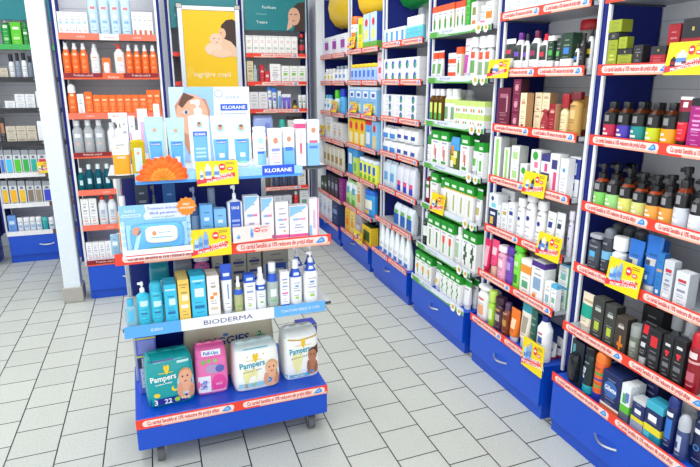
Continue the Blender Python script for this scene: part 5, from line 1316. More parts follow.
nappy_pack('wide white nappy pack between the pink pack and the last pack', .108, .135, .05, .208, .15, .21,
           dict(c='fcfcf4', b=[(.93, 1, 'e4f2f2')], seam='d8ecee'),
           [('band_print', (bar(-.85, .3, .1, .2, '9cd4e4', 1), heart(-.35, .32, 3.2, 'f0eca8'), blob(.42, .2, .18, .07, '3898d8', 2), bar(-.6, .5, .95, .965, '78c4d4', 1))),
            ('lettering', (word('Pampers', -.24, .57, .13, '18a0b8', 1.1, .06), word('premium care', -.25, .47, .035, '907858', .8, .08), word('3', -.55, .1, .1, 'c07828'), word('27', -.2, .11, .07, '98b848'), word('4-9', .42, .185, .03, 'f4f8fc', .2))),
            ('picture_print', (infant(.6, .44, 1.55, 'f0b890', 'd8b080'), blob(.92, .38, .12, .2, '4a3020', 1), heart(-.1, .78, 1.3, 'f4c820'), bar(-.5, .2, .715, .73, 'f4cc30', 2), blob(-.45, .81, .03, .014, 'f08840', 2), blob(.25, .83, .03, .014, 'f08840', 2)))])
nappy_pack('tall white nappy pack with gold wave at the right end of the stand base', .325, .155, .03, .17, .14, .238,
           dict(c='fcfcf8', b=[(.9, 1, 'e8eeec')], seam='f0f4f4'),
           [('band_print', (bar(-.8, .0, .85, .875, 'c8a040', 1, -.03), bar(.0, .88, .82, .85, 'd0a848', 1, .045), heart(-.3, .38, 3, 'f0ecac'), bar(-.9, .4, .05, .12, '70b8d0', 1), bar(-.96, -.86, .1, .9, '88ccdc', 1))),
            ('lettering', (word('Pampers', -.14, .57, .12, '18a0b8', 1.15, .08), word('premium care', -.2, .47, .035, '907858', .9, .1), word('new baby', -.2, .065, .04, 'f0f8fc', .6), word('2', .58, .07, .05, 'f4f8fc'))),
            ('picture_print', (infant(.56, .44, 1.4, 'b87858', '5a3828', 'a06848'), bar(.55, .97, .42, .62, '6a4030', 1, .1), heart(.05, .78, 1.3, 'f4c820'), bar(-.4, .5, .715, .73, 'f4cc30', 2), blob(.42, .13, .2, .05, '3898d8', 2)))])
nappy_pack('large beige nappy pack lying behind the other packs on the stand', .02, .278, 0, .42, .078, .30,
           dict(c='c8c0a8', seam='d4ccb8'),
           [('lettering', (word('HUGGIES', -.12, .55, .13, '2c4a90', 1.1, .02), word('2', .66, .6, .1, '2c9068', None, 0, 4))),
            ('picture_print', (blob(.66, .58, .15, .06, '7cc0a0', 1), blob(-.1, .71, .06, .025, '4a70b0', 2)))])
for nm, x, y, w, d, h, c1, c2 in (('tall violet blue box with yellow stripes at the stand base corner', -.352, .26, .085, .1, .275, '5a68c8', 'c8cce8'), ('dark blue box behind the last nappy pack', .405, .3, .095, .08, .19, '2a38a8', '6a80d0')):
    t = thing('formula_box', nm, 'box', S(x, y, .2458), SA)
    mb = MB()
    body(mb, [(0, w / 2 - .001, d / 2 - .001), (.006, w / 2, d / 2), (.994, w / 2, d / 2), (1, w / 2 - .001, d / 2 - .001)], h,
         dict(c=c1, b=[(.95, .975, 'd4d428'), (.64, .67, 'd8d82c')], p=[(.1, .9, .7, .93, '8890d8'), (.12, .9, .1, .62, c2)], f='card'), box_ring(dict(p=[(.1, .9, 0, 0, ''), (.12, .9, 0, 0, '')]), .03))
    mb.build('carton', t)
    mb = MB()
    for k in range(4):
        mb.rect(-w * .3, w * .3, h * (.15 + .1 * k), h * (.17 + .1 * k), M('8a92c4'), -d / 2 - .0008)
    mb.rect(-w * .46, -w * .28, h * .45, h * .63, M('2a2a44'), -d / 2 - .001)
    mb.build('printed_label', t)

# ------------------------------------------------------------------ goods on the shelves
SH = None


def shelf(where, unit, rz):
    global SH
    SH = (where, unit, rz)


def R(kind, name, cat, desc, w, d, h, si, seg, parts, *spots):
    where, unit, rz = SH
    group = desc + ' run on the ' + where + ' of ' + unit if len(spots) > 1 else None
    for s in spots:
        lab = desc + (s[3] if len(s) > 3 else '') + ', ' + where + ', ' + unit
        if len(lab.replace(',', '').split()) > 16:
            lab = lab.replace(' wall unit', ' unit').replace(' from left', '').replace('unit behind the pillar', 'pillar unit').replace(' of stack', '')
        put(kind, name, cat, lab, s[0], s[1], s[2], rz, w, d, h, si, seg, group, parts)


shelf('top shelf', 'orange sun care unit', 0.000)
R('carton', 'sunscreen_carton', 'box', 'small white carton with pale blue print', 0.036, 0.030, 0.155, 0, 10, 0, (-0.538, 4.483, 1.9031, ', first from left'), (-0.501, 4.483, 1.9031, ', second from left'), (-0.463, 4.483, 1.9031, ', third from left'), (-0.425, 4.483, 1.9031, ', fourth from left'), (-0.388, 4.483, 1.9031, ', fifth from left'))
R('can', 'spray_can', 'can', 'tall pale blue thermal water spray can', 0.067, 0.067, 0.296, 1, 14, 1, (-0.332, 4.502, 1.9031, ', first from left'), (-0.262, 4.502, 1.9031, ', second from left'), (-0.192, 4.502, 1.9031, ', third from left'), (-0.122, 4.502, 1.9031, ', fourth from left'))
R('carton', 'sunscreen_carton', 'box', 'white carton with a brown roundel', 0.033, 0.030, 0.171, 2, 10, 0, (-0.068, 4.483, 1.9031, ', first from left'), (-0.033, 4.483, 1.9031, ', second from left'), (0.001, 4.483, 1.9031, ', third from left'), (0.036, 4.483, 1.9031, ', fourth from left'))
shelf('second shelf', 'orange sun care unit', 0.000)
R('bottle', 'spray_bottle', 'bottle', 'orange sunscreen spray bottle', 0.052, 0.052, 0.219, 3, 14, 1, (-0.530, 4.494, 1.6411, ', first from left'), (-0.476, 4.494, 1.6411, ', second from left'), (-0.421, 4.494, 1.6411, ', third from left'))
R('bottle', 'spray_bottle', 'bottle', 'white sunscreen spray bottle', 0.059, 0.059, 0.215, 4, 14, 1, (-0.351, 4.498, 1.6411))
R('blister', 'leaflet_card', 'card', 'small orange leaflet card', 0.054, 0.018, 0.122, 5, 14, 1, (-0.279, 4.477, 1.6411))
R('bottle', 'pump_bottle', 'bottle', 'white bottle with red pump', 0.070, 0.070, 0.219, 6, 14, 1, (-0.191, 4.503, 1.6411))
R('bottle', 'spray_bottle', 'bottle', 'orange sunscreen spray bottle in the long line', 0.051, 0.051, 0.214, 3, 14, 1, (-0.126, 4.494, 1.6411, ', first from left'), (-0.073, 4.494, 1.6411, ', second from left'), (-0.019, 4.494, 1.6411, ', third from left'), (0.035, 4.494, 1.6411, ', fourth from left'))
shelf('third shelf', 'orange sun care unit', 0.000)
R('bottle', 'bottle', 'bottle', 'orange bottle with big white dome cap', 0.060, 0.060, 0.218, 7, 14, 1, (-0.526, 4.498, 1.3691))
R('carton', 'sunscreen_carton', 'box', 'slim white carton among orange ones', 0.042, 0.034, 0.150, 8, 10, 0, (-0.472, 4.485, 1.3691))
R('carton', 'sunscreen_carton', 'box', 'tallish orange sunscreen carton beside the white one', 0.050, 0.040, 0.164, 9, 14, 0, (-0.421, 4.488, 1.3691))
R('carton', 'sunscreen_carton', 'box', 'small orange sunscreen carton', 0.049, 0.039, 0.142, 9, 14, 0, (-0.368, 4.488, 1.3691, ', first from left'), (-0.317, 4.488, 1.3691, ', second from left'), (-0.266, 4.488, 1.3691, ', third from left'), (-0.214, 4.488, 1.3691, ', fourth from left'), (-0.163, 4.488, 1.3691, ', fifth from left'), (-0.112, 4.488, 1.3691, ', sixth from left'), (-0.060, 4.488, 1.3691, ', seventh from left'))
R('carton', 'sunscreen_carton', 'box', 'tall orange sunscreen carton', 0.046, 0.037, 0.175, 9, 14, 0, (-0.010, 4.486, 1.3691, ', first from left'), (0.038, 4.486, 1.3691, ', second from left'))
shelf('fourth shelf', 'orange sun care unit', 0.000)
R('bottle', 'bottle', 'bottle', 'clear lotion bottle with white cap', 0.069, 0.069, 0.245, 10, 20, 1, (-0.521, 4.502, 1.0931, ', first from left'), (-0.449, 4.502, 1.0931, ', second from left'), (-0.377, 4.502, 1.0931, ', third from left'))
R('bottle', 'bottle', 'bottle', 'milky lotion bottle behind the white pump', 0.072, 0.072, 0.227, 11, 14, 1, (-0.291, 4.504, 1.0931))
shelf('fifth shelf', 'orange sun care unit', 0.000)
R('bottle', 'bottle', 'bottle', 'small teal gel bottle with white cap', 0.048, 0.048, 0.176, 12, 14, 1, (-0.532, 4.492, 0.8221))
R('bottle', 'bottle', 'bottle', 'dark teal gel bottle', 0.058, 0.058, 0.200, 13, 14, 1, (-0.476, 4.497, 0.8221, ', first from left'), (-0.415, 4.497, 0.8221, ', second from left'), (-0.354, 4.497, 0.8221, ', third from left'))
R('carton', 'sunscreen_carton', 'box', 'white carton beside the teal bottles', 0.060, 0.048, 0.139, 8, 14, 0, (-0.289, 4.492, 0.8221))
shelf('sixth shelf', 'orange sun care unit', 0.000)
R('carton', 'sunscreen_carton', 'box', 'white carton with grey print', 0.051, 0.041, 0.214, 8, 14, 0, (-0.530, 4.489, 0.5581, ', first from left'), (-0.476, 4.489, 0.5581, ', second from left'))
R('bottle', 'bottle', 'bottle', 'white bottle with red cap', 0.063, 0.063, 0.230, 14, 14, 1, (-0.412, 4.499, 0.5581, ', first from left'), (-0.347, 4.499, 0.5581, ', second from left'))
shelf('drawer top', 'orange sun care unit', 0.000)
R('carton', 'sunscreen_carton', 'box', 'white carton above the drawer', 0.042, 0.034, 0.149, 15, 10, 0, (-0.535, 4.485, 0.2911, ', first from left'), (-0.491, 4.485, 0.2911, ', second from left'), (-0.447, 4.485, 0.2911, ', third from left'), (-0.403, 4.485, 0.2911, ', fourth from left'), (-0.360, 4.485, 0.2911, ', fifth from left'))
shelf('top shelf', 'unit behind the pillar', 0.000)
R('bottle', 'pump_bottle', 'bottle', 'dark green pump bottle', 0.075, 0.075, 0.246, 16, 14, 1, (-1.110, 5.705, 1.8881))
R('carton', 'medicine_carton', 'box', 'bright green carton', 0.076, 0.061, 0.198, 17, 14, 0, (-1.032, 5.698, 1.8881))
R('bottle', 'bottle', 'bottle', 'green bottle with green cap', 0.047, 0.047, 0.202, 18, 10, 1, (-0.965, 5.692, 1.8881))
shelf('second shelf', 'unit behind the pillar', 0.000)
R('carton', 'medicine_carton', 'box', 'low beige carton', 0.058, 0.046, 0.093, 19, 14, 0, (-1.167, 5.691, 1.6221))
R('bottle', 'bottle', 'bottle', 'milky bottle with navy cap', 0.047, 0.047, 0.208, 20, 10, 1, (-1.105, 5.692, 1.6221))
R('bottle', 'bottle', 'bottle', 'grey bottle with navy cap', 0.040, 0.040, 0.217, 21, 10, 0, (-1.056, 5.688, 1.6221))
R('bottle', 'bottle', 'bottle', 'white bottle with navy cap', 0.044, 0.044, 0.218, 22, 10, 0, (-1.008, 5.690, 1.6221))
R('bottle', 'bottle', 'bottle', 'slim grey bottle with navy cap', 0.037, 0.037, 0.194, 23, 10, 0, (-0.964, 5.687, 1.6221))
shelf('third shelf', 'unit behind the pillar', 0.000)
R('carton', 'medicine_carton', 'box', 'flat white carton', 0.077, 0.062, 0.079, 24, 14, 0, (-1.157, 5.699, 1.3641))
R('carton', 'medicine_carton', 'box', 'flat white carton in the stacks', 0.075, 0.060, 0.067, 25, 14, 0, (-1.077, 5.698, 1.3641, ', column first from left, bottom of stack'), (-1.077, 5.698, 1.4323, ', column first from left, top of stack'), (-0.999, 5.698, 1.3641, ', column second from left, bottom of stack'), (-0.999, 5.698, 1.4323, ', column second from left, top of stack'))
R('carton', 'medicine_carton', 'box', 'taller white carton beside the post', 0.076, 0.061, 0.161, 25, 14, 0, (-0.914, 5.698, 1.3641))
shelf('fourth shelf', 'unit behind the pillar', 0.000)
R('carton', 'medicine_carton', 'box', 'dark carton with a portrait', 0.037, 0.030, 0.220, 26, 10, 0, (-1.245, 5.683, 1.0811))
R('carton', 'medicine_carton', 'box', 'tan carton', 0.076, 0.060, 0.073, 27, 14, 0, (-1.182, 5.698, 1.0811, ', column first from left, bottom of stack'), (-1.182, 5.698, 1.1554, ', column first from left, top of stack'), (-1.102, 5.698, 1.0811, ', column second from left, bottom of stack'), (-1.102, 5.698, 1.1554, ', column second from left, top of stack'), (-1.023, 5.698, 1.0811, ', column third from left, bottom of stack'), (-1.023, 5.698, 1.1554, ', column third from left, top of stack'))
R('pack', 'sachet', 'sachet', 'white sachet beside the tan cartons', 0.050, 0.030, 0.187, 28, 20, 0, (-0.951, 5.683, 1.0811))
shelf('fifth shelf', 'unit behind the pillar', 0.000)
R('carton', 'medicine_carton', 'box', 'grey topped carton with blue window', 0.034, 0.030, 0.223, 29, 10, 0, (-1.286, 5.683, 0.8051))
R('carton', 'medicine_carton', 'box', 'grey topped carton with light blue window', 0.060, 0.048, 0.221, 30, 14, 0, (-1.234, 5.692, 0.8051))
R('carton', 'medicine_carton', 'box', 'grey topped carton with lime green window', 0.061, 0.049, 0.218, 31, 14, 0, (-1.168, 5.692, 0.8051))
R('carton', 'medicine_carton', 'box', 'grey topped carton with leaf green window', 0.057, 0.046, 0.216, 32, 14, 0, (-1.103, 5.691, 0.8051))
R('carton', 'medicine_carton', 'box', 'grey topped carton with teal window', 0.058, 0.046, 0.214, 33, 14, 0, (-1.040, 5.691, 0.8051))
R('carton', 'medicine_carton', 'box', 'grey topped carton with red window', 0.070, 0.056, 0.211, 34, 14, 0, (-0.970, 5.696, 0.8051))
shelf('sixth shelf', 'unit behind the pillar', 0.000)
R('carton', 'medicine_carton', 'box', 'grey topped carton with amber window', 0.050, 0.040, 0.223, 35, 14, 0, (-1.301, 5.688, 0.5331))
R('carton', 'medicine_carton', 'box', 'grey topped carton with golden window', 0.061, 0.049, 0.219, 36, 14, 0, (-1.236, 5.692, 0.5331))
R('carton', 'medicine_carton', 'box', 'grey topped carton with yellow window', 0.058, 0.046, 0.215, 37, 14, 0, (-1.167, 5.691, 0.5331))
R('carton', 'medicine_carton', 'box', 'grey topped carton with taupe window', 0.058, 0.047, 0.211, 38, 14, 0, (-1.099, 5.691, 0.5331))
R('carton', 'medicine_carton', 'box', 'grey topped carton with light brown window', 0.055, 0.044, 0.208, 39, 10, 0, (-1.037, 5.690, 0.5331))
R('carton', 'medicine_carton', 'box', 'grey topped carton with blue window', 0.067, 0.054, 0.204, 40, 14, 0, (-0.966, 5.695, 0.5331))
shelf('drawer top', 'unit behind the pillar', 0.000)
R('carton', 'medicine_carton', 'box', 'light blue carton', 0.066, 0.053, 0.159, 41, 14, 0, (-1.285, 5.694, 0.2781))
R('jar', 'jar', 'jar', 'small white cream jar', 0.048, 0.048, 0.134, 42, 10, 0, (-1.223, 5.692, 0.2781, ', first from left'), (-1.172, 5.692, 0.2781, ', second from left'), (-1.122, 5.692, 0.2781, ', third from left'), (-1.071, 5.692, 0.2781, ', fourth from left'))
R('jar', 'jar', 'jar', 'small teal cream jar', 0.044, 0.044, 0.124, 43, 10, 0, (-1.020, 5.690, 0.2781))
R('jar', 'jar', 'jar', 'white cream jar beside the teal one', 0.048, 0.048, 0.120, 44, 10, 0, (-0.968, 5.692, 0.2781))
shelf('top shelf', 'teal header unit', 0.000)
R('carton', 'pharmacy_carton', 'box', 'white carton with red emblem', 0.063, 0.051, 0.188, 45, 10, 0, (0.971, 5.993, 1.8621, ', first from left'), (1.038, 5.993, 1.8621, ', second from left'), (1.104, 5.993, 1.8621, ', third from left'), (1.170, 5.993, 1.8621, ', fourth from left'), (1.237, 5.993, 1.8621, ', fifth from left'), (1.303, 5.993, 1.8621, ', sixth from left'), (1.369, 5.993, 1.8621, ', seventh from left'), (1.436, 5.993, 1.8621, ', eighth from left'))
R('bottle', 'bottle', 'bottle', 'black bottle with red cap', 0.065, 0.065, 0.217, 46, 10, 1, (1.518, 6.001, 1.8621))
shelf('second shelf', 'teal header unit', 0.000)
R('carton', 'pharmacy_carton', 'box', 'beige carton', 0.064, 0.051, 0.219, 47, 10, 0, (0.971, 5.993, 1.5861))
R('bottle', 'bottle', 'bottle', 'pale grey bottle', 0.038, 0.030, 0.181, 48, 10, 1, (1.024, 5.983, 1.5861))
R('carton', 'pharmacy_carton', 'box', 'tall dark red carton', 0.045, 0.036, 0.182, 49, 10, 0, (1.092, 5.986, 1.5861))
R('carton', 'pharmacy_carton', 'box', 'short dark red carton', 0.048, 0.039, 0.123, 50, 10, 0, (1.144, 5.987, 1.5861))
R('carton', 'pharmacy_carton', 'box', 'plain white carton', 0.111, 0.070, 0.193, 51, 14, 0, (1.230, 6.003, 1.5861))
R('carton', 'pharmacy_carton', 'box', 'white carton with green tick', 0.083, 0.066, 0.175, 52, 14, 0, (1.335, 6.001, 1.5861, ', first from left'), (1.422, 6.001, 1.5861, ', second from left'), (1.509, 6.001, 1.5861, ', third from left'))
shelf('third shelf', 'teal header unit', 0.000)
R('carton', 'pharmacy_carton', 'box', 'grey white carton with violet stripe', 0.091, 0.070, 0.190, 53, 14, 0, (0.998, 6.003, 1.3111, ', first from left'), (1.093, 6.003, 1.3111, ', second from left'))
R('tube', 'cream_tube', 'tube', 'tall white tube with blue top', 0.041, 0.025, 0.247, 54, 10, 0, (1.164, 5.981, 1.3111))
R('tube', 'cream_tube', 'tube', 'white tube with mid blue top', 0.046, 0.029, 0.229, 55, 10, 0, (1.213, 5.982, 1.3111))
R('blister', 'blister_pack', 'blister pack', 'slim toothbrush pack', 0.036, 0.018, 0.199, 56, 10, 0, (1.265, 5.977, 1.3111))
R('blister', 'blister_pack', 'blister pack', 'toothbrush pack with violet badge', 0.046, 0.018, 0.168, 57, 10, 0, (1.313, 5.977, 1.3111, ', first from left'), (1.361, 5.977, 1.3111, ', second from left'))
R('bottle', 'bottle', 'bottle', 'tiny amber bottle', 0.052, 0.052, 0.106, 58, 10, 0, (1.432, 5.994, 1.3111))
R('tube', 'cream_tube', 'tube', 'small white tube', 0.041, 0.026, 0.157, 59, 10, 0, (1.487, 5.981, 1.3111, ', first from left'), (1.530, 5.981, 1.3111, ', second from left'))
shelf('fourth shelf', 'teal header unit', 0.000)
R('pack', 'plastic_bag', 'bag', 'lavender plastic bag', 0.214, 0.100, 0.225, 60, 20, 0, (1.086, 6.018, 1.0361))
R('bottle', 'bottle', 'bottle', 'yellow toy bottle with green dome', 0.084, 0.075, 0.186, 61, 14, 1, (1.291, 6.005, 1.0361))
R('carton', 'pharmacy_carton', 'box', 'white carton with dark lid', 0.159, 0.070, 0.206, 62, 20, 0, (1.427, 6.003, 1.0361))
shelf('sixth shelf', 'teal header unit', 0.000)
R('blister', 'blister_pack', 'blister pack', 'grey toothbrush pack', 0.084, 0.018, 0.180, 63, 14, 1, (1.110, 5.977, 0.4911))
R('blister', 'blister_pack', 'blister pack', 'dark toothbrush pack', 0.084, 0.018, 0.171, 64, 14, 1, (1.208, 5.977, 0.4911, ', first from left'), (1.297, 5.977, 0.4911, ', second from left'), (1.385, 5.977, 0.4911, ', third from left'))
R('carton', 'pharmacy_carton', 'box', 'white carton with amber mark', 0.087, 0.070, 0.183, 65, 14, 0, (1.485, 6.003, 0.4911))
shelf('drawer top', 'teal header unit', 0.000)
R('carton', 'pharmacy_carton', 'box', 'pale carton with green mark', 0.099, 0.070, 0.162, 66, 14, 0, (1.108, 6.003, 0.2411, ', first from left'), (1.211, 6.003, 0.2411, ', second from left'), (1.315, 6.003, 0.2411, ', third from left'))
R('bottle', 'bottle', 'bottle', 'small red bottle', 0.055, 0.055, 0.200, 67, 10, 0, (1.418, 5.995, 0.2411))
R('carton', 'pharmacy_carton', 'box', 'white carton beside the red bottle', 0.092, 0.070, 0.211, 68, 14, 0, (1.505, 6.003, 0.2411))
shelf('top shelf', 'far corner wall unit', -1.571)
R('carton', 'hygiene_carton', 'box', 'white carton with violet print', 0.252, 0.070, 0.189, 69, 14, 0, (1.785, 5.864, 1.8481, ', first from left'), (1.785, 5.600, 1.8481, ', second from left'), (1.785, 5.336, 1.8481, ', third from left'))
R('carton', 'hygiene_carton', 'box', 'white carton with blue print', 0.185, 0.070, 0.212, 70, 10, 0, (1.865, 5.733, 1.8481, ', first from left'), (1.865, 5.539, 1.8481, ', second from left'))
shelf('second shelf', 'far corner wall unit', -1.571)
R('bottle', 'bottle', 'bottle', 'small white bottle', 0.114, 0.075, 0.139, 71, 10, 0, (1.776, 5.908, 1.5911, ', first from left'), (1.776, 5.788, 1.5911, ', second from left'), (1.776, 5.669, 1.5911, ', third from left'))
R('bottle', 'bottle', 'bottle', 'grey capped white bottle', 0.116, 0.075, 0.159, 72, 10, 0, (1.776, 5.532, 1.5911, ', first from left'), (1.776, 5.411, 1.5911, ', second from left'), (1.776, 5.289, 1.5911, ', third from left'))
shelf('third shelf', 'far corner wall unit', -1.571)
R('bottle', 'bottle', 'bottle', 'pale bottle with blue cap', 0.106, 0.075, 0.178, 73, 10, 0, (1.771, 5.907, 1.2911, ', first from left'), (1.771, 5.796, 1.2911, ', second from left'))
R('bottle', 'bottle', 'bottle', 'bottle with lime cap', 0.179, 0.075, 0.232, 74, 10, 0, (1.771, 5.542, 1.2911))
R('bottle', 'bottle', 'bottle', 'light blue bottle with blue cap', 0.138, 0.075, 0.244, 75, 10, 0, (1.771, 5.363, 1.2911))
shelf('fourth shelf', 'far corner wall unit', -1.571)
R('carton', 'hygiene_carton', 'box', 'tall white carton', 0.246, 0.070, 0.247, 76, 10, 0, (1.765, 5.759, 1.0161))
R('carton', 'hygiene_carton', 'box', 'low white carton', 0.150, 0.070, 0.190, 77, 10, 0, (1.765, 5.537, 1.0161, ', first from left'), (1.765, 5.380, 1.0161, ', second from left'))
shelf('fifth shelf', 'far corner wall unit', -1.571)
R('pack', 'sachet', 'sachet', 'cream sachet', 0.134, 0.030, 0.238, 78, 20, 0, (1.738, 5.882, 0.7281, ', first from left'), (1.738, 5.742, 0.7281, ', second from left'), (1.738, 5.602, 0.7281, ', third from left'), (1.738, 5.462, 0.7281, ', fourth from left'), (1.738, 5.322, 0.7281, ', fifth from left'))
shelf('sixth shelf', 'far corner wall unit', -1.571)
R('carton', 'hygiene_carton', 'box', 'dark green carton', 0.111, 0.070, 0.156, 79, 10, 0, (1.733, 5.901, 0.4491, ', first from left'), (1.733, 5.785, 0.4491, ', second from left'))
R('carton', 'hygiene_carton', 'box', 'black carton', 0.117, 0.070, 0.216, 80, 10, 0, (1.733, 5.646, 0.4491, ', first from left'), (1.733, 5.523, 0.4491, ', second from left'), (1.733, 5.401, 0.4491, ', third from left'))
R('carton', 'hygiene_carton', 'box', 'purple carton', 0.126, 0.070, 0.224, 81, 10, 0, (1.743, 5.274, 0.4491))
shelf('drawer top', 'far corner wall unit', -1.571)
R('carton', 'hygiene_carton', 'box', 'white carton above the drawer', 0.146, 0.070, 0.236, 82, 10, 0, (1.708, 5.888, 0.1811, ', first from left'), (1.708, 5.735, 0.1811, ', second from left'), (1.708, 5.582, 0.1811, ', third from left'))
R('carton', 'hygiene_carton', 'box', 'navy carton', 0.198, 0.070, 0.240, 83, 10, 0, (1.708, 5.368, 0.1811))
shelf('top shelf', 'baby food wall unit', -1.571)
R('can', 'spray_can', 'can', 'white and orange can', 0.109, 0.109, 0.299, 84, 10, 0, (1.794, 5.050, 1.8611))
R('bottle', 'bottle', 'bottle', 'white bottle with blue cap', 0.089, 0.075, 0.278, 85, 10, 0, (1.778, 4.934, 1.8611))
R('carton', 'baby_food_carton', 'box', 'yellow carton', 0.110, 0.070, 0.266, 86, 10, 0, (1.775, 4.818, 1.8611))
R('carton', 'baby_food_carton', 'box', 'big pale blue carton with red seal', 0.154, 0.070, 0.282, 87, 10, 0, (1.775, 4.669, 1.8611, ', first from left'), (1.775, 4.508, 1.8611, ', second from left'))
shelf('second shelf', 'baby food wall unit', -1.571)
R('jar', 'jar', 'jar', 'blue white tin with yellow lid', 0.100, 0.100, 0.155, 88, 10, 0, (1.788, 5.054, 1.5961, ', first from left'), (1.788, 4.949, 1.5961, ', second from left'), (1.788, 4.844, 1.5961, ', third from left'), (1.788, 4.739, 1.5961, ', fourth from left'), (1.788, 4.635, 1.5961, ', fifth from left'), (1.788, 4.530, 1.5961, ', sixth from left'))
R('carton', 'baby_food_carton', 'box', 'tall pink carton', 0.094, 0.070, 0.237, 89, 10, 0, (1.803, 4.428, 1.5961))
shelf('third shelf', 'baby food wall unit', -1.571)
R('carton', 'baby_food_carton', 'box', 'light blue carton with white panel', 0.171, 0.070, 0.245, 90, 14, 0, (1.768, 5.017, 1.3141, ', first from left'), (1.768, 4.838, 1.3141, ', second from left'), (1.768, 4.659, 1.3141, ', third from left'), (1.768, 4.480, 1.3141, ', fourth from left'))
shelf('fourth shelf', 'baby food wall unit', -1.571)
R('carton', 'baby_food_carton', 'box', 'yellow carton with red heart seal', 0.143, 0.070, 0.242, 91, 10, 0, (1.765, 5.031, 1.0371, ', first from left'), (1.765, 4.882, 1.0371, ', second from left'), (1.765, 4.732, 1.0371, ', third from left'))
R('carton', 'baby_food_carton', 'box', 'blue carton with red top', 0.142, 0.070, 0.243, 92, 10, 0, (1.765, 4.584, 1.0371))
R('carton', 'baby_food_carton', 'box', 'light blue carton with red heart seal', 0.122, 0.070, 0.249, 93, 10, 0, (1.765, 4.437, 1.0371))
shelf('fifth shelf', 'baby food wall unit', -1.571)
R('carton', 'baby_food_carton', 'box', 'blue carton', 0.144, 0.070, 0.255, 94, 10, 0, (1.758, 5.032, 0.7541))
R('carton', 'baby_food_carton', 'box', 'lime and blue carton', 0.110, 0.070, 0.254, 95, 10, 0, (1.758, 4.899, 0.7541))
R('jar', 'jar', 'jar', 'yellow tin with blue label', 0.101, 0.100, 0.198, 96, 10, 0, (1.773, 4.762, 0.7541, ', first from left'), (1.773, 4.656, 0.7541, ', second from left'), (1.773, 4.550, 0.7541, ', third from left'), (1.773, 4.444, 0.7541, ', fourth from left'))
shelf('sixth shelf', 'baby food wall unit', -1.571)
R('pack', 'food_bag', 'bag', 'green and white bag', 0.148, 0.070, 0.238, 97, 20, 0, (1.733, 5.029, 0.4661, ', first from left'), (1.733, 4.874, 0.4661, ', second from left'))
R('carton', 'baby_food_carton', 'box', 'cream carton', 0.117, 0.070, 0.260, 98, 10, 0, (1.733, 4.723, 0.4661))
R('jar', 'jar', 'jar', 'blue tin with blue lid', 0.218, 0.100, 0.227, 99, 14, 1, (1.748, 4.524, 0.4661))
R('carton', 'baby_food_carton', 'box', 'red carton', 0.072, 0.058, 0.260, 100, 10, 0, (1.833, 4.640, 0.4661))
shelf('drawer top', 'baby food wall unit', -1.571)
R('carton', 'baby_food_carton', 'box', 'golden carton', 0.131, 0.070, 0.222, 101, 10, 0, (1.708, 4.975, 0.2161))
R('carton', 'baby_food_carton', 'box', 'pale golden carton', 0.124, 0.070, 0.222, 102, 10, 0, (1.708, 4.829, 0.2161))
R('carton', 'baby_food_carton', 'box', 'grey carton', 0.157, 0.070, 0.222, 103, 10, 0, (1.708, 4.671, 0.2161))
R('carton', 'baby_food_carton', 'box', 'open yellow and green box', 0.217, 0.070, 0.170, 104, 14, 0, (1.718, 4.477, 0.2161))
shelf('top shelf', 'cotton goods wall unit', -1.571)
R('carton', 'hygiene_carton', 'box', 'small white carton with blue panel', 0.093, 0.070, 0.112, 105, 10, 0, (1.775, 4.223, 1.8731, ', first from left'), (1.775, 4.126, 1.8731, ', second from left'), (1.775, 4.029, 1.8731, ', third from left'), (1.775, 3.932, 1.8731, ', fourth from left'))
R('bottle', 'bottle', 'bottle', 'turquoise bottle with white cap', 0.049, 0.049, 0.164, 106, 10, 0, (1.764, 3.857, 1.8731, ', first from left'), (1.764, 3.806, 1.8731, ', second from left'), (1.764, 3.754, 1.8731, ', third from left'), (1.764, 3.703, 1.8731, ', fourth from left'), (1.764, 3.652, 1.8731, ', fifth from left'))
shelf('second shelf', 'cotton goods wall unit', -1.571)
R('carton', 'hygiene_carton', 'box', 'white carton with blue green swirl', 0.122, 0.070, 0.083, 107, 14, 0, (1.773, 4.207, 1.6011, ', column first from left, bottom of stack'), (1.773, 4.207, 1.6852, ', column first from left, top of stack'), (1.773, 4.079, 1.6011, ', column second from left, bottom of stack'), (1.773, 4.079, 1.6852, ', column second from left, top of stack'), (1.773, 3.951, 1.6011, ', column third from left, bottom of stack'), (1.773, 3.951, 1.6852, ', column third from left, top of stack'), (1.773, 3.822, 1.6011, ', column fourth from left, bottom of stack'), (1.773, 3.822, 1.6852, ', column fourth from left, top of stack'), (1.773, 3.694, 1.6011, ', column fifth from left, bottom of stack'), (1.773, 3.694, 1.6852, ', column fifth from left, top of stack'))
shelf('third shelf', 'cotton goods wall unit', -1.571)
R('carton', 'hygiene_carton', 'box', 'long white box with blue swirl', 0.199, 0.100, 0.059, 108, 20, 0, (1.783, 4.167, 1.3281, ', column first from left, bottom of stack'), (1.783, 4.167, 1.3879, ', column first from left, middle of stack'), (1.783, 4.167, 1.4478, ', column first from left, top of stack'), (1.783, 3.959, 1.3281, ', column second from left, bottom of stack'), (1.783, 3.959, 1.3879, ', column second from left, middle of stack'), (1.783, 3.959, 1.4478, ', column second from left, top of stack'), (1.783, 3.751, 1.3281, ', column third from left, bottom of stack'), (1.783, 3.751, 1.3879, ', column third from left, middle of stack'), (1.783, 3.751, 1.4478, ', column third from left, top of stack'))
shelf('fourth shelf', 'cotton goods wall unit', -1.571)
R('pack', 'cotton_pack', 'pack', 'blue white cotton pack', 0.131, 0.100, 0.105, 109, 20, 0, (1.780, 4.202, 1.0561, ', column first from left, bottom of stack'), (1.780, 4.202, 1.1621, ', column first from left, top of stack'), (1.780, 4.065, 1.0561, ', column second from left, bottom of stack'), (1.780, 4.065, 1.1621, ', column second from left, top of stack'))
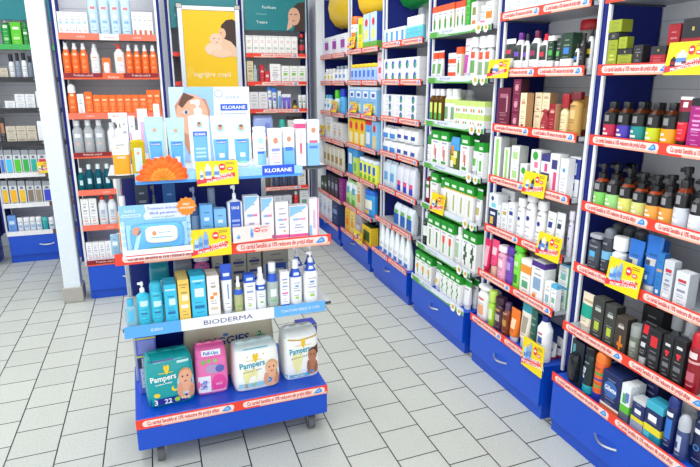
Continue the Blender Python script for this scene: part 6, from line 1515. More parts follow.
R('pack', 'cotton_pack', 'pack', 'white cotton pack with blue oval', 0.116, 0.100, 0.110, 110, 20, 0, (1.780, 3.926, 1.0561, ', column first from left, bottom of stack'), (1.780, 3.926, 1.1677, ', column first from left, top of stack'), (1.780, 3.805, 1.0561, ', column second from left, bottom of stack'), (1.780, 3.805, 1.1677, ', column second from left, top of stack'), (1.780, 3.684, 1.0561, ', column third from left, bottom of stack'), (1.780, 3.684, 1.1677, ', column third from left, top of stack'))
shelf('fifth shelf', 'cotton goods wall unit', -1.571)
R('pack', 'sachet', 'sachet', 'clear blue sachet', 0.117, 0.060, 0.223, 111, 20, 0, (1.753, 4.153, 0.7781, ', first from left'), (1.753, 4.030, 0.7781, ', second from left'))
R('pack', 'sachet', 'sachet', 'white sachet with pink and blue print', 0.103, 0.060, 0.228, 112, 20, 0, (1.753, 3.896, 0.7781, ', first from left'), (1.753, 3.789, 0.7781, ', second from left'), (1.753, 3.681, 0.7781, ', third from left'))
shelf('sixth shelf', 'cotton goods wall unit', -1.571)
R('pack', 'sachet', 'sachet', 'leaning white pack with blue print', 0.111, 0.060, 0.190, 113, 20, 0, (1.728, 3.878, 0.5181, ', first from left'), (1.728, 3.762, 0.5181, ', second from left'), (1.728, 3.646, 0.5181, ', third from left'))
shelf('drawer top', 'cotton goods wall unit', -1.571)
R('bottle', 'bottle', 'bottle', 'white bottle with blue base print', 0.094, 0.060, 0.234, 114, 10, 0, (1.703, 4.130, 0.2561, ', first from left'), (1.703, 4.032, 0.2561, ', second from left'), (1.703, 3.933, 0.2561, ', third from left'), (1.703, 3.834, 0.2561, ', fourth from left'), (1.703, 3.735, 0.2561, ', fifth from left'), (1.703, 3.636, 0.2561, ', sixth from left'))
shelf('top shelf', 'daisy rail wall unit', -1.571)
R('carton', 'herbal_cream_carton', 'box', 'slim white carton with orange top', 0.068, 0.054, 0.165, 115, 10, 0, (1.767, 3.430, 1.8911, ', first from left'), (1.767, 3.359, 1.8911, ', second from left'), (1.767, 3.288, 1.8911, ', third from left'), (1.767, 3.217, 1.8911, ', fourth from left'))
R('carton', 'herbal_cream_carton', 'box', 'large white carton with orange top', 0.053, 0.042, 0.162, 116, 10, 0, (1.761, 3.135, 1.8911, ', first from left'), (1.761, 3.080, 1.8911, ', second from left'))
R('carton', 'herbal_cream_carton', 'box', 'tall green carton', 0.043, 0.034, 0.183, 117, 10, 0, (1.757, 3.020, 1.8911))
R('carton', 'herbal_cream_carton', 'box', 'white carton with olive picture', 0.062, 0.050, 0.138, 118, 10, 0, (1.765, 2.953, 1.8911))
R('jar', 'jar', 'jar', 'white pot with pink band', 0.064, 0.064, 0.110, 119, 10, 1, (1.772, 2.876, 1.8911))
R('carton', 'herbal_cream_carton', 'box', 'white carton with orange block', 0.075, 0.060, 0.124, 120, 14, 0, (1.770, 2.800, 1.8911))
shelf('second shelf', 'daisy rail wall unit', -1.571)
R('tube', 'cream_tube', 'tube', 'white tube with orange top band', 0.071, 0.044, 0.175, 121, 10, 0, (1.760, 3.429, 1.6161, ', first from left'), (1.760, 3.354, 1.6161, ', second from left'))
R('jar', 'jar', 'jar', 'flat white jar with orange band', 0.135, 0.100, 0.076, 122, 14, 1, (1.788, 3.204, 1.6161, ', bottom of stack'), (1.788, 3.204, 1.6937, ', top of stack'))
R('carton', 'herbal_cream_carton', 'box', 'white carton with orange top and sprig', 0.058, 0.046, 0.183, 115, 10, 0, (1.761, 3.098, 1.6161))
R('tube', 'cream_tube', 'tube', 'white tube with pink flower', 0.072, 0.044, 0.227, 123, 10, 1, (1.760, 3.022, 1.6161))
R('bottle', 'bottle', 'bottle', 'white bottle with orange label', 0.068, 0.055, 0.227, 124, 10, 1, (1.765, 2.944, 1.6161))
R('bottle', 'bottle', 'bottle', 'big white bottle with orange label', 0.063, 0.050, 0.227, 125, 10, 1, (1.763, 2.860, 1.6161, ', first from left'), (1.763, 2.794, 1.6161, ', second from left'))
shelf('third shelf', 'daisy rail wall unit', -1.571)
R('bottle', 'bottle', 'bottle', 'amber bottle with lime label', 0.060, 0.060, 0.212, 126, 10, 0, (1.763, 3.435, 1.3451, ', first from left'), (1.763, 3.372, 1.3451, ', second from left'), (1.763, 3.310, 1.3451, ', third from left'))
R('bottle', 'bottle', 'bottle', 'white bottle with lime band', 0.073, 0.073, 0.214, 127, 10, 0, (1.770, 3.227, 1.3451, ', first from left'), (1.770, 3.150, 1.3451, ', second from left'))
R('bottle', 'bottle', 'bottle', 'white bottle behind the low cartons', 0.074, 0.074, 0.207, 128, 10, 0, (1.870, 3.240, 1.3451, ', first from left'), (1.870, 3.162, 1.3451, ', second from left'))
R('carton', 'herbal_cream_carton', 'box', 'low white carton with lime top', 0.081, 0.065, 0.074, 129, 14, 0, (1.765, 3.068, 1.3451, ', column first from left, bottom of stack'), (1.765, 3.068, 1.4199, ', column first from left, top of stack'), (1.765, 2.984, 1.3451, ', column second from left, bottom of stack'), (1.765, 2.984, 1.4199, ', column second from left, top of stack'), (1.765, 2.899, 1.3451, ', column third from left, bottom of stack'), (1.765, 2.899, 1.4199, ', column third from left, top of stack'), (1.765, 2.815, 1.3451, ', column fourth from left, bottom of stack'), (1.765, 2.815, 1.4199, ', column fourth from left, top of stack'))
shelf('fourth shelf', 'daisy rail wall unit', -1.571)
R('bottle', 'bottle', 'bottle', 'slim bottle with green top', 0.046, 0.046, 0.216, 130, 10, 0, (1.753, 3.442, 1.0681))
R('carton', 'herbal_cream_carton', 'box', 'green topped carton with pink sprig', 0.112, 0.070, 0.229, 131, 14, 0, (1.765, 3.339, 1.0681, ', first from left, front row'), (1.765, 3.221, 1.0681, ', second from left, front row'), (1.839, 3.339, 1.0681, ', first from left, second row'), (1.839, 3.221, 1.0681, ', second from left, second row'))
R('pack', 'sachet', 'sachet', 'tea pouch printed with meadow flowers', 0.103, 0.030, 0.207, 132, 20, 0, (1.745, 3.091, 1.0681))
R('carton', 'herbal_cream_carton', 'box', 'green topped carton beside the tea pouch', 0.102, 0.070, 0.229, 131, 14, 0, (1.765, 2.961, 1.0681))
R('tube', 'cream_tube', 'tube', 'white tube with green top', 0.054, 0.033, 0.211, 133, 10, 0, (1.747, 2.857, 1.0681))
R('carton', 'herbal_cream_carton', 'box', 'small green topped carton', 0.056, 0.045, 0.202, 134, 10, 0, (1.753, 2.783, 1.0681))
shelf('fifth shelf', 'daisy rail wall unit', -1.571)
R('bottle', 'bottle', 'bottle', 'red bottle with white label', 0.073, 0.073, 0.229, 135, 10, 0, (1.760, 3.428, 0.7911))
R('carton', 'herbal_cream_carton', 'box', 'green topped carton with poppy', 0.105, 0.070, 0.229, 136, 14, 0, (1.758, 3.321, 0.7911))
R('tube', 'cream_tube', 'tube', 'small tube with green top and poppy', 0.054, 0.033, 0.211, 137, 10, 0, (1.740, 3.224, 0.7911))
R('carton', 'herbal_cream_carton', 'box', 'green topped carton with aloe leaf', 0.088, 0.070, 0.222, 138, 14, 0, (1.758, 3.144, 0.7911, ', first from left, front row'), (1.758, 3.052, 0.7911, ', second from left, front row'), (1.758, 2.959, 0.7911, ', third from left, front row'), (1.758, 2.867, 0.7911, ', fourth from left, front row'), (1.832, 3.144, 0.7911, ', first from left, second row'), (1.832, 3.052, 0.7911, ', second from left, second row'), (1.832, 2.959, 0.7911, ', third from left, second row'), (1.832, 2.867, 0.7911, ', fourth from left, second row'))
R('tube', 'cream_tube', 'tube', 'white tube beside the aloe cartons', 0.058, 0.036, 0.217, 139, 10, 0, (1.741, 2.779, 0.7911))
shelf('sixth shelf', 'daisy rail wall unit', -1.571)
R('bottle', 'bottle', 'bottle', 'dark green bottle', 0.060, 0.060, 0.236, 140, 10, 0, (1.728, 3.403, 0.5071))
R('carton', 'herbal_cream_carton', 'box', 'green topped carton with dark leaf', 0.090, 0.070, 0.236, 141, 10, 0, (1.733, 3.302, 0.5071, ', first from left'), (1.733, 3.207, 0.5071, ', second from left'))
R('carton', 'herbal_cream_carton', 'box', 'green topped carton with red flower', 0.079, 0.063, 0.236, 142, 10, 0, (1.730, 3.113, 0.5071, ', first from left'), (1.730, 3.030, 0.5071, ', second from left'))
R('bottle', 'bottle', 'bottle', 'white bottle between the cartons', 0.066, 0.066, 0.236, 143, 10, 0, (1.731, 2.948, 0.5071))
R('carton', 'herbal_cream_carton', 'box', 'green topped carton with olive branch', 0.078, 0.062, 0.236, 144, 14, 0, (1.749, 2.872, 0.5071, ', first from left, front row'), (1.749, 2.791, 0.5071, ', second from left, front row'), (1.815, 2.872, 0.5071, ', first from left, second row'), (1.815, 2.791, 0.5071, ', second from left, second row'))
shelf('drawer top', 'daisy rail wall unit', -1.571)
R('carton', 'herbal_cream_carton', 'box', 'green topped carton with marigold', 0.081, 0.065, 0.188, 145, 10, 0, (1.705, 3.424, 0.2711, ', first from left, front row'), (1.705, 3.339, 0.2711, ', second from left, front row'), (1.705, 3.254, 0.2711, ', third from left, front row'), (1.774, 3.424, 0.2711, ', first from left, second row'), (1.774, 3.339, 0.2711, ', second from left, second row'), (1.774, 3.254, 0.2711, ', third from left, second row'))
R('tube', 'cream_tube', 'tube', 'white tube with marigold', 0.069, 0.043, 0.188, 146, 10, 0, (1.694, 3.145, 0.2711))
R('carton', 'herbal_cream_carton', 'box', 'green topped carton with nettle leaves', 0.062, 0.049, 0.188, 147, 10, 0, (1.698, 3.058, 0.2711, ', first from left, front row'), (1.698, 2.994, 0.2711, ', second from left, front row'), (1.698, 2.929, 0.2711, ', third from left, front row'), (1.698, 2.865, 0.2711, ', fourth from left, front row'), (1.751, 3.058, 0.2711, ', first from left, second row'), (1.751, 2.994, 0.2711, ', second from left, second row'), (1.751, 2.929, 0.2711, ', third from left, second row'), (1.751, 2.865, 0.2711, ', fourth from left, second row'))
R('tube', 'cream_tube', 'tube', 'white tube with nettle leaf', 0.076, 0.047, 0.188, 148, 10, 1, (1.706, 2.792, 0.2711))
R('tube', 'cream_tube', 'tube', 'last white tube with nettle leaf', 0.067, 0.042, 0.188, 148, 10, 0, (1.757, 2.791, 0.2711))
shelf('top shelf', 'hair care wall unit', -1.571)
R('carton', 'cosmetics_carton', 'box', 'white carton with thin green line', 0.072, 0.057, 0.087, 149, 14, 0, (1.769, 2.619, 1.9211, ', first from left'), (1.769, 2.544, 1.9211, ', second from left'), (1.769, 2.469, 1.9211, ', third from left'), (1.769, 2.394, 1.9211, ', fourth from left'), (1.769, 2.319, 1.9211, ', fifth from left'), (1.769, 2.244, 1.9211, ', sixth from left'), (1.769, 2.169, 1.9211, ', seventh from left'), (1.769, 2.094, 1.9211, ', eighth from left'))
shelf('second shelf', 'hair care wall unit', -1.571)
R('tube', 'cream_tube', 'tube', 'white tube with black panel', 0.082, 0.051, 0.164, 150, 14, 1, (1.763, 2.610, 1.6481))
R('bottle', 'bottle', 'bottle', 'white shampoo bottle with violet cap', 0.073, 0.059, 0.187, 151, 14, 1, (1.767, 2.527, 1.6481))
R('bottle', 'bottle', 'bottle', 'slim white bottle with black cap', 0.039, 0.031, 0.177, 152, 10, 0, (1.754, 2.460, 1.6481))
R('bottle', 'bottle', 'bottle', 'white shampoo bottle with maroon cap', 0.071, 0.057, 0.187, 153, 14, 1, (1.767, 2.400, 1.6481))
R('bottle', 'spray_bottle', 'bottle', 'white bottle with red spray head', 0.061, 0.049, 0.168, 154, 14, 1, (1.762, 2.327, 1.6481))
R('carton', 'cosmetics_carton', 'box', 'dark green carton with white ends', 0.041, 0.033, 0.154, 155, 10, 0, (1.754, 2.262, 1.6481))
R('tube', 'cream_tube', 'tube', 'dark green tube', 0.033, 0.021, 0.142, 156, 10, 0, (1.748, 2.216, 1.6481))
R('carton', 'cosmetics_carton', 'box', 'wide dark green carton with blue mark', 0.070, 0.056, 0.158, 157, 14, 0, (1.766, 2.155, 1.6481))
R('bottle', 'bottle', 'bottle', 'small bottle with black cap and blue mark', 0.030, 0.024, 0.110, 158, 10, 0, (1.750, 2.093, 1.6481))
R('bottle', 'bottle', 'bottle', 'black bottle', 0.028, 0.028, 0.152, 159, 10, 0, (1.752, 2.062, 1.6481))
R('bottle', 'spray_bottle', 'bottle', 'white bottle with black spray head', 0.041, 0.033, 0.169, 160, 10, 1, (1.789, 2.061, 1.6481))
R('bottle', 'bottle', 'bottle', 'tall plain white bottle', 0.049, 0.039, 0.217, 161, 14, 1, (1.831, 2.057, 1.6481))
R('jar', 'jar', 'jar', 'large jar with red lid behind the bottles', 0.115, 0.100, 0.226, 162, 20, 1, (1.938, 2.236, 1.6481))
shelf('third shelf', 'hair care wall unit', -1.571)
R('carton', 'cosmetics_carton', 'box', 'wide maroon carton', 0.116, 0.070, 0.202, 163, 20, 0, (1.768, 2.596, 1.3691))
R('carton', 'cosmetics_carton', 'box', 'small maroon carton in the tower', 0.063, 0.050, 0.081, 164, 14, 0, (1.758, 2.488, 1.3691, ', bottom of stack'), (1.758, 2.488, 1.4511, ', middle of stack'), (1.758, 2.488, 1.5330, ', top of stack'))
R('carton', 'cosmetics_carton', 'box', 'slim cream carton', 0.052, 0.041, 0.179, 165, 10, 0, (1.754, 2.427, 1.3691))
R('bottle', 'bottle', 'bottle', 'dark red flask before the cream cartons', 0.068, 0.035, 0.104, 166, 14, 1, (1.751, 2.270, 1.3691))
R('carton', 'cosmetics_carton', 'box', 'cream carton in the stacks', 0.055, 0.044, 0.090, 165, 14, 0, (1.800, 2.370, 1.3691, ', column first from left, bottom of stack'), (1.800, 2.370, 1.4605, ', column first from left, top of stack'), (1.800, 2.313, 1.3691, ', column second from left, bottom of stack'), (1.800, 2.313, 1.4605, ', column second from left, top of stack'))
R('carton', 'cosmetics_carton', 'box', 'tall dark red carton', 0.045, 0.036, 0.134, 167, 10, 0, (1.751, 2.203, 1.3691))
R('bottle', 'bottle', 'bottle', 'cream bottle with long red cap', 0.046, 0.036, 0.180, 168, 10, 1, (1.751, 2.132, 1.3691))
R('bottle', 'bottle', 'bottle', 'gold bottle with dark red cap', 0.059, 0.047, 0.190, 169, 14, 1, (1.757, 2.072, 1.3691))
R('tube', 'cream_tube', 'tube', 'gold tube standing on a dark red cap', 0.058, 0.036, 0.172, 170, 14, 1, (1.804, 2.077, 1.3691))
R('bottle', 'bottle', 'bottle', 'gold bottle against the upright', 0.030, 0.030, 0.186, 171, 10, 0, (1.808, 2.031, 1.3691))
shelf('fourth shelf', 'hair care wall unit', -1.571)
R('carton', 'cosmetics_carton', 'box', 'tall white carton with green stripe', 0.067, 0.054, 0.223, 172, 10, 0, (1.757, 2.622, 1.0951))
R('carton', 'cosmetics_carton', 'box', 'second tall white carton with green stripe', 0.057, 0.045, 0.215, 172, 10, 0, (1.812, 2.627, 1.0951))
R('carton', 'cosmetics_carton', 'box', 'shorter white carton with green stripe', 0.049, 0.039, 0.174, 172, 10, 0, (1.749, 2.530, 1.0951))
R('carton', 'cosmetics_carton', 'box', 'white carton with soft green panel', 0.068, 0.054, 0.095, 173, 14, 0, (1.757, 2.456, 1.0951, ', bottom of stack'), (1.757, 2.456, 1.1911, ', top of stack'))
R('carton', 'cosmetics_carton', 'box', 'low white carton with green circle', 0.056, 0.045, 0.110, 174, 10, 0, (1.753, 2.380, 1.0951))
R('carton', 'cosmetics_carton', 'box', 'white carton with green circle and pink print', 0.072, 0.058, 0.094, 175, 14, 0, (1.759, 2.292, 1.0951, ', bottom of stack'), (1.759, 2.292, 1.1899, ', top of stack'))
R('carton', 'cosmetics_carton', 'box', 'white and navy carton with pink figure', 0.062, 0.049, 0.088, 176, 14, 0, (1.755, 2.215, 1.0951, ', bottom of stack'), (1.755, 2.215, 1.1848, ', top of stack'))
R('carton', 'cosmetics_carton', 'box', 'tall white carton with pink figure', 0.065, 0.052, 0.187, 177, 14, 0, (1.756, 2.150, 1.0951))
R('carton', 'cosmetics_carton', 'box', 'slim white carton with blue dot', 0.049, 0.039, 0.172, 178, 14, 0, (1.750, 2.083, 1.0951))
R('carton', 'cosmetics_carton', 'box', 'white and blue carton with square emblem', 0.070, 0.056, 0.181, 179, 14, 0, (1.804, 2.070, 1.0951))
shelf('fifth shelf', 'hair care wall unit', -1.571)
R('carton', 'cosmetics_carton', 'box', 'low navy carton', 0.079, 0.063, 0.106, 180, 14, 0, (1.755, 2.615, 0.8211))
R('carton', 'cosmetics_carton', 'box', 'white carton with blue wave', 0.083, 0.067, 0.082, 181, 14, 0, (1.756, 2.613, 0.9287))
R('carton', 'cosmetics_carton', 'box', 'white carton with green print', 0.027, 0.030, 0.135, 182, 10, 0, (1.738, 2.555, 0.8211))
R('carton', 'cosmetics_carton', 'box', 'wide white carton behind the slim ones', 0.123, 0.070, 0.211, 183, 20, 0, (1.833, 2.593, 0.8211))
R('carton', 'cosmetics_carton', 'box', 'white carton with gold print', 0.054, 0.043, 0.156, 184, 10, 0, (1.745, 2.505, 0.8211))
R('carton', 'cosmetics_carton', 'box', 'white carton with blue print', 0.052, 0.042, 0.173, 183, 10, 0, (1.744, 2.446, 0.8211))
R('bottle', 'bottle', 'bottle', 'white lotion bottle', 0.062, 0.050, 0.210, 185, 14, 1, (1.748, 2.381, 0.8211))
R('bottle', 'bottle', 'bottle', 'tall white lotion bottle with blue roundel', 0.075, 0.060, 0.244, 186, 14, 1, (1.753, 2.308, 0.8211))
R('bottle', 'bottle', 'bottle', 'second tall white lotion bottle with blue roundel', 0.071, 0.057, 0.226, 185, 14, 1, (1.752, 2.223, 0.8211))
R('tube', 'cream_tube', 'tube', 'white tube with blue word', 0.061, 0.038, 0.189, 187, 14, 1, (1.742, 2.145, 0.8211))
R('tube', 'cream_tube', 'tube', 'white tube with dark word', 0.058, 0.036, 0.198, 188, 14, 1, (1.741, 2.081, 0.8211))
R('bottle', 'bottle', 'bottle', 'white roll on deodorant', 0.046, 0.046, 0.117, 189, 10, 1, (1.806, 2.040, 0.8211))
R('bottle', 'bottle', 'bottle', 'lavender bottle', 0.028, 0.022, 0.215, 190, 14, 1, (1.764, 2.036, 0.8211))
shelf('sixth shelf', 'hair care wall unit', -1.571)
R('tube', 'cream_tube', 'tube', 'magenta tube', 0.060, 0.037, 0.193, 191, 10, 0, (1.717, 2.624, 0.5611))
R('tube', 'cream_tube', 'tube', 'pink tube', 0.067, 0.042, 0.206, 192, 10, 1, (1.719, 2.553, 0.5611))
R('bottle', 'bottle', 'bottle', 'pale pink shampoo bottle', 0.078, 0.060, 0.192, 193, 14, 1, (1.728, 2.477, 0.5611))
R('bottle', 'bottle', 'bottle', 'violet shampoo bottle', 0.064, 0.051, 0.207, 194, 14, 1, (1.724, 2.403, 0.5611))
R('bottle', 'bottle', 'bottle', 'lime green shampoo bottle', 0.063, 0.051, 0.232, 195, 14, 1, (1.723, 2.336, 0.5611))
R('bottle', 'bottle', 'bottle', 'bottle with red cap behind the lime one', 0.062, 0.062, 0.210, 196, 10, 1, (1.839, 2.476, 0.5611))
R('carton', 'cosmetics_carton', 'box', 'white and orange carton', 0.080, 0.064, 0.184, 197, 14, 0, (1.730, 2.253, 0.5611))
R('carton', 'cosmetics_carton', 'box', 'white carton with violet edge', 0.094, 0.070, 0.202, 198, 20, 0, (1.733, 2.160, 0.5611))
R('carton', 'cosmetics_carton', 'box', 'small white carton', 0.043, 0.034, 0.128, 199, 10, 0, (1.715, 2.077, 0.5611))
R('carton', 'cosmetics_carton', 'box', 'white carton with light blue edge', 0.036, 0.030, 0.129, 200, 10, 0, (1.713, 2.033, 0.5611))
R('carton', 'cosmetics_carton', 'box', 'white carton with green flanks', 0.066, 0.053, 0.109, 201, 14, 0, (1.784, 2.049, 0.5611, ', bottom of stack'), (1.784, 2.049, 0.6711, ', top of stack'))
shelf('drawer top', 'hair care wall unit', -1.571)
R('bottle', 'bottle', 'bottle', 'white lotion bottle with orange print', 0.109, 0.060, 0.197, 202, 14, 1, (1.703, 2.600, 0.2891))
R('bottle', 'bottle', 'bottle', 'white lotion bottle with violet print', 0.096, 0.060, 0.156, 203, 14, 1, (1.769, 2.607, 0.2891))
R('bottle', 'bottle', 'bottle', 'lime bottle', 0.054, 0.043, 0.202, 204, 10, 0, (1.694, 2.504, 0.2891))
R('bottle', 'bottle', 'bottle', 'plum coloured bottle', 0.066, 0.053, 0.191, 205, 10, 1, (1.699, 2.437, 0.2891))
R('bottle', 'bottle', 'bottle', 'brown bottle', 0.059, 0.059, 0.181, 206, 10, 1, (1.702, 2.372, 0.2891))
R('tube', 'cream_tube', 'tube', 'orange tube', 0.078, 0.048, 0.177, 207, 14, 1, (1.697, 2.297, 0.2891))
R('tube', 'cream_tube', 'tube', 'cream tube with teal top', 0.089, 0.055, 0.244, 208, 14, 1, (1.701, 2.207, 0.2891))
R('tube', 'cream_tube', 'tube', 'dark green tube', 0.047, 0.029, 0.236, 209, 10, 0, (1.687, 2.136, 0.2891))
R('bottle', 'bottle', 'bottle', 'tall white bottle with navy cap', 0.081, 0.060, 0.230, 210, 20, 1, (1.703, 2.070, 0.2891))
R('tube', 'cream_tube', 'tube', 'small white tube with red foot', 0.055, 0.034, 0.086, 211, 14, 1, (1.756, 2.068, 0.2891))
R('tube', 'cream_tube', 'tube', 'second small white tube with red foot', 0.050, 0.031, 0.104, 211, 10, 1, (1.795, 2.063, 0.2891))
R('tube', 'cream_tube', 'tube', 'white tube with red panel', 0.046, 0.029, 0.122, 212, 10, 1, (1.831, 2.057, 0.2891))
shelf('top shelf', 'nearest wall unit', -1.571)
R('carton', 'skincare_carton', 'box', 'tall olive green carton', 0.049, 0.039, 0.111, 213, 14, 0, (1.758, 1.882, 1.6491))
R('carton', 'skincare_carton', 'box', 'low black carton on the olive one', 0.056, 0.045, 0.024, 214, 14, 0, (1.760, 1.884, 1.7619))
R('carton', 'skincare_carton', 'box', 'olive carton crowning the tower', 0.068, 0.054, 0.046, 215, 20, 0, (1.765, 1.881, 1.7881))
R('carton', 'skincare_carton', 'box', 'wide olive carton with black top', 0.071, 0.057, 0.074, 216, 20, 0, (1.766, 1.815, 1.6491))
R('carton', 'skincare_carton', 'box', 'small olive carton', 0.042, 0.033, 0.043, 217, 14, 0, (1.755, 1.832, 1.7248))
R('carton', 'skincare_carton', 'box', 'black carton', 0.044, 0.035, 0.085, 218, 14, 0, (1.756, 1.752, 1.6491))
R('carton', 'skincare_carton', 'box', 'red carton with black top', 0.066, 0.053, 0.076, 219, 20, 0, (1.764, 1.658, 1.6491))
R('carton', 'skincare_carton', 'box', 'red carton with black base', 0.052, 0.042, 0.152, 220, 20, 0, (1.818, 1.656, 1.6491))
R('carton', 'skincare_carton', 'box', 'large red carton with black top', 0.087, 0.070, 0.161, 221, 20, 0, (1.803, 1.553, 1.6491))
shelf('second shelf', 'nearest wall unit', -1.571)
R('bottle', 'bottle', 'bottle', 'brown bottle with crimson label', 0.066, 0.066, 0.152, 222, 20, 1, (1.766, 1.865, 1.3711))
R('bottle', 'bottle', 'bottle', 'rear brown bottle with crimson label', 0.080, 0.075, 0.150, 222, 20, 1, (1.856, 1.885, 1.3711))
R('bottle', 'bottle', 'bottle', 'brown bottle with violet label', 0.063, 0.063, 0.154, 223, 20, 1, (1.764, 1.793, 1.3711))
R('bottle', 'bottle', 'bottle', 'rear brown bottle with violet label', 0.079, 0.075, 0.149, 223, 20, 1, (1.937, 1.885, 1.3711))
R('bottle', 'bottle', 'bottle', 'brown bottle with teal label', 0.066, 0.066, 0.156, 224, 20, 1, (1.766, 1.722, 1.3711))
R('bottle', 'bottle', 'bottle', 'rear brown bottle with teal label', 0.078, 0.075, 0.153, 224, 20, 1, (1.856, 1.793, 1.3711))
R('bottle', 'bottle', 'bottle', 'brown bottle with lime label', 0.060, 0.060, 0.155, 225, 20, 1, (1.763, 1.650, 1.3711))
R('bottle', 'bottle', 'bottle', 'rear brown bottle with lime label', 0.068, 0.068, 0.152, 225, 20, 1, (1.852, 1.716, 1.3711))
R('bottle', 'bottle', 'bottle', 'brown bottle with orange label', 0.067, 0.067, 0.157, 226, 20, 1, (1.766, 1.580, 1.3711))
R('bottle', 'bottle', 'bottle', 'rear brown bottle with orange label', 0.072, 0.072, 0.154, 226, 20, 1, (1.854, 1.643, 1.3711))
R('tube', 'cream_tube', 'tube', 'red tube on a black cap', 0.052, 0.032, 0.180, 227, 20, 1, (1.749, 1.518, 1.3711))
R('carton', 'skincare_carton', 'box', 'magenta carton with black top', 0.059, 0.048, 0.175, 228, 20, 0, (1.757, 1.456, 1.3711))
shelf('third shelf', 'nearest wall unit', -1.571)
R('bottle', 'pump_bottle', 'bottle', 'black pump bottle with bright green label', 0.062, 0.062, 0.180, 229, 14, 1, (1.761, 1.875, 1.0911))
R('bottle', 'pump_bottle', 'bottle', 'rear pump bottle behind the bright green one', 0.070, 0.070, 0.178, 229, 20, 1, (1.850, 1.890, 1.0911))
R('bottle', 'pump_bottle', 'bottle', 'black pump bottle with pale green label', 0.066, 0.066, 0.185, 230, 20, 1, (1.763, 1.806, 1.0911))
R('bottle', 'pump_bottle', 'bottle', 'rear pump bottle behind the pale green one', 0.077, 0.075, 0.171, 230, 20, 1, (1.928, 1.886, 1.0911))
R('bottle', 'pump_bottle', 'bottle', 'black pump bottle with yellow label', 0.063, 0.063, 0.179, 231, 20, 1, (1.761, 1.736, 1.0911))
R('bottle', 'pump_bottle', 'bottle', 'rear pump bottle behind the yellow one', 0.070, 0.070, 0.169, 231, 20, 1, (1.850, 1.808, 1.0911))
R('bottle', 'pump_bottle', 'bottle', 'black pump bottle with pale yellow label', 0.062, 0.062, 0.169, 232, 20, 1, (1.761, 1.669, 1.0911))
R('bottle', 'pump_bottle', 'bottle', 'rear pump bottle behind the pale yellow one', 0.066, 0.066, 0.159, 232, 20, 1, (1.848, 1.737, 1.0911))
R('bottle', 'pump_bottle', 'bottle', 'black pump bottle with apricot label', 0.061, 0.061, 0.172, 233, 20, 1, (1.760, 1.601, 1.0911))
R('bottle', 'pump_bottle', 'bottle', 'rear pump bottle behind the apricot one', 0.066, 0.066, 0.161, 233, 20, 1, (1.848, 1.667, 1.0911))
R('bottle', 'pump_bottle', 'bottle', 'black pump bottle with orange label', 0.057, 0.057, 0.182, 234, 20, 1, (1.759, 1.539, 1.0911))
R('bottle', 'pump_bottle', 'bottle', 'rear pump bottle behind the orange one', 0.060, 0.060, 0.171, 234, 20, 1, (1.845, 1.601, 1.0911))
R('bottle', 'pump_bottle', 'bottle', 'black pump bottle with pale grey label', 0.056, 0.056, 0.219, 235, 20, 1, (1.758, 1.479, 1.0911))
R('bottle', 'pump_bottle', 'bottle', 'rear pump bottle behind the pale grey one', 0.058, 0.058, 0.210, 235, 20, 1, (1.844, 1.540, 1.0911))
R('bottle', 'pump_bottle', 'bottle', 'black pump bottle with white label', 0.061, 0.061, 0.184, 236, 20, 1, (1.760, 1.412, 1.0911))
R('bottle', 'pump_bottle', 'bottle', 'rear pump bottle behind the white one', 0.067, 0.067, 0.173, 236, 20, 1, (1.848, 1.472, 1.0911))
shelf('fourth shelf', 'nearest wall unit', -1.571)
R('bottle', 'bottle', 'bottle', 'grey shower gel bottle with silver top', 0.069, 0.056, 0.160, 237, 20, 1, (1.751, 1.849, 0.8171))
R('can', 'spray_can', 'can', 'dark deodorant can with blue band', 0.054, 0.054, 0.202, 238, 14, 1, (1.750, 1.785, 0.8171))
R('can', 'spray_can', 'can', 'dark deodorant can at the rear', 0.060, 0.060, 0.202, 239, 20, 1, (1.853, 1.849, 0.8171, ', first from left'), (1.853, 1.787, 0.8171, ', second from left'), (1.853, 1.724, 0.8171, ', third from left'))
R('bottle', 'bottle', 'bottle', 'white bottle with blue label', 0.063, 0.050, 0.181, 240, 20, 1, (1.748, 1.720, 0.8171))
R('tube', 'cream_tube', 'tube', 'blue tube with photo band', 0.073, 0.046, 0.190, 241, 20, 1, (1.746, 1.640, 0.8171))
R('tube', 'cream_tube', 'tube', 'taller blue tube on a white cap', 0.073, 0.045, 0.227, 241, 20, 1, (1.746, 1.558, 0.8171))
R('tube', 'cream_tube', 'tube', 'blue tube in the rear row', 0.056, 0.035, 0.194, 242, 20, 1, (1.830, 1.653, 0.8171, ', first from left'), (1.830, 1.595, 0.8171, ', second from left'))
R('carton', 'skincare_carton', 'box', 'blue carton with silver line', 0.030, 0.030, 0.174, 243, 14, 0, (1.738, 1.505, 0.8171))
R('carton', 'skincare_carton', 'box', 'grey white carton with red word', 0.043, 0.034, 0.159, 244, 20, 0, (1.740, 1.466, 0.8171))
R('carton', 'skincare_carton', 'box', 'lower grey white carton with red word', 0.056, 0.045, 0.134, 245, 20, 0, (1.745, 1.405, 0.8171))
shelf('fifth shelf', 'nearest wall unit', -1.571)
R('tube', 'cream_tube', 'tube', 'cream tube with green band', 0.084, 0.052, 0.176, 246, 20, 1, (1.724, 1.828, 0.5411))
R('carton', 'skincare_carton', 'box', 'charcoal carton with lime mark', 0.066, 0.053, 0.186, 247, 20, 0, (1.724, 1.750, 0.5411))
R('carton', 'skincare_carton', 'box', 'second charcoal carton with lime mark', 0.059, 0.047, 0.181, 247, 14, 0, (1.722, 1.682, 0.5411))
R('carton', 'skincare_carton', 'box', 'brown carton with orange plant', 0.060, 0.048, 0.154, 248, 20, 0, (1.722, 1.620, 0.5411))
R('jar', 'jar', 'jar', 'grey green pot with silver lid', 0.051, 0.051, 0.144, 249, 20, 1, (1.724, 1.561, 0.5411))
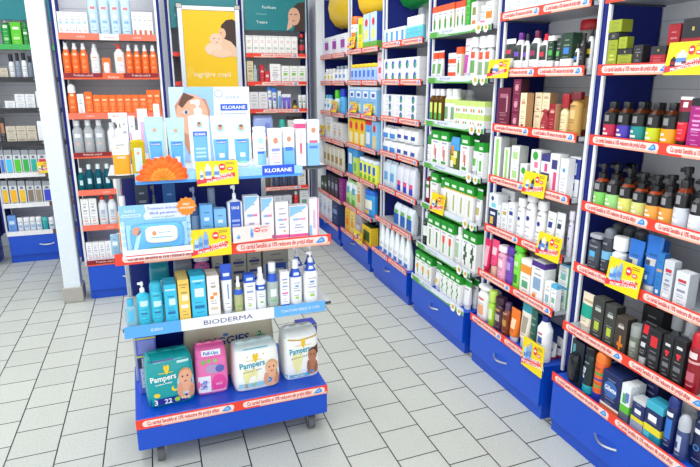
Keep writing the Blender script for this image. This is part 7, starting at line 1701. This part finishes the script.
R('tube', 'cream_tube', 'tube', 'black tube with red square', 0.046, 0.028, 0.176, 250, 14, 1, (1.712, 1.511, 0.5411))
R('carton', 'skincare_carton', 'box', 'black carton with red square', 0.054, 0.043, 0.168, 251, 20, 0, (1.719, 1.459, 0.5411))
R('carton', 'skincare_carton', 'box', 'black carton with red chevron', 0.042, 0.034, 0.170, 252, 14, 0, (1.715, 1.401, 0.5411))
R('carton', 'skincare_carton', 'box', 'second black carton with red chevron', 0.047, 0.037, 0.179, 252, 20, 0, (1.717, 1.353, 0.5411))
R('carton', 'skincare_carton', 'box', 'flat black carton in the rear row', 0.095, 0.070, 0.206, 253, 20, 0, (1.823, 1.563, 0.5411))
R('bottle', 'bottle', 'bottle', 'grey deodorant bottle at the rear', 0.044, 0.035, 0.224, 254, 14, 1, (1.805, 1.461, 0.5411))
R('can', 'spray_can', 'can', 'silver can at the rear', 0.046, 0.046, 0.225, 255, 14, 1, (1.811, 1.407, 0.5411))
R('can', 'spray_can', 'can', 'red shaving foam can', 0.053, 0.053, 0.229, 256, 20, 1, (1.724, 1.301, 0.5411))
shelf('drawer top', 'nearest wall unit', -1.571)
R('blister', 'blister_pack', 'blister pack', 'black razor pack', 0.075, 0.030, 0.212, 257, 20, 1, (1.688, 1.826, 0.2881))
R('can', 'spray_can', 'can', 'black and teal shaving gel can', 0.059, 0.059, 0.217, 258, 14, 1, (1.703, 1.754, 0.2881))
R('can', 'spray_can', 'can', 'orange shaving foam can', 0.062, 0.062, 0.225, 259, 14, 1, (1.704, 1.691, 0.2881))
R('carton', 'skincare_carton', 'box', 'navy gift box with shaver picture', 0.101, 0.100, 0.171, 260, 20, 0, (1.723, 1.606, 0.2881))
R('carton', 'skincare_carton', 'box', 'white carton with green picture', 0.045, 0.036, 0.163, 261, 20, 0, (1.691, 1.530, 0.2881, ', front row'), (1.731, 1.530, 0.2881, ', second row'))
R('carton', 'skincare_carton', 'box', 'navy carton with yellow stripe', 0.059, 0.048, 0.135, 262, 20, 0, (1.697, 1.464, 0.2881))
R('carton', 'skincare_carton', 'box', 'teal and navy carton with yellow stripe', 0.075, 0.060, 0.159, 263, 20, 0, (1.703, 1.393, 0.2881))
R('carton', 'skincare_carton', 'box', 'flat navy carton in the rear row', 0.076, 0.061, 0.191, 264, 20, 0, (1.794, 1.504, 0.2881))
R('can', 'spray_can', 'can', 'navy deodorant can', 0.045, 0.045, 0.225, 265, 20, 1, (1.695, 1.331, 0.2881))
R('bottle', 'bottle', 'bottle', 'roll on deodorant with silver cap', 0.044, 0.044, 0.177, 266, 14, 1, (1.695, 1.281, 0.2881))
R('bottle', 'bottle', 'bottle', 'navy shower gel bottle', 0.049, 0.039, 0.213, 267, 20, 1, (1.722, 1.233, 0.2881))
R('can', 'spray_can', 'can', 'white topped can at the rear', 0.059, 0.059, 0.207, 268, 20, 1, (1.802, 1.353, 0.2881))
shelf('top shelf', 'the stand', 0.030)
R('bottle', 'pump_bottle', 'bottle', 'white and orange sun lotion bottle with pump', 0.058, 0.045, 0.207, 269, 24, 1, (-0.121, 2.207, 1.2731))
R('bottle', 'bottle', 'bottle', 'yellow oil bottle with white cap', 0.049, 0.040, 0.157, 270, 24, 1, (-0.063, 2.206, 1.2731))
R('tube', 'cream_tube', 'tube', 'clear blue baby gel tube', 0.065, 0.045, 0.205, 271, 24, 1, (-0.000, 2.210, 1.2731))
R('tube', 'cream_tube', 'tube', 'second clear blue baby gel tube', 0.065, 0.045, 0.200, 271, 24, 1, (0.074, 2.212, 1.2731))
R('bottle', 'pump_bottle', 'bottle', 'big white baby lotion bottle with pump', 0.074, 0.050, 0.263, 272, 24, 1, (0.159, 2.217, 1.2731))
R('tube', 'cream_tube', 'tube', 'white and blue baby cream tube', 0.069, 0.045, 0.204, 273, 24, 1, (0.236, 2.217, 1.2731))
R('tube', 'cream_tube', 'tube', 'second white and blue baby cream tube', 0.071, 0.045, 0.202, 273, 24, 1, (0.315, 2.220, 1.2731))
R('can', 'spray_can', 'can', 'white powder canister with blue label', 0.051, 0.051, 0.158, 274, 24, 1, (0.385, 2.225, 1.2731))
R('carton', 'baby_care_carton', 'box', 'white carton with baby portrait', 0.048, 0.035, 0.151, 275, 24, 0, (0.444, 2.218, 1.2731))
R('carton', 'baby_care_carton', 'box', 'white and blue carton with baby portrait', 0.043, 0.035, 0.153, 276, 24, 0, (0.498, 2.220, 1.2731))
R('carton', 'baby_care_carton', 'box', 'tall white carton with pink band', 0.040, 0.030, 0.183, 277, 24, 0, (0.547, 2.219, 1.2731))
R('carton', 'baby_care_carton', 'box', 'tall pale blue carton beside the pink banded one', 0.049, 0.035, 0.182, 278, 24, 0, (0.599, 2.223, 1.2731))
R('tube', 'cream_tube', 'tube', 'white tube behind the sun lotion', 0.027, 0.017, 0.223, 279, 24, 1, (-0.106, 2.318, 1.2651))
R('tube', 'cream_tube', 'tube', 'white tube with violet edge behind the oil', 0.023, 0.014, 0.212, 280, 24, 1, (-0.079, 2.318, 1.2651))
R('bottle', 'bottle', 'bottle', 'white capped bottle behind the gel tubes', 0.050, 0.040, 0.254, 281, 24, 1, (0.014, 2.333, 1.2651))
R('pack', 'sachet', 'sachet', 'dotted white pouch behind the gel tubes', 0.038, 0.030, 0.237, 282, 24, 0, (-0.039, 2.327, 1.2651))
shelf('middle shelf', 'the stand', 0.030)
R('carton', 'baby_care_carton', 'box', 'small pale blue carton at the end', 0.029, 0.030, 0.075, 283, 24, 0, (-0.175, 2.223, 0.9711))
R('bottle', 'bottle', 'bottle', 'orange bottle beside the wipes card', 0.045, 0.036, 0.209, 284, 24, 1, (-0.139, 2.287, 0.9711))
R('bottle', 'pump_bottle', 'bottle', 'blue grey pump bottle', 0.039, 0.039, 0.229, 285, 24, 1, (0.125, 2.286, 0.9711))
R('bottle', 'bottle', 'bottle', 'blue grey foam bottle with clear cap', 0.042, 0.042, 0.220, 286, 24, 1, (0.194, 2.290, 0.9711))
R('carton', 'baby_care_carton', 'box', 'light blue carton', 0.047, 0.040, 0.167, 287, 24, 0, (0.165, 2.238, 0.9711))
R('carton', 'baby_care_carton', 'box', 'second light blue carton', 0.047, 0.040, 0.147, 288, 24, 0, (0.217, 2.239, 0.9711))
R('bottle', 'pump_bottle', 'bottle', 'white pump bottle with royal blue label', 0.060, 0.040, 0.236, 289, 24, 1, (0.278, 2.241, 0.9711))
R('carton', 'baby_care_carton', 'box', 'white carton with blue corner and pink base', 0.061, 0.040, 0.190, 290, 24, 0, (0.343, 2.243, 0.9711))
R('carton', 'baby_care_carton', 'box', 'narrower white carton with blue corner', 0.050, 0.040, 0.178, 290, 24, 0, (0.406, 2.245, 0.9711))
R('carton', 'baby_care_carton', 'box', 'white carton with pink base and yellow duck spot', 0.055, 0.035, 0.157, 291, 24, 0, (0.466, 2.244, 0.9711))
R('carton', 'baby_care_carton', 'box', 'wide white carton with blue corner', 0.079, 0.050, 0.135, 290, 24, 0, (0.537, 2.254, 0.9711))
R('carton', 'baby_care_carton', 'box', 'slim white carton with pink edge', 0.040, 0.040, 0.160, 292, 24, 0, (0.604, 2.251, 0.9711))
R('carton', 'baby_care_carton', 'box', 'charcoal carton behind the wipes card', 0.048, 0.038, 0.249, 293, 24, 0, (-0.069, 2.370, 0.9711))
R('bottle', 'pump_bottle', 'bottle', 'grey pump bottle behind the wipes card', 0.035, 0.035, 0.231, 294, 24, 1, (-0.025, 2.370, 0.9711))
R('carton', 'baby_care_carton', 'box', 'deep blue carton behind the wipes card', 0.047, 0.038, 0.235, 295, 24, 0, (0.035, 2.373, 0.9711))
shelf('lowest shelf', 'the stand', 0.030)
R('bottle', 'bottle', 'bottle', 'small clear bottle with blue cap', 0.042, 0.040, 0.110, 296, 24, 1, (-0.146, 2.228, 0.6731))
R('bottle', 'pump_bottle', 'bottle', 'turquoise pump bottle', 0.048, 0.045, 0.174, 297, 24, 1, (-0.098, 2.232, 0.6731))
R('can', 'spray_can', 'can', 'turquoise can with domed lid', 0.048, 0.048, 0.171, 298, 24, 1, (-0.048, 2.235, 0.6731))
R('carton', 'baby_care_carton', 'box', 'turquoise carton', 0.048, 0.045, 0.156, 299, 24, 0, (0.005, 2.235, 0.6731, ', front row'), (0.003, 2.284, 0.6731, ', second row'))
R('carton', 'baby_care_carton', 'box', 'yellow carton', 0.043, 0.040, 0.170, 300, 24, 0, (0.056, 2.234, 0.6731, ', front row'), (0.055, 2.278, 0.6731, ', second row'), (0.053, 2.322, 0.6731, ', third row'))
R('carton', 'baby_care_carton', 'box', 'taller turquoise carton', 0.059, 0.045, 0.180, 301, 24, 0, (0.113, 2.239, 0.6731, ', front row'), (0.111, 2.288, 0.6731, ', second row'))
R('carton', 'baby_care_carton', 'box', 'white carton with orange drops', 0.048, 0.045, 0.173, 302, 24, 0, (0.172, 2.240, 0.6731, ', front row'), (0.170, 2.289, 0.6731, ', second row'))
R('tube', 'cream_tube', 'tube', 'white tube with blue top', 0.047, 0.045, 0.210, 303, 24, 1, (0.228, 2.242, 0.6731))
R('bottle', 'spray_bottle', 'bottle', 'small clear oil bottle with spray cap', 0.036, 0.035, 0.154, 304, 24, 1, (0.274, 2.238, 0.6731))
R('carton', 'baby_care_carton', 'box', 'white carton with blue top', 0.045, 0.040, 0.159, 305, 24, 0, (0.320, 2.242, 0.6731))
R('bottle', 'spray_bottle', 'bottle', 'white foam bottle with blue band', 0.045, 0.045, 0.181, 306, 24, 1, (0.368, 2.246, 0.6731))
R('bottle', 'bottle', 'bottle', 'clear flask with white cap and blue collar', 0.050, 0.050, 0.196, 307, 24, 1, (0.420, 2.250, 0.6731))
R('carton', 'baby_care_carton', 'box', 'white carton with pink line', 0.038, 0.035, 0.154, 308, 24, 0, (0.469, 2.244, 0.6731))
R('bottle', 'bottle', 'bottle', 'white milk bottle with blue collar', 0.054, 0.050, 0.198, 309, 24, 1, (0.521, 2.253, 0.6731))
R('bottle', 'pump_bottle', 'bottle', 'large white pump bottle with blue collar', 0.065, 0.055, 0.226, 310, 24, 1, (0.589, 2.258, 0.6731))
R('bottle', 'pump_bottle', 'bottle', 'white pump bottle in the rear row', 0.057, 0.050, 0.225, 311, 24, 1, (0.551, 2.344, 0.6731, ', first from left'), (0.611, 2.346, 0.6731, ', second from left'))
R('pack', 'sachet', 'sachet', 'teal pouch in the rear row', 0.083, 0.040, 0.187, 312, 24, 0, (-0.030, 2.432, 0.6731))
R('pack', 'sachet', 'sachet', 'grey pouch in the rear row', 0.081, 0.040, 0.195, 313, 24, 0, (0.067, 2.435, 0.6731))
R('bottle', 'bottle', 'bottle', 'pink and white bottle in the rear row', 0.066, 0.050, 0.193, 314, 24, 1, (0.147, 2.442, 0.6731))
R('carton', 'baby_care_carton', 'box', 'small grey carton in the rear row', 0.046, 0.037, 0.193, 315, 24, 0, (0.213, 2.438, 0.6731))
R('carton', 'baby_care_carton', 'box', 'grey carton with navy lettering in the rear row', 0.069, 0.060, 0.202, 316, 24, 0, (0.304, 2.452, 0.6731))
R('carton', 'baby_care_carton', 'box', 'second grey carton with navy lettering in the rear row', 0.064, 0.060, 0.204, 316, 24, 0, (0.374, 2.454, 0.6731))
R('carton', 'baby_care_carton', 'box', 'wide grey gift box with blue arch in the rear row', 0.117, 0.080, 0.212, 317, 24, 0, (0.472, 2.467, 0.6731))

# offer cards
promo_card('tiny yellow offer card at the fourth shelf edge of the far corner unit', 1.699, 5.926, 1.059, -1.5708, 0.175, 0.095, 'small')
promo_card('yellow offer card under the lime capped bottle, far corner unit', 1.702, 5.503, 1.311, -1.5708, 0.202, 0.107, 'blue')
promo_card('yellow offer card below the white and orange can, baby food unit', 1.709, 4.987, 1.892, -1.5708, 0.191, 0.092, 'small')
promo_card('small yellow offer card on the third rail, baby food unit, far one', 1.702, 4.911, 1.339, -1.5708, 0.192, 0.088, 'blue')
promo_card('small yellow offer card on the third rail, baby food unit, near one', 1.702, 4.527, 1.333, -1.5708, 0.166, 0.090, 'white')
promo_card('yellow offer card on the lowest rail of the baby food unit', 1.642, 4.584, 0.216, -1.5708, 0.212, 0.102, 'small', -.03)
promo_card('yellow offer card under the poppy carton on the daisy rails', 1.692, 3.217, 0.775, -1.5708, 0.182, 0.126, 'small')
promo_card('yellow offer card at the far end of the second hair care rail', 1.707, 2.637, 1.620, -1.5708, 0.193, 0.094, 'dark')
promo_card('yellow offer card below the green circle cartons, hair care unit', 1.699, 2.255, 1.068, -1.5708, 0.171, 0.112, 'small')
promo_card('yellow offer card below the white lotion bottles, hair care unit', 1.692, 2.100, 0.796, -1.5708, 0.167, 0.117, 'navy')
promo_card('yellow offer card on the lowest rail below the navy capped bottle', 1.642, 2.073, 0.236, -1.5708, 0.161, 0.155, 'blue', -.03)
promo_card('large yellow offer card under the red cartons, nearest wall unit', 1.707, 1.518, 1.623, -1.5708, 0.155, 0.109, 'dark')
promo_card('yellow offer card under the blue tubes, nearest wall unit', 1.692, 1.643, 0.796, -1.5708, 0.170, 0.125, 'blue')
promo_card('yellow offer card on the rail of the unit behind the pillar', -0.969, 5.637, 0.814, 0.0000, 0.092, 0.099, 'small')
promo_card('yellow offer card clipped to the light blue tray on the stand', 0.212, 2.157, 1.224, 0.0297, 0.155, 0.091, 'white')
promo_card('yellow offer card on the red rail beside the orange badge', 0.173, 2.181, 0.940, 0.0297, 0.155, 0.110, 'blue', -.03)
promo_card('pale pink offer card on the red rail of the stand', 0.337, 2.186, 0.981, 0.0297, 0.156, 0.066, 'pale', -.03)

# ------------------------------------------------------------------ the room
def floor_material():
    m = bpy.data.materials.new('floor_tiles')
    m.use_nodes = True
    nt = m.node_tree
    N, K = nt.nodes.new, nt.links.new
    b = nt.nodes['Principled BSDF']
    tc = N('ShaderNodeTexCoord')
    sp = N('ShaderNodeSeparateXYZ')
    K(tc.outputs['Object'], sp.inputs[0])

    def math_(op, a, c):
        n = N('ShaderNodeMath')
        n.operation = op
        for i, q in enumerate((a, c)):
            if isinstance(q, (int, float)):
                n.inputs[i].default_value = q
            else:
                K(q, n.inputs[i])
        return n.outputs[0]
    u = math_('ADD', math_('SUBTRACT', sp.outputs[1], math_('MULTIPLY', sp.outputs[0], .05)), 10 * .2125 - 2.27 + .05)
    v = math_('ADD', sp.outputs[0], 20 * .2025 - .884)
    cb = N('ShaderNodeCombineXYZ')
    K(u, cb.inputs[0])
    K(v, cb.inputs[1])
    br = N('ShaderNodeTexBrick')
    br.offset = .5
    br.offset_frequency = 2
    K(cb.outputs[0], br.inputs['Vector'])
    br.inputs['Scale'].default_value = 1
    br.inputs['Brick Width'].default_value = .2125
    br.inputs['Row Height'].default_value = .2025
    br.inputs['Mortar Size'].default_value = .0030
    br.inputs['Mortar Smooth'].default_value = .1
    br.inputs['Bias'].default_value = 0
    br.inputs['Color1'].default_value = rgb('bec2ba')
    br.inputs['Color2'].default_value = rgb('c4c8c0')
    br.inputs['Mortar'].default_value = rgb('24262a')
    nz = N('ShaderNodeTexNoise')
    nz.inputs['Scale'].default_value = 130
    nz.inputs['Detail'].default_value = 3
    K(tc.outputs['Object'], nz.inputs['Vector'])
    rp = N('ShaderNodeValToRGB')
    rp.color_ramp.elements[0].position = .34
    rp.color_ramp.elements[0].color = (.86, .86, .85, 1)
    rp.color_ramp.elements[1].position = .5
    rp.color_ramp.elements[1].color = (1, 1, 1, 1)
    K(nz.outputs['Fac'], rp.inputs[0])
    mx = N('ShaderNodeMix')
    mx.data_type = 'RGBA'
    mx.blend_type = 'MULTIPLY'
    mx.inputs['Factor'].default_value = 1
    K(br.outputs['Color'], mx.inputs['A'])
    K(rp.outputs[0], mx.inputs['B'])
    K(mx.outputs['Result'], b.inputs['Base Color'])
    b.inputs['Roughness'].default_value = .38
    bp = N('ShaderNodeBump')
    bp.inputs['Strength'].default_value = .3
    bp.inputs['Distance'].default_value = .002
    bp.invert = True
    K(br.outputs['Fac'], bp.inputs['Height'])
    K(bp.outputs[0], b.inputs['Normal'])
    return m


mb = MB()
mb.box(-3.2, 2.1, -1.2, 6.4, -.05, 0, floor_material())
struct(mb, 'floor')
mb = MB()
mb.box(-3.2, 2.1, 6.32, 6.4, 0.0005, 3, M('f0f4f8', 'matte'))
struct(mb, 'wall_back')
mb = MB()
mb.box(1.69, 2.059, 6.045, 6.319, .0005, 3, M('f0f4f8', 'matte'))
struct(mb, 'wall_corner')
mb = MB()
mb.box(2.06, 2.14, -1.2, 6.319, 0.0005, 3, M('e2e6ea', 'matte'))
struct(mb, 'wall_right')
mb = MB()
mb.box(-3.2, 2.1, -1.2, 6.4, 3.001, 3.06, M('f0f0ee', 'matte'))
struct(mb, 'ceiling')
mb = MB()
mb.cham(-.735, -.622, 4.44, 4.58, .001, 3, M('e4ecf2', 'matte'), .004)
struct(mb, 'wall_pillar')
mb = MB()
mb.cham(-.748, -.61, 4.425, 4.595, .0005, .115, M('b0aca4', 'matte'), .003)
struct(mb, 'baseboard_pillar')


def lamp(x, y, sx, sy, p, z=2.96):
    t = thing('unseen_ceiling_light', 'unseen fluorescent ceiling panel light added over the aisle at %.1f by %.1f metres' % (x, y), 'ceiling light', (x, y, z))
    del t['label']
    t['label'] = 'unseen fluorescent light panel added in the white ceiling to light aisle and shelves'
    t['group'] = 'unseen ceiling light panels'
    mb = MB()
    mb.box(-sx / 2 - .03, sx / 2 + .03, -sy / 2 - .03, sy / 2 + .03, .015, .04, M('f4f4f4', 'plastic'))
    mb.build('light_frame', t)
    L = bpy.data.lights.new('panel_lamp', 'AREA')
    L.shape = 'RECTANGLE'
    L.size, L.size_y = sx, sy
    L.energy = p
    L.color = (.97, .985, 1)
    o = bpy.data.objects.new('panel_lamp', L)
    COL.objects.link(o)
    o.parent = t


for x, y, p in LAMPS:
    lamp(x, y, .6, 1.2, p)

w = bpy.data.worlds.new('shop_fill_light')  # even fill light from all sides, added to brighten goods and shelf interiors
SCN.world = w
w.use_nodes = True
w.node_tree.nodes['Background'].inputs[0].default_value = (.92, .96, 1, 1)
w.node_tree.nodes['Background'].inputs[1].default_value = WORLD

cam = bpy.data.cameras.new('camera')
co = bpy.data.objects.new('camera', cam)
COL.objects.link(co)
f_, pit, yaw = 565., math.atan(151.5 / 565.), math.atan(200 / 585.)
cam.sensor_width = 36
cam.lens = f_ / 700 * 36
cam.clip_start = .05
co.location = (0, 0, 1.6)
co.rotation_euler = (PI / 2 - pit, 0, -yaw)
SCN.camera = co
vs = SCN.view_settings
vs.view_transform = 'Standard'
vs.look = 'None'
vs.gamma = 1
vs.use_curve_mapping = False
vs.exposure = EXPO
